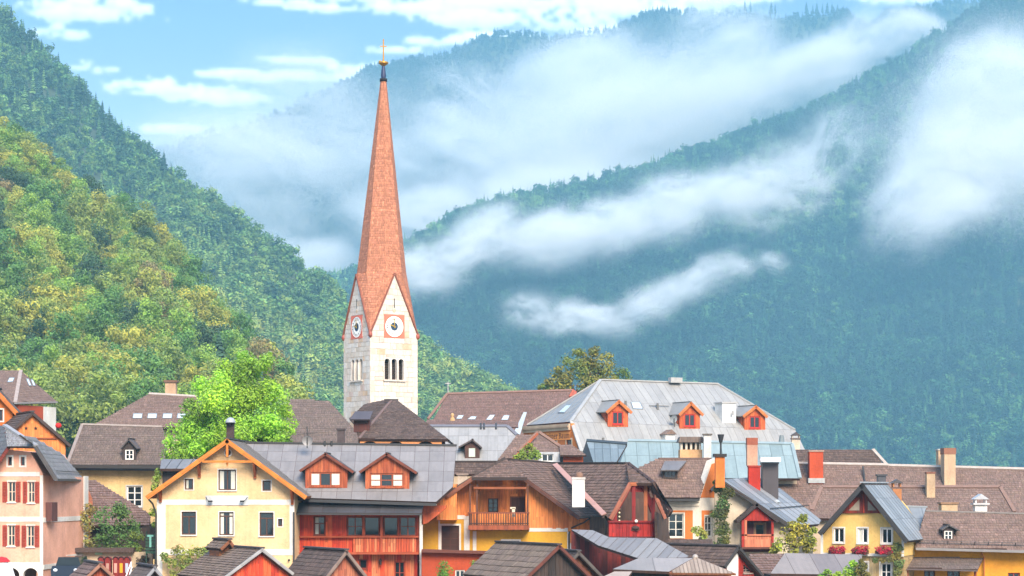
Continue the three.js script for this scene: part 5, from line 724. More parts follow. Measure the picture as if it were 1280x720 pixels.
// ---------- the brown roofs behind ----------
function roofHouse(name, label, D, pitch, roofPx, cover, { az = 0, wallM = M(0xcdb79a, 'plaster'), eaveY, back = 8, wallX, caps = [], capM = M(0xb9aca2, 'stone'), baseY = 4, ref } = {}) {
  const H = thing(name, label, 'house', base(roofPx[0][0], D, baseY)), rp = roofPl(ref ? ref[0] : roofPx[0][0], ref ? ref[1] : roofPx[0][1], D, pitch, az); slope(H, rp, rp.qs(roofPx), cover, { thick: 0.22 });
  const xs = roofPx.map((p) => p[0]), ys = roofPx.map((p) => p[1]), x0 = wallX ? wallX[0] : Math.min(...xs) + 6, x1 = wallX ? wallX[1] : Math.max(...xs) - 6, yb = eaveY ?? Math.max(...ys) + 2, pl = wallPl((x0 + x1) / 2, yb, D + 0.6, az), q = [pl.q(x0, yb), pl.q(x1, yb)], bot = baseY - pl.o.y; if (wallX !== false) wall(H, pl, [V2(q[0].x, bot), V2(q[1].x, bot), V2(q[1].x, -0.1), V2(q[0].x, -0.1)], wallM, [], { body: back });
  for (const [a, b] of caps) part(H, 'ridge_cap', beamGeo(rp.hit(...a).addScaledVector(rp.n, 0.04), rp.hit(...b).addScaledVector(rp.n, 0.04), 0.28, 0.12, rp.n), capM); return { H, rp };
}
// the far slope behind a ridge, so that the roof is closed
function closeRoof(H, rp, a, b, len = 6, cover = M(0x5a504c, 'metal')) { const p = rp.hit(...a), q = rp.hit(...b), d = V(-rp.n.x, 0, -rp.n.z).normalize().multiplyScalar(len), dn = V(0, -len * 0.8, 0), s = threePl2(p, q, p.clone().add(d).add(dn)); part(H, 'rear_roof', slabGeo(s, [p, q, q.clone().add(d).add(dn), p.clone().add(d).add(dn)].map((x) => s.of(x)), -0.15, -0.02), cover); }
const threePl2 = (p, q, s) => { const n = q.clone().sub(p).cross(s.clone().sub(p)); if (n.y < 0) n.negate(); return new Plane(p, n); };
{
  const CLAY = M(0xc4502c, 'plaster'), TAN = M(0xcfae8c, 'plaster');
  { const { H, rp } = roofHouse('dark_roof_house', 'house with a near black roof behind the brick chimney', 176, 40, [[992, 598], [1116, 598], [1091, 562], [994, 562]], SH.dark, { caps: [[[1091, 562], [1109, 582]]] }); closeRoof(H, rp, [994, 562], [1091, 562]); }
  { const { H, rp } = roofHouse('broad_roof_house', 'broad brown roofed house with a tall red brick chimney', 156, 38, [[900, 662], [1140, 662], [1124, 600], [1110, 581.5], [976, 579], [906, 582]], SH.slate, { ref: [1000, 662], caps: [[[974, 579], [1110, 581.5]]] }); closeRoof(H, rp, [906, 582], [1110, 581.5]);
    chimney(H, [1012, 564.5, 1029, 600], rp.depth(1020, 603) - 0.2, CLAY, { cap: M(0xb89a8a, 'stone'), over: 0.08, capH: 0.1, flash: M(0xb2b4b0, 'metal') }); part(H, 'vent_pipe', coneGeo(rp.hit(1081, 603), rp.hit(1078, 588).addScaledVector(rp.n, 0.4), 0.08, 0.08), gutterM); }
  { const { H, rp } = roofHouse('long_roof_house', 'long house with twin chimneys beside each other on its brown ridge', 160, 38, [[1106, 662], [1330, 664], [1330, 588], [1200, 585.5], [1107, 582]], SH.slate, { ref: [1200, 662], caps: [[[1107, 582], [1330, 588]]] }); closeRoof(H, rp, [1107, 582], [1330, 588]); chimney(H, [1173, 563, 1189, 588], rp.depth(1181, 586) + 0.6, TAN, { cap: M(0xc8c4bc, 'stone') }); chimney(H, [1180.5, 567.5, 1194.5, 606], rp.depth(1188, 607) - 0.2, TAN, { cap: M(0x9a6a54, 'stone'), capH: 0.5, over: 0.04, depth: 1.4 }); }
  { const { H, rp } = roofHouse('low_hip_house', 'low hipped brown roof with a single buff chimney', 146, 34, [[1010, 648], [1272, 648], [1250, 609], [1027, 609]], SH.slate, { ref: [1130, 648], capM: M(0x8a6e62, 'stone'), caps: [[[1027, 609], [1250, 609]], [[1250, 609], [1268, 640]], [[1027, 609], [1015, 638]]] }); closeRoof(H, rp, [1027, 609], [1250, 609]); chimney(H, [1158.5, 592, 1169, 620], rp.depth(1163, 620) - 0.2, M(0xc2a684, 'plaster'), { cap: M(0x8a5a48, 'stone'), over: 0.03 }); }
}
// ---------- the hotel with the great pale metal roof ----------
{
  const H = thing('hotel', 'large orange hotel under a pale seamed metal roof with orange dormers', 'hotel', base(850, 200, 4)), az = 26;
  const fr = threePl([751, 475, 206], [897, 480, 212], [714, 527, 198]), hp = threePl([751, 475, 206], [714, 527, 198], [660, 531, 207]), pale = { du: 0.86, dv: 4.2, mats: [0xa4a29c, 0xa09e99, 0xa8a6a0, 0x9e9c97].map((h) => M(h, 'metal')), seam: M(0x9a9792, 'metal') };
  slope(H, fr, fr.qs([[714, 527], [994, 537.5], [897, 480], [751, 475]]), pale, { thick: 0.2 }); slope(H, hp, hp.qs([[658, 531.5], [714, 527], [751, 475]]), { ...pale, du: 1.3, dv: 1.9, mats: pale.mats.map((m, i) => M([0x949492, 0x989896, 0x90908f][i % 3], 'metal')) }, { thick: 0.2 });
  const c0 = fr.hit(714, 527), c1 = fr.hit(994, 537.5), c2 = P(727, 565, 195.6), lo = threePl2(c0, c1, c2); slope(H, lo, [...[[714, 527.2], [994, 537.7], [1008, 566], [1010, 600], [740, 600], [727, 565]].map(([x, y]) => lo.q(x, y))], pale, { thick: 0.2 });
  const cap = M(0xb4b2ac, 'metal'); for (const [a, b] of [[fr.hit(751, 475), fr.hit(897, 480)], [fr.hit(751, 475), c0], [fr.hit(897, 480), c1], [c0, c2], [fr.hit(751, 475), hp.hit(659, 531.5)]]) part(H, 'ridge_cap', beamGeo(a.clone().add(V(0, 0.05, 0)), b.clone().add(V(0, 0.05, 0)), 0.35, 0.14), cap);
  // the rear and far slopes
  const rb = fr.hit(897, 480), back = V(-Math.sin(az * R), 0, -Math.cos(az * R)); { const p = fr.hit(751, 475), d = back.clone().multiplyScalar(9).add(V(0, -6, 0)), s = threePl2(p, rb, p.clone().add(d)); part(H, 'rear_roof', slabGeo(s, [p, rb, rb.clone().add(d), p.clone().add(d)].map((x) => s.of(x)), -0.2, -0.02), cap); const e = c1.clone().add(back.clone().multiplyScalar(14)), t = threePl2(rb, c1, e); part(H, 'rear_roof', slabGeo(t, [rb, c1, e].map((x) => t.of(x)), -0.2, -0.02), cap); }
  // side wall with the name
  const cw = P(722, 560, 196.4), sw = new Plane(cw, V(Math.sin((az - 88) * R), 0, Math.cos((az - 88) * R))), ORW = M(0xd87a30, 'plaster'), TANC = M(0xcbb294, 'plaster'), W = [[689, 550, 696, 559, { frame: M(0x6a3a22), trim: M(0xe0c8a4, 'plaster'), cols: 2 }], [708, 549.5, 714.5, 558.5, { frame: M(0x6a3a22), trim: M(0xe0c8a4, 'plaster'), cols: 2 }]];
  wall(H, sw, [[650, 640], [724, 640], [724, 566], [713.5, 529], [655, 533]], ORW, W, { opts: { deep: 0.08, tw: 0.16 } }); part(H, 'cornice', slabGeo(sw, sw.qs([[655, 541.5], [713, 537.5], [713, 529.5], [655, 533]]), 0.01, 0.22), TANC); part(H, 'cornice', slabGeo(sw, sw.qs([[656, 538], [713, 534], [713, 532], [656, 536]]), 0.225, 0.34), M(0xb89c80, 'plaster'));
  { const cv = document.createElement('canvas'); cv.width = 1024; cv.height = 96; const x = cv.getContext('2d'); x.fillStyle = '#e08a3c'; x.fillRect(0, 0, 1024, 96); x.fillStyle = '#3a1c10'; x.font = 'bold 92px serif'; x.textBaseline = 'middle'; x.textAlign = 'right'; x.fillText('Seehotel Grüner Baum', 1016, 46); const t = new THREE.CanvasTexture(cv); t.colorSpace = THREE.SRGBColorSpace; const q = sw.q(713, 546), w2 = 8.6, h2 = w2 * 96 / 1024, g = new THREE.BoxGeometry(w2, h2, 0.03).translate(q.x - w2 / 2, q.y + 0.12, 0.03).applyMatrix4(sw.m); part(H, 'sign', g, new THREE.MeshStandardMaterial({ map: t, roughness: 0.9 })); }
  const fw = new Plane(P(727, 566, 196.4), V(Math.sin(az * R), 0, Math.cos(az * R))); part(H, 'wall', slabGeo(fw, [V2(0.2, -12), V2(24, -12), V2(24, 0), V2(0.2, 0)], -10, -0.3), ORW);
  const DO = { cover: M(0x9a968f, 'metal'), matsW: [0xd2622c, 0xc95826, 0xda6e36].map((h) => M(h, 'wood')), barge: M(0xd87a3c, 'wood'), len: 3.6, plankW: 0.25, winOpt: { frame: M(0xa82a20), cols: 2, fw: 0.12, sill: true }, over: 0.3, bw: 0.3, thick: 0.12, ridgeM: M(0x86827c, 'metal') };
  for (const [A, L, Rr, face, win] of [[[773.7, 499.8], [757, 514.5], [790.5, 515], [760, 785, 533.5], [765.4, 514.5, 779, 530.5]], [[863.8, 502], [848, 517.8], [879.8, 518], [849.5, 874.8, 536], [855.4, 517.5, 869, 533]], [[945, 506.5], [928, 519.5], [960, 520.5], [930.5, 956.5, 538], [937, 520.3, 950, 535.2]]]) { const x = (face[0] + face[1]) / 2, d = new Plane(P(x, face[2], fr.depth(x, face[2] - 4) - 0.7), V(Math.sin(az * R), 0, Math.cos(az * R))); dormer(H, d, { ...DO, A, L, Rr, face, win }); }
  chimney(H, [903, 504, 920, 527], fr.depth(911, 527) - 0.2, M(0xe8e6e0, 'plaster'), { cap: M(0xc0bcb6, 'metal'), az, over: 0.1 }); part(H, 'chimney_vent', boxGeo(wallPl(916, 516, fr.depth(911, 527) - 0.4, az), -0.1, 0.1, -0.25, 0.2, 0, 0.04), M(0x8a8a88));
  skylight(H, fr, [[788, 503], [800, 503], [804, 512], [791, 511.5]]); skylight(H, hp, [[697.5, 516.5], [706, 516.5], [716, 506], [709, 506]]);
  const ds = sub(H, 'satellite_dish'), dpv = P(843, 524, fr.depth(843, 530) - 0.9); part(ds, 'reflector', new THREE.SphereGeometry(0.5, 16, 8, 0, 6.3, 0, 0.95).scale(1, 0.5, 1).rotateX(-1.3).rotateY(0.4).translate(dpv.x, dpv.y, dpv.z), M(0x9aa0a2, 'metal')); part(ds, 'mast', coneGeo(dpv.clone().add(V(0, -0.8, 0)), dpv.clone().add(V(0, 0.1, -0.1)), 0.05, 0.05), gutterM);
  for (const [x, y] of [[822, 508], [782, 505], [754, 551]]) part(H, 'vent_pipe', coneGeo(P(x, y + 4, fr.depth(x, y + 4)), P(x, y - 4, fr.depth(x, y + 4)), 0.12, 0.12), M(0x77746e, 'metal')); part(H, 'snow_bar', beamGeo(fr.hit(811, 508).addScaledVector(fr.n, 0.15), fr.hit(836, 509).addScaledVector(fr.n, 0.15), 0.08, 0.08), M(0x8a8680, 'metal'));
  part(H, 'ridge_box', boxGeo(wallPl(846, 476, 209, az), -0.7, 0.7, -0.2, 0.35, -0.6, 0), cap); { const v = chimney(H, [832, 543, 843.5, 553], lo.depth(838, 553) - 0.4, M(0xe0ddd6, 'plaster'), { cap: null, az }); part(v, 'lid', slabGeo(wallPl(838, 543, lo.depth(838, 553) - 0.4, az), [V2(-0.7, 0), V2(0.7, 0), V2(0.1, 0.5)], -1, 0.15), M(0x8a7060, 'wood')); }
  { const v = chimney(H, [990, 549, 1000, 562], 203, M(0xd8c8b0, 'plaster'), { cap: M(0x5a4a42), hood: M(0x4a4040, 'metal') }); part(H, 'roof_vent', coneGeo(P(977, 555, 200), P(977, 544, 200), 0.35, 0.2, 8), M(0x7a8688, 'metal')); }
}
// ---------- the grey green metal roofs before the hotel ----------
{
  const teal = { du: 1.0, dv: 3.2, mats: [0x8b9c9b, 0x839493, 0x93a4a3].map((h) => M(h, 'metal')), seam: M(0x6a7a7a, 'metal') };
  { const { H, rp } = roofHouse('green_roof_house', 'house with a grey green seamed metal roof and odd chimneys', 160, 36, [[768, 598], [1000, 598], [990, 555], [785, 551]], teal, { ref: [880, 590], wallX: [772, 996], eaveY: 598, caps: [[[785, 551], [990, 555]], [[990, 555], [1000, 598]]], capM: M(0x96a6a6, 'metal') }); closeRoof(H, rp, [785, 551], [990, 555]);
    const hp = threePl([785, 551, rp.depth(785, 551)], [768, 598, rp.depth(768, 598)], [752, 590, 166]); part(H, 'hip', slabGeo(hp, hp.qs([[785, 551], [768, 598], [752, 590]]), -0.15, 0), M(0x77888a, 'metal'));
    const c = chimney(H, [850, 562, 878, 575], 152, M(0xd6a878, 'plaster'), { cap: null, depth: 1.6 }), wp = wallPl(864, 562, 152); part(c, 'slot', mergeGeometries([852, 858, 864, 870, 875].map((x) => { const [a, b, e, d] = wp.rect([x - 1.3, 553, x + 1.3, 562]); return boxGeo(wp, a, e, b, d, -1.5, 0); })), M(0xd8cbb8, 'plaster')); part(c, 'roof', slabGeo(wp, wp.qs([[847.5, 553], [880.5, 553], [878, 546], [850, 546]]), -1.8, 0.25), M(0x7c6a5e, 'wood')); part(c, 'interior', boxGeo(wp, ...(() => { const [a, b, e, d] = wp.rect([852, 553, 876, 562]); return [a, e, b, d]; })(), -1.2, -0.5), M(0x6a5444, 'plaster'));
    chimney(H, [880, 544, 889, 574], 151, M(0xe6e0d6, 'plaster'), { cap: M(0x6a625c, 'stone') }); part(H, 'flue', mergeGeometries([coneGeo(P(901, 572, 149), P(901, 552, 149), 0.07, 0.07), coneGeo(P(901, 553, 149), P(901, 543, 149), 0.12, 0.26)]), M(0x2a2828)); chimney(H, [934, 556, 947, 574], 154, M(0xcc9c82, 'plaster'), { cap: M(0xa05a44, 'stone'), capH: 0.55, over: 0.02 }); }
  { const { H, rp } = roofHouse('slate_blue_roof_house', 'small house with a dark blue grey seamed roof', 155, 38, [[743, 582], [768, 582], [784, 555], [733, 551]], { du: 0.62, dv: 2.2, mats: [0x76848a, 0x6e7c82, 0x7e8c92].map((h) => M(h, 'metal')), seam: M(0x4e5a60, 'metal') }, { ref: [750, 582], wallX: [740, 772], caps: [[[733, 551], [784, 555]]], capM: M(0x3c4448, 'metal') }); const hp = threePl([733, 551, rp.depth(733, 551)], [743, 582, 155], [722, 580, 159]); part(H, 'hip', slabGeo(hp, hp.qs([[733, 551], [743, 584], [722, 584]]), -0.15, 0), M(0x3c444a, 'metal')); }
}
// ---------- church nave, porch and the roofs round them ----------
{
  const { H, rp } = roofHouse('church_nave', 'church nave with a reddish brown shingle roof and skylights', 212, 44, [[522, 562], [728, 562], [716, 488], [559, 492.5]], SH.red, { ref: [630, 562], wallX: [535, 715], caps: [[[559, 492.5], [716, 488]], [[559, 492.5], [535, 524]]], capM: M(0x8a6a5e, 'stone') }); closeRoof(H, rp, [559, 492.5], [716, 488]);
  for (const p of [[[570, 524], [577, 524], [580, 519.5], [573, 519.5]], [[584, 524.8], [594, 524.8], [596, 521], [589, 521]], [[607, 525.5], [614.5, 525.5], [619, 519], [612.5, 519]], [[626, 525.5], [635, 525.5], [637, 519.5], [630, 519.5]]]) skylight(H, rp, p);
  part(H, 'flashing', slabGeo(rp, rp.qs([[642.5, 541], [650, 544], [658.5, 516], [654.5, 516]]), 0.04, 0.1), M(0xb4c0c6, 'metal'));
  const cr = sub(H, 'cross'); part(cr, 'shaft', coneGeo(P(560, 494, 221), P(560, 477, 221), 0.06, 0.05), M(0xa8a49c)); part(cr, 'arm', beamGeo(P(556.5, 479.5, 221), P(563.5, 479.5, 221), 0.09, 0.09), M(0xa8a49c)); const c2 = sub(H, 'cross'); part(c2, 'shaft', coneGeo(P(719, 492, 221), P(719, 481, 221), 0.06, 0.05), M(0x4a6a86)); part(c2, 'arm', beamGeo(P(717, 483.5, 221), P(721, 483.5, 221), 0.09, 0.09), M(0x4a6a86)); part(H, 'gable_end', slabGeo(rp, rp.qs([[711, 497], [719, 497], [721, 491], [716, 488]]), 0.02, 0.2), M(0xb85a40, 'wood'));
  const lr = roofPl(590, 531, 205, 25); slope(H, lr, lr.qs([[530, 534], [648, 534], [648, 527], [534, 524.5]]), SH.red, { thick: 0.1, name: 'lower_roof' }); part(H, 'finial', new THREE.LatheGeometry([[0.28, 0], [0.22, 0.25], [0.1, 0.45], [0.2, 0.6], [0.12, 0.75], [0.01, 0.8]].map(([r, y]) => V2(r, y)), 10).translate(...P(565.5, 526, 203.5).toArray()), M(0xcfa878, 'stone'));
}
{
  const pale = { du: 0.8, dv: 1.9, mats: [0x9e9c98, 0x9a9894, 0xa3a19d].map((h) => M(h, 'metal')), seam: M(0x8e8c88, 'metal') }, { H, rp } = roofHouse('pale_roof_house', 'house with a pale grey seamed roof and tiny brown dormer', 158, 40, [[560, 582], [620, 582], [646, 544], [634, 533], [537, 533]], pale, { ref: [590, 578], wallX: [562, 618], capM: M(0x77757a, 'metal'), caps: [[[537, 533], [634, 533]], [[634, 533], [646, 544]]] }); closeRoof(H, rp, [537, 533], [634, 533]);
  const d = wallPl(591, 574, rp.depth(591, 573) - 0.2); dormer(H, d, { A: [590.5, 549], L: [573, 558.5], Rr: [602.5, 559], face: [581, 599.5, 575], win: [586, 560, 594, 571], len: 2.6, cover: M(0x5a4c48, 'metal'), wallM: M(0x5c3c30, 'wood'), winOpt: { frame: M(0xb8c4b8), cols: 1, fw: 0.08, pane: M(0xb9cbc6), sill: false }, over: 0.2, bw: 0.12 });
  for (const x of [601, 605, 620]) part(H, 'vent_pipe', coneGeo(rp.hit(x, 537), rp.hit(x, 531).add(V(0, 0.1, 0)), 0.09, 0.09), gutterM);
}
{
  const { H, rp } = roofHouse('hip_roof_cottage', 'cottage with small brown hipped roofs beside a roof garden bush', 150, 30, [[648, 565], [709, 564.5], [673, 540.5]], SH.slate, { ref: [680, 565], wallX: [655, 705], wallM: M(0xb9bcc0, 'plaster'), caps: [[[673, 540.5], [709, 564.5]], [[673, 540.5], [648, 565]]], capM: M(0x8a6a5a, 'stone') });
  const pl = wallPl(680, 570, 149.6), g = wall(H, pl, [[672, 590], [700, 590], [700, 565], [672, 565]], M(0xb9bcc0, 'plaster'), [[677, 567.5, 692, 577, { frame: M(0xe0dfd8), trim: null, cols: 2 }]]);
  const r2 = roofPl(715, 568.5, 149, 26); slope(H, r2, r2.qs([[700, 569], [733, 569], [714, 555.5], [699, 556]]), SH.slate, { thick: 0.12 }); wall(H, wallPl(715, 575, 149.5), [[704, 590], [729, 590], [729, 569.5], [704, 569.5]], M(0xb0512c, 'plaster'), [], { body: 3 });
  const r3 = roofPl(650, 568, 154, 34); slope(H, r3, r3.qs([[622, 575], [672, 570], [676, 543], [646, 544]]), SH.slate, { thick: 0.15 }); part(H, 'verge', beamGeo(P(640, 575, 149.5), P(672, 542, 151.5), 0.12, 0.16), M(0xb0603c, 'wood'));
}
{
  const H = thing('church_porch', 'dark hipped porch roof over an orange arcade by the tower', 'porch', base(500, 150, 4)), f = threePl([449, 548, 147], [560, 549, 147], [492, 500, 155]); slope(H, f, f.qs([[449, 548], [560, 549], [496, 500], [488, 501]]), SH.dark, { thick: 0.2 });
  const l = threePl([481, 500, 157], [449, 548, 147], [437, 523, 153]); slope(H, l, l.qs([[481, 500], [492, 500], [449, 548], [443, 530], [437, 523], [456, 505]]), SH.dark, { thick: 0.15 }); const ra = P(496, 500, 155.5), rb = P(560, 549, 147), rc = P(567, 555, 153), rn = rb.clone().sub(ra).cross(rc.clone().sub(ra)); if (rn.y < 0) rn.negate(); const rr = new Plane(ra, rn); slope(H, rr, [ra, rb, rc].map((p) => rr.of(p)), SH.dark, { thick: 0.15 });
  part(H, 'ridge_cap', beamGeo(P(481, 499.7, 156), P(497, 499.7, 155.5), 0.24, 0.1), DARKW[0]); part(H, 'hip_cap', beamGeo(f.hit(489, 501), f.hit(449, 548), 0.2, 0.1), M(0x77605a, 'stone'));
  const dw = wallPl(450, 530, 148.5); part(H, 'side_dormer', slabGeo(dw, dw.qs([[442, 540], [462, 540], [462, 524], [442, 524]]), -1.4, 0), M(0x5a2c22, 'wood')); part(H, 'dormer_roof', slabGeo(roofPl(450, 524, 148, 26), roofPl(450, 524, 148, 26).qs([[437, 524], [462, 524], [466, 514], [444, 514]]), -0.1, 0), M(0x554a4a, 'metal'));
  const pl = wallPl(500, 556, 147.15), arch = (x) => { const c = pl.q(x, 557), p = new THREE.Path(); p.moveTo(c.x - 0.62, c.y - 2); p.lineTo(c.x + 0.62, c.y - 2); p.lineTo(c.x + 0.62, c.y - 0.1); p.absellipse(c.x, c.y - 0.1, 0.62, 0.42, 0, Math.PI, false); p.lineTo(c.x - 0.62, c.y - 2); p.isPath = true; return p; }; part(H, 'arcade', slabGeo(pl, [[450, 600], [552, 600], [552, 548], [450, 548]].map(([x, y]) => pl.q(x, y)), -0.4, 0, [462, 494.5, 532].map(arch)), M(0xe89a60, 'plaster')); part(H, 'rear_wall', slabGeo(wallPl(500, 556, 152), wallPl(500, 556, 152).qs([[448, 620], [556, 620], [556, 545], [448, 545]]), -1, 0), M(0x5a3a2c, 'plaster'));
}
roofHouse('grey_roof_house', 'plain house with a grey brown gable roof behind the bright tree', 168, 40, [[352, 562], [466, 562], [411, 501], [362, 499]], SH.slateD, { ref: [400, 560], wallX: [358, 455] });
// ---------- the houses at the foot of the wood ----------
{
  const up = roofHouse('skylight_house', 'brown roofed house with four skylights and a square chimney', 184, 36, [[112, 534], [256, 534], [246, 496], [186, 492.5]], SH.slate, { ref: [180, 530], wallX: [125, 250], caps: [[[186, 492.5], [246, 496]]] }); closeRoof(up.H, up.rp, [186, 492.5], [246, 496]);
  for (const x of [165.7, 184, 203, 221]) skylight(up.H, up.rp, [[x, 523.5], [x + 12, 523.5], [x + 12.6, 517.5], [x + 1, 517.5]]); chimney(up.H, [206.5, 478, 219.5, 495], 189, M(0xcba684, 'plaster'), { cap: M(0x7a5c4c, 'stone'), over: 0.12, capH: 0.22 });
  const H = thing('hipped_cream_house', 'cream house with a grey hipped roof and one small dormer', 'house', base(150, 150, 3)), rp = roofPl(150, 580, 148, 40); slope(H, rp, rp.qs([[84, 580], [214, 581], [203, 533], [103, 530]]), SH.slateD, { thick: 0.2 }); part(H, 'ridge_cap', beamGeo(rp.hit(103, 530), rp.hit(203, 533), 0.3, 0.12), M(0xb5aca8, 'stone')); part(H, 'hip_cap', beamGeo(rp.hit(103, 530), rp.hit(84, 580), 0.24, 0.1), M(0x968a86, 'stone')); closeRoof(H, rp, [103, 530], [203, 533], 5);
  part(H, 'gutter', beamGeo(rp.hit(84, 582).add(V(0, -0.05, 0.15)), rp.hit(214, 583).add(V(0, -0.05, 0.15)), 0.3, 0.26), M(0x3a3634, 'metal')); part(H, 'cornice', beamGeo(P(88, 586, 148.2), P(212, 587, 148.2), 0.4, 0.2), M(0x77706c, 'plaster'));
  const pl = wallPl(150, 600, 148.7); wall(H, pl, [[90, 720], [212, 720], [212, 586], [90, 585]], M(0xf0cc90, 'plaster'), [[158.5, 607.5, 177.5, 633.5, { frame: M(0xeceae4), trim: M(0xcfd0d0, 'plaster'), rows: 3, cols: 2, fw: 0.09, tw: 0.08 }]], { body: 9 });
  const d = wallPl(161, 576, rp.depth(161, 576) - 0.15); dormer(H, d, { A: [161, 548], L: [150, 560.5], Rr: [172.5, 560.5], face: [153, 170, 577], win: [156.5, 562, 167, 574.5], len: 2.4, cover: M(0x5e5654, 'metal'), wallM: M(0x463a36, 'wood'), winOpt: { frame: M(0xe8e6e0), cols: 2, rows: 2, fw: 0.08, sill: false }, over: 0.2, bw: 0.1 });
}
{
  const H = thing('tiled_outbuilding', 'low outbuilding with a brown tile roof behind the garden', 'outbuilding', base(140, 134, 3)), rp = roofPl(140, 655, 132, 30, 18); slope(H, rp, rp.qs([[114, 657], [188, 655], [188, 643], [118, 600], [99, 601.5], [110, 630]]), SH.tile, { thick: 0.15 }); const pl = wallPl(98, 620, 132.4); wall(H, pl, [[86, 700], [112, 700], [112, 634], [99, 604], [86, 618]], M(0xc87040, 'wood'), [], { body: 2 }); wall(H, wallPl(150, 660, 132.6), [[112, 700], [187, 700], [187, 656], [112, 656]], M(0x4a3a32, 'wood'), [], { body: 3 }); part(H, 'barge_board', beamGeo(P(99, 601, 131.8), P(113, 636, 131.8), 0.1, 0.2), M(0xd08a5a, 'wood'));
}
{
  const H = thing('pink_house', 'salmon pink house with red shutters and white bands', 'house', base(30, 118)), D = 118, pl = wallPl(30, 620, D), PK = M(0xf0b296, 'plaster'), SHU = M(0xa83c28, 'wood'), wf = M(0xd8b8a0);
  const W = [[9.8, 602, 19.5, 627.5], [34.7, 602, 43.5, 628.5], [9.6, 656.5, 18.8, 682.5], [33.6, 657, 43, 683.5], [-15, 602, -6, 627.5], [-15, 656.5, -6, 682.5]].map((r) => [...r, { frame: wf, shutters: SHU, cols: 2, rows: 2, trim: WHITE, tw: 0.06, fw: 0.06 }]).concat([[10, 571, 15, 582, { frame: M(0x7a4030), cols: 1, fw: 0.04, sill: false }], [26, 571, 31, 582, { frame: M(0x7a4030), cols: 1, fw: 0.04, sill: false }]]);
  wall(H, pl, [[-60, 703], [53.5, 703], [53.5, 592], [38, 565], [8, 562], [-18, 588], [-60, 588]], PK, W, { body: 9 }); bandOn(H, pl, [-60, 590, 50, 595.5], WHITE, 0.03); bandOn(H, pl, [-60, 646, 50, 652], WHITE, 0.03); bandOn(H, pl, [50, 594, 54, 703], WHITE, 0.035, 'pilaster');
  // white ground floor with arches
  const arch = (x) => { const a = pl.q(x, 709), p = new THREE.Path(); p.moveTo(a.x - 0.45, a.y - 2.5); p.lineTo(a.x + 0.45, a.y - 2.5); p.lineTo(a.x + 0.45, a.y - 0.5); p.absarc(a.x, a.y - 0.5, 0.45, 0, Math.PI, false); p.isPath = true; return p; }; part(H, 'ground_floor', slabGeo(pl, pl.qs([[-60, 790], [54, 790], [54, 703], [-60, 703]]), -0.4, 0.03, [arch(15), arch(38.5), arch(-10)]), WHITE); part(H, 'interior', slabGeo(pl, pl.qs([[-60, 790], [54, 790], [54, 703], [-60, 703]]), -1.8, -1.5), M(0x8a6a58, 'plaster'));
  // side wall that runs back
  const c = pl.hit(54, 650), sd = new Plane(c, V(1, 0, 0.08)), len = 9; const sq = (u, y) => V2(u, (CY + (H0 - y) / F * D) - c.y); part(H, 'side_wall', slabGeo(sd, [sq(0, 790), sq(len, 700), sq(len, 596), sq(0, 594)].map((p, i) => (i === 1 ? V2(len, sq(0, 790).y) : p)), -0.4, 0), PK); part(H, 'band', boxGeo(sd, 0, len, sq(0, 653).y, sq(0, 647).y, 0.005, 0.04), WHITE); part(H, 'pilaster', boxGeo(sd, len - 0.9, len, sq(0, 790).y, sq(0, 594).y, 0.01, 0.06), WHITE); part(H, 'flue_box', boxGeo(sd, 0.4, 1.5, sq(0, 652).y, sq(0, 628).y, 0.02, 0.4), M(0x6a4038, 'wood')); part(H, 'base_band', slabGeo(sd, [sq(0, 712), sq(3.2, 712), sq(5, 702), sq(len, 702), sq(len, 697), sq(4.6, 697), sq(3, 706), sq(0, 706)], 0.006, 0.05), WHITE);
  // roof
  const gr = { w: 0.34, h: 0.3, lift: 0.018, mat: M(0x8b8988, 'shingle'), tone: 0.1 }, jk = threePl([10, 556, 117.2], [43, 557.5, 117.2], [6, 532.5, 120]); slope(H, jk, jk.qs([[9, 557], [45, 558], [6, 532]]), gr, { thick: 0.15 });
  const rs = threePl([43, 557, 117.2], [70, 598, 117.2], [103, 598.5, 127]); slope(H, rs, rs.qs([[6, 532], [45, 557.5], [70, 598.5], [105, 599], [78, 568], [46, 549], [32, 547], [25, 543]].filter((p, i) => i)), gr, { thick: 0.12, under: M(0x8a8684, 'metal') }); part(H, 'verge', beamGeo(P(44, 558.5, 117.1), P(70, 599.5, 117.1), 0.1, 0.24), M(0x55504e, 'wood')); part(H, 'gutter', beamGeo(P(70, 600, 117), P(105, 600.5, 127.2), 0.16, 0.12), M(0x55504e, 'metal'));
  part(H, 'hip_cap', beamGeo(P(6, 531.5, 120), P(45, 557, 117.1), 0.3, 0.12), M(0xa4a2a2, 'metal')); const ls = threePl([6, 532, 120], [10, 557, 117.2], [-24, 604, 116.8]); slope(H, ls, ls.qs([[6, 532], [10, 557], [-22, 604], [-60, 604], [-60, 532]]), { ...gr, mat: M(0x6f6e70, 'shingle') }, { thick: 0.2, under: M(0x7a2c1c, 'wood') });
  part(H, 'snow_rail', beamGeo(rs.hit(69, 590).addScaledVector(rs.n, 0.12), rs.hit(100, 592).addScaledVector(rs.n, 0.12), 0.04, 0.04), gutterM);
}
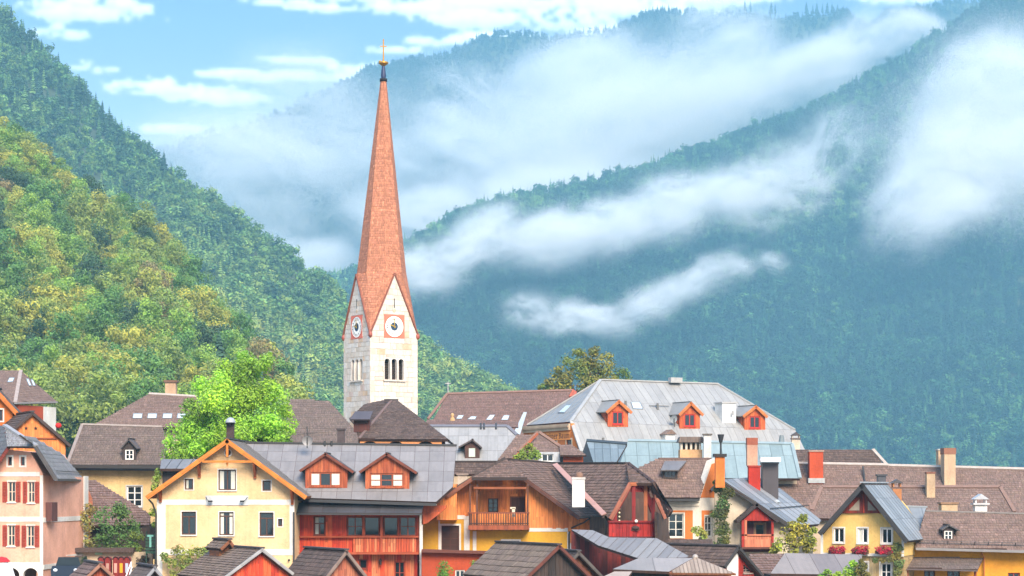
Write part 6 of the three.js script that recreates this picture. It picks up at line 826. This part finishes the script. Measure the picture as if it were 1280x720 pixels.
{
  const H = thing('orange_barn', 'orange plank barn gable with two star shaped holes', 'barn', base(45, 138, 3)), pb = wallPl(40.5, 515, 137, 26), pl = pb.off(-0.3); gableRoof(H, pb, [40.5, 514.5], [10, 541], [89, 556.5], 5.4, SH.dark, { barge: M(0x4a3a34, 'wood'), bw: 0.2 });
  const poly = pl.qs([[16, 640], [80, 640], [82, 556], [40.5, 519], [17, 539]]), w = wall(H, pl, poly, ORANGE[0], [], { body: 4.6 }); pieces(w, 'plank', pl, poly, { du: 0.3, w0: 0.001, w1: 0.026, mats: ORANGE, jit: 0.01 });
  for (const x of [32.5, 44.5]) { const c = pl.q(x, 535.4), s = new THREE.Shape(); for (let i = 0; i < 10; i++) { const r = i % 2 ? 0.07 : 0.15, a = i * Math.PI / 5; s[i ? 'lineTo' : 'moveTo'](c.x + Math.sin(a) * r, c.y + Math.cos(a) * r); } const g = new THREE.ExtrudeGeometry(s, { depth: 0.01, bevelEnabled: false }); g.translate(0, 0, 0.034).applyMatrix4(pl.m); part(H, 'star_hole', g, M(0x2a140c)); }
  part(H, 'beam', beamGeo(pl.hit(40, 548).addScaledVector(pl.n, 0.06), pl.hit(80, 548).addScaledVector(pl.n, 0.06), 0.12, 0.1), M(0x9a4c24, 'wood'));
}
{
  const H = thing('orange_gable_house', 'bright orange house with an arched window under its verge', 'house', base(0, 142, 3)), pb = wallPl(-6, 484, 141, 10), pl = pb.off(-0.4); gableRoof(H, pb, [-8, 482], [-50, 518], [24, 517], 6, SH.slateD, { barge: M(0xd0722c, 'wood'), bw: 0.3 }); wall(H, pl, [[-45, 620], [14, 620], [16, 512], [-8, 488], [-45, 516]], M(0xd6742e, 'plaster'), [[-2, 512, 3.5, 526, { frame: M(0x6a3420), cols: 1, sill: false }]], { body: 5 });
}
{
  const D = 164, H = thing('white_gable_house', 'brown hipped roof house with white corner wall at the wood edge', 'house', base(30, D, 4)), f = threePl([19, 503, 163], [26, 463, 170], [-20, 503, 163]), r = threePl([19, 503, 163], [26, 463, 170], [70, 501.5, 169]); slope(H, f, f.qs([[-30, 503.5], [19, 503.5], [26, 463], [-30, 463]]), SH.slate, { thick: 0.2 }); slope(H, r, r.qs([[19, 503.5], [71, 502], [33, 469.5], [26, 463]]), SH.slate, { thick: 0.2 });
  part(H, 'hip_cap', beamGeo(r.hit(19, 503), r.hit(26, 463), 0.3, 0.12), M(0xa89a94, 'stone')); part(H, 'gutter', beamGeo(r.hit(19, 504), r.hit(71, 502.6), 0.2, 0.14), M(0x9a9490, 'metal')); skylight(H, f, [[9, 478.5], [16, 478], [18.5, 473], [12, 473]]); skylight(H, r, [[36, 483], [39, 483], [35, 474], [32, 474]]); skylight(H, r, [[41, 483], [44, 483], [40.5, 475], [38, 475]]);
  const a = r.hit(22, 503.5), b = r.hit(69, 502.5), n = V(b.z - a.z, 0, -(b.x - a.x)).normalize(); if (n.z < 0) n.negate(); const wp = new Plane(a.clone().add(V(0, 0, -0.2)), n), L = Math.hypot(b.x - a.x, b.z - a.z), k = L * 0.66; part(H, 'wall', slabGeo(wp, [V2(0, -9), V2(k, -9), V2(k, -0.15), V2(0, -0.15)], -3, 0), M(0xb04a2a, 'plaster')); part(H, 'wall', slabGeo(wp, [V2(k, -9), V2(L, -9), V2(L, -0.15), V2(k, -0.15)], -3, 0.03), M(0xdcd8d0, 'plaster')); part(H, 'red_awning', new THREE.SphereGeometry(0.26, 10, 6).scale(1, 0.9, 1).translate(...P(73, 532, 160).toArray()), M(0xc01c18));
}

// ---------- trees, bushes and climbers in the village ----------
// clumps [px, py, radius in px, depth shift in m]; every leaf a small bent face
function foliage(name, label, category, D, clumps, { per = 320, leaf = 0.13, mat = LEAF.green, trunk, seed = 1, flat = 1, varK = 0.22, hue = 0.14, foot, group, parent, part: pn = 'crown', droop = 0 }) {
  const k = D / F, c0 = clumps.reduce((s, c) => s.add(P(c[0], c[1], D)), V(0, 0, 0)).multiplyScalar(1 / clumps.length), root = parent ?? thing(name, label, category, foot ? P(foot[0], foot[1], D) : V(c0.x, Math.min(...clumps.map((c) => P(c[0], c[1] + c[2], D).y)), c0.z), group), r = rng(seed * 31 + 7), all = [], o = rootPos(root);
  for (const [x, y, q, dz = 0] of clumps) {
    const c = P(x, y, D).add(V(0, 0, dz)), R0 = q * k, tone = 1 + (r() - 0.5) * varK * 2, warm = (r() - 0.5) * hue * 1.5, n = Math.round(per * Math.min(3, Math.max(0.35, (q / 20) ** 2)));
    const kids = Array.from({ length: 7 }, () => { const d = onSphere(r); return [c.clone().add(V(d.x * R0 * 0.62, d.y * R0 * 0.55, d.z * R0 * 0.62 * flat)), R0 * (0.36 + 0.3 * r()), 1 + (r() - 0.5) * varK]; });
    for (let i = 0; i < n; i++) { const [kc, kr, kt] = kids[Math.floor(r() * 7)], d = onSphere(r), L = kr * (0.45 + 0.65 * Math.pow(r(), 0.7)), p = kc.clone().add(V(d.x * L, d.y * L * 0.85 - droop * r() * R0, d.z * L * flat)), nn = d.clone().add(V(0, 0.6, 0)).add(onSphere(r).multiplyScalar(0.8)).normalize(), t = tone * kt * (0.72 + 0.56 * r()), w = warm + (r() - 0.5) * hue; all.push({ p: p.sub(o), n: nn, s: leaf * (0.6 + 0.8 * r()), k: [t * (1 + w * 1.7), t, t * (1 - w)] }); }
  }
  const m = new THREE.Mesh(quadCloud(all), mat); m.name = pn; m.castShadow = m.receiveShadow = true; root.add(m);
  if (trunk) { const b = P(trunk[0], trunk[1], D), f = P(trunk[2], trunk[3], D), rad = trunk[4], g = [coneGeo(b, f, rad, rad * 0.6, 8)]; clumps.forEach((c, i) => { if (i % 2) return; const e = P(c[0], c[1], D).add(V(0, 0, c[3] ?? 0)), a = b.clone().lerp(f, 0.7 + 0.3 * r()), mid = a.clone().lerp(e, 0.5).add(V(0, 0.3, 0)); g.push(coneGeo(a, mid, rad * 0.5, rad * 0.3, 6), coneGeo(mid, e, rad * 0.3, rad * 0.08, 6)); }); part(root, 'trunk', mergeGeometries(g), bark); }
  return root;
}
foliage('maple_tree', 'vivid lime green tree standing among the roofs behind the cream house', 'tree', 140, [[300, 462, 26, 0], [328, 456, 17, 1], [268, 480, 24, 0.5], [320, 488, 30, 1], [285, 505, 32, 2], [345, 500, 24, 0], [250, 512, 26, 0], [358, 532, 15, 0], [330, 540, 30, 1.5], [290, 545, 30, 2], [252, 550, 28, 1.5], [226, 548, 22, 0.5], [217, 567, 18, 0], [240, 572, 22, 1], [304, 446, 10, 0], [334, 446, 9, 0], [359, 512, 12, -0.5], [236, 528, 18, 0], [300, 572, 26, 1], [350, 556, 20, 0], [278, 462, 17, -0.5], [300, 500, 34, -2], [310, 540, 38, -2], [262, 545, 30, -2]], { per: 1000, leaf: 0.105, mat: M(0x92bc2c, 'leaf', { transmission: 0.45 }), trunk: [295, 690, 295, 560, 0.4], seed: 3, hue: 0.1, varK: 0.34, foot: [295, 690] });
foliage('lime_tree', 'olive and rust tinted tree behind the hotel roof', 'tree', 236, [[735, 447, 15], [712, 453, 13], [757, 452, 13], [698, 468, 13], [776, 468, 13], [735, 466, 20], [688, 480, 10], [786, 480, 9], [760, 474, 17], [715, 476, 17], [742, 438, 9], [722, 440, 8], [740, 488, 24], [700, 486, 16], [680, 486, 9], [792, 486, 8], [725, 460, 16], [748, 462, 16], [770, 480, 14]], { per: 620, leaf: 0.17, mat: M(0x7c8434, 'leaf'), trunk: [735, 560, 735, 470, 0.4], seed: 4, hue: 0.22, foot: [735, 570], varK: 0.3 });
const bushG = 'garden bushes above the white wall';
foliage('garden_bush', 'tall straw and olive bush beside the pink house', 'bush', 126, [[100, 640, 13], [108, 655, 14], [98, 662, 14], [106, 676, 14], [112, 636, 9], [95, 680, 10]], { per: 420, leaf: 0.1, mat: M(0x8c8440, 'leaf'), seed: 5, group: bushG });
foliage('garden_bush', 'dense mid green bush in the middle of the walled garden', 'bush', 126.5, [[128, 648, 15], [145, 640, 14], [160, 646, 14], [135, 664, 16], [152, 662, 17], [166, 660, 12], [128, 680, 14], [146, 681, 14], [162, 680, 14], [150, 634, 8]], { per: 420, leaf: 0.1, mat: M(0x567a32, 'leaf'), seed: 6, group: bushG });
foliage('garden_bush', 'yellow green bush trailing over the garden wall end', 'bush', 125.4, [[172, 668, 10], [168, 684, 9], [163, 694, 8], [176, 690, 8]], { per: 420, leaf: 0.09, mat: M(0x7e9434, 'leaf'), seed: 7, group: bushG });
foliage('garden_bush', 'dark purple brown shrub below the garden wall end', 'bush', 124.6, [[177, 704, 9], [172, 712, 8], [182, 698, 6]], { per: 420, leaf: 0.08, mat: M(0x4a3c2c, 'leaf'), seed: 8, group: bushG });
foliage('climbing_plant', 'light green climber in the gap beside the cream house', 'climber', 127, [[198, 598, 8], [195, 610, 6], [193, 640, 7], [196, 654, 7], [200, 590, 6]], { per: 420, leaf: 0.09, mat: M(0x8aa03a, 'leaf'), seed: 9 });
foliage('trained_vine', 'espaliered vine growing up the cream house wall', 'vine', 121.3, [[205, 698, 8], [214, 704, 8], [222, 690, 9], [232, 694, 10], [243, 690, 9], [252, 692, 9], [228, 708, 8], [220, 716, 9], [262, 684, 8], [238, 704, 8]], { per: 300, leaf: 0.1, mat: M(0x84943c, 'leaf'), trunk: [226, 760, 228, 704, 0.05], seed: 10, flat: 0.35, foot: [226, 760] });
for (const [x, y, q, l] of [[556, 710, 10, 'clipped green shrub before the orange terrace wall, beside the red house'], [598, 707, 11, 'clipped green shrub before the orange terrace wall, next to the dark boathouse']]) foliage('clipped_shrub', l, 'shrub', 121.5, [[x, y, q], [x, y + 8, q], [x, y + 14, q - 1]], { per: 900, leaf: 0.06, mat: M(0x5e8e22, 'leaf'), seed: x, group: 'clipped shrubs at the terrace wall' });
foliage('roof_garden_bush', 'yellow green bush between the brown hipped roofs', 'bush', 148, [[660, 566, 11], [651, 570, 8], [669, 570, 8], [662, 559, 6]], { per: 600, leaf: 0.1, mat: M(0x84982c, 'leaf'), seed: 12 });
foliage('ivy', 'ivy climbing the corner wall between orange and cream houses', 'ivy', 131.3, [[897, 604, 5], [900, 612, 8], [907, 618, 8], [902, 628, 11], [899, 642, 11], [905, 640, 9], [901, 655, 11], [906, 662, 9], [900, 670, 11], [908, 676, 8], [912, 616, 6], [898, 682, 10]], { per: 760, leaf: 0.1, mat: M(0x5c6a2a, 'leaf'), seed: 13, flat: 0.3, hue: 0.25, varK: 0.4 });
foliage('balcony_plant', 'pale yellow green plant before the orange and white house', 'plant', 126, [[874, 664, 6], [882, 668, 6], [868, 662, 4], [877, 674, 6]], { per: 300, leaf: 0.1, mat: M(0x9aa646, 'leaf'), seed: 14 });
foliage('ornamental_tree', 'feathery yellow green tree beside the carved red balcony', 'tree', 121, [[995, 655, 10], [1005, 662, 11], [985, 668, 11], [998, 675, 13], [1012, 676, 10], [975, 680, 10], [990, 688, 12], [1010, 688, 11], [968, 688, 7], [1003, 648, 6], [1016, 664, 6]], { per: 420, leaf: 0.11, mat: M(0x98962e, 'leaf'), trunk: [993, 740, 994, 680, 0.1], seed: 15, foot: [993, 740] });
foliage('garden_cypress', 'small bronze tipped cypress before the flower box house', 'conifer', 106, [[1077, 702, 4], [1077, 709, 7], [1079, 717, 10], [1082, 726, 12]], { per: 900, leaf: 0.07, mat: M(0x6c6a24, 'leaf'), seed: 16, trunk: [1080, 760, 1078, 705, 0.06], foot: [1080, 760] });
foliage('bamboo', 'upright bright green bamboo shoots at the taupe shed', 'bamboo', 106.5, [[1064, 712, 8], [1058, 722, 10], [1070, 722, 9], [1034, 716, 5], [1046, 718, 5], [1026, 722, 5], [1066, 704, 5]], { per: 420, leaf: 0.09, mat: M(0x8eb030, 'leaf'), seed: 17 });
foliage('wall_vine', 'russet green vine on the corner of the flower box house', 'vine', 123.9, [[1122, 684, 7], [1119, 694, 7], [1124, 704, 7], [1120, 714, 8], [1112, 699, 4], [1103, 700, 3.5], [1094, 700, 3.5]], { per: 900, leaf: 0.08, mat: M(0x7c7c38, 'leaf'), seed: 18, flat: 0.35, hue: 0.25 });
// flower boxes
for (const [x, l] of [[1046.5, 'crimson flower box under the window next to the sloping verge'], [1076, 'crimson flower box under the middle window with parted curtains'], [1105, 'crimson flower box under the window next to the wall vine']]) {
  const D = 125.0 - (x - 1078) / F * 125 * 0.445 - 0.25, H = thing('flower_box', l, 'flower box', P(x, 692, D), 'crimson flower boxes'), pl = wallPl(x, 692, D + 0.1, -24); part(H, 'trough', boxGeo(pl, -0.52, 0.52, -0.02, 0.2, 0, 0.22), M(0x6a4030, 'wood'));
  foliage(null, null, null, D - 0.15, [[x - 7, 687, 5], [x, 686.5, 5.5], [x + 7, 687, 5], [x - 3.5, 689, 4.5], [x + 4, 689.5, 4.5]], { per: 420, leaf: 0.055, mat: M(0xb01238, 'leaf'), seed: x, parent: H, part: 'blossom', hue: 0.05, varK: 0.35 }); foliage(null, null, null, D - 0.05, [[x - 5, 687, 4], [x + 5, 688, 4]], { per: 300, leaf: 0.05, mat: M(0x3c5a24, 'leaf'), seed: x + 1, parent: H, part: 'leaves' });
}
// ---------- small things round the pink house ----------
{
  const H = thing('garden_wall', 'white garden wall with dark coping under the bushes', 'wall', base(128, 124.8, 2)), pl = wallPl(128, 700, 124.8), gate = pl.rect([88, 696, 98, 760]); part(H, 'wall', slabGeo(pl, pl.qs([[84, 770], [190, 770], [190, 690], [84, 690]]), -0.4, 0, []), M(0xdac4a4, 'plaster')); part(H, 'coping', beamGeo(P(82, 687.5, 124.7), P(168, 687.5, 124.7), 0.8, 0.28), M(0x574844, 'stone')); part(H, 'gate_surround', slabGeo(pl, pl.qs([[86, 770], [103, 770], [103, 692.5], [86, 692.5]]), 0.01, 0.08, []), WHITE); part(H, 'gateway', slabGeo(pl, pl.qs([[84, 770], [99, 770], [99, 696.5], [84, 696.5]]), 0.09, 0.1), M(0x1c1a22)); part(H, 'green_plate', boxGeo(pl, ...(() => { const [a, b, c, d] = pl.rect([119, 689.6, 128, 693.5]); return [a, c, b, d]; })(), 0.01, 0.05), M(0x9fc6a4));
  const fence = thing('green_fence', 'dark green slatted screen beside the downpipe', 'fence', base(188, 123.5, 2)), fp = wallPl(187, 680, 123.5); for (let i = 0; i < 6; i++) { const [a, b, c, d] = fp.rect([182, 668 + i * 4.2, 195, 671 + i * 4.2]); part(fence, 'slat', boxGeo(fp, a, c, b, d, 0, 0.04), M(0x2c4a3a)); } for (const x of [183, 194]) part(fence, 'post', beamGeo(P(x, 760, 123.6), P(x, 664, 123.6), 0.08, 0.08), M(0x24382e)); part(fence, 'emblem', mergeGeometries([boxGeo(fp, ...(() => { const [a, b, c, d] = fp.rect([187, 670, 189.5, 684]); return [a, c, b, d]; })(), 0.05, 0.08), boxGeo(fp, ...(() => { const [a, b, c, d] = fp.rect([184.5, 668.5, 192, 671]); return [a, c, b, d]; })(), 0.05, 0.079)]), M(0x7ab8a8));
  // rounded red booths
  [[126, 'red rounded booth half hidden by the little orange boathouse', 0x9a7060], [134.5, 'red rounded booth next to the white ladder rail gap', 0xa07868], [144.5, 'red rounded booth with a pale pink panel', 0xc08878], [151.5, 'red rounded booth with a yellow panel', 0xd09018], [158.5, 'red rounded booth with a blue grey panel', 0xa0a4b0]].forEach(([x, l, c]) => {
    const D = 108, B = thing('booth', l, 'booth', base(x, D, 1.2), 'row of red booths'), pl = wallPl(x, 716, D), w = 0.155, s = new THREE.Shape(); const y0 = -2.5, y1 = 0.72; s.moveTo(-w, y0); s.lineTo(w, y0); s.lineTo(w, y1); s.absarc(0, y1, w, 0, Math.PI, false); const g = new THREE.ExtrudeGeometry(s, { depth: 0.5, bevelEnabled: false, curveSegments: 10 }); g.translate(0, 0, -0.5).applyMatrix4(pl.m); part(B, 'cabinet', g, M(0x8c2018, 'wood')); part(B, 'panel', boxGeo(pl, -0.08, 0.08, 0.0, 0.52, 0.003, 0.02), M(c)); part(B, 'hood', new THREE.TorusGeometry(w, 0.03, 6, 14, Math.PI).translate(0, y1, 0.02).applyMatrix4(pl.m), M(0x3c1814, 'wood'));
  });
  { const r = thing('stair_rail', 'white slanted stair rail beside the red booths', 'handrail', base(163, 107, 1)); for (const [a, b] of [[[157, 722], [164, 703]], [[160, 724], [165, 709]]]) part(r, 'rail', beamGeo(P(...a, 106.5), P(...b, 107.5), 0.05, 0.05), M(0xe0dcd6)); part(r, 'post', beamGeo(P(164, 730, 107.4), P(164, 702, 107.4), 0.05, 0.05), M(0xe0dcd6)); }
  // car under the arch
  const car = thing('parked_car', 'dark blue car parked beside the pink house', 'car', base(82, 116, 5.4)), cp = V(P(82, 712, 116).x, 5.5, -116), pr3 = new Plane(cp, V(0, 0, 1)), prof = [[-0.85, 0.25], [0.85, 0.25], [0.88, 0.7], [0.72, 0.95], [0.56, 1.42], [-0.56, 1.42], [-0.72, 0.95], [-0.88, 0.7]]; part(car, 'body', slabGeo(pr3, prof.slice(0, 3).concat([[0.78, 0.93], [-0.78, 0.93], [-0.88, 0.7]]).map(([a, b]) => V2(a, b)), -4, 0), M(0x1c2636, 'plain', { roughness: 0.25 })); part(car, 'cabin', slabGeo(pr3, [[-0.74, 0.93], [0.74, 0.93], [0.58, 1.42], [-0.58, 1.42]].map(([a, b]) => V2(a, b)), -3, -0.7), glass); for (const x of [-0.6, 0.6]) { part(car, 'headlight', new THREE.SphereGeometry(0.13, 8, 6).scale(1, 0.7, 0.4).translate(cp.x + x, cp.y + 0.68, cp.z + 0.02), M(0xdde4ea)); part(car, 'wheel', new THREE.CylinderGeometry(0.3, 0.3, 0.2, 14).rotateZ(Math.PI / 2).translate(cp.x + x * 1.3, cp.y + 0.3, cp.z - 0.8), M(0x141414)); }
  { const q = new THREE.BoxGeometry(9, 0.3, 9).translate(cp.x + 0.5, 5.35, -117); const y = thing('yard_terrace', 'paved yard terrace under the parked car', 'terrace', V(cp.x, 2, -117)); part(y, 'paving', q, M(0x8a8278, 'stone')); part(y, 'retaining_wall', new THREE.BoxGeometry(8.6, 3.4, 8.6).translate(cp.x + 0.5, 3.5, -117), M(0xa09484, 'stone')); }
  const um = thing('parasol', 'white domed parasol with a red crown by the pink house', 'parasol', base(4, 104, 2)), up = P(2, 699, 104); part(um, 'canopy', new THREE.LatheGeometry([[0.02, 0.0], [0.3, -0.12], [0.55, -0.42], [0.7, -0.9], [0.74, -1.2]].map(([r, y]) => V2(r, y)), 16).translate(up.x, up.y, up.z), M(0xe9e6e0, 'plain', { side: THREE.DoubleSide })); part(um, 'crown', new THREE.LatheGeometry([[0.0, 0.1], [0.26, 0.04], [0.44, -0.14], [0.42, -0.18]].map(([r, y]) => V2(r, y)), 14).translate(up.x, up.y + 0.04, up.z), M(0xc01c24)); part(um, 'pole', coneGeo(V(up.x, 2, up.z), up, 0.04, 0.04), gutterM);
}

scene.updateMatrixWorld(true);
renderer.setSize(1024, 576);
renderer.render(scene, camera);
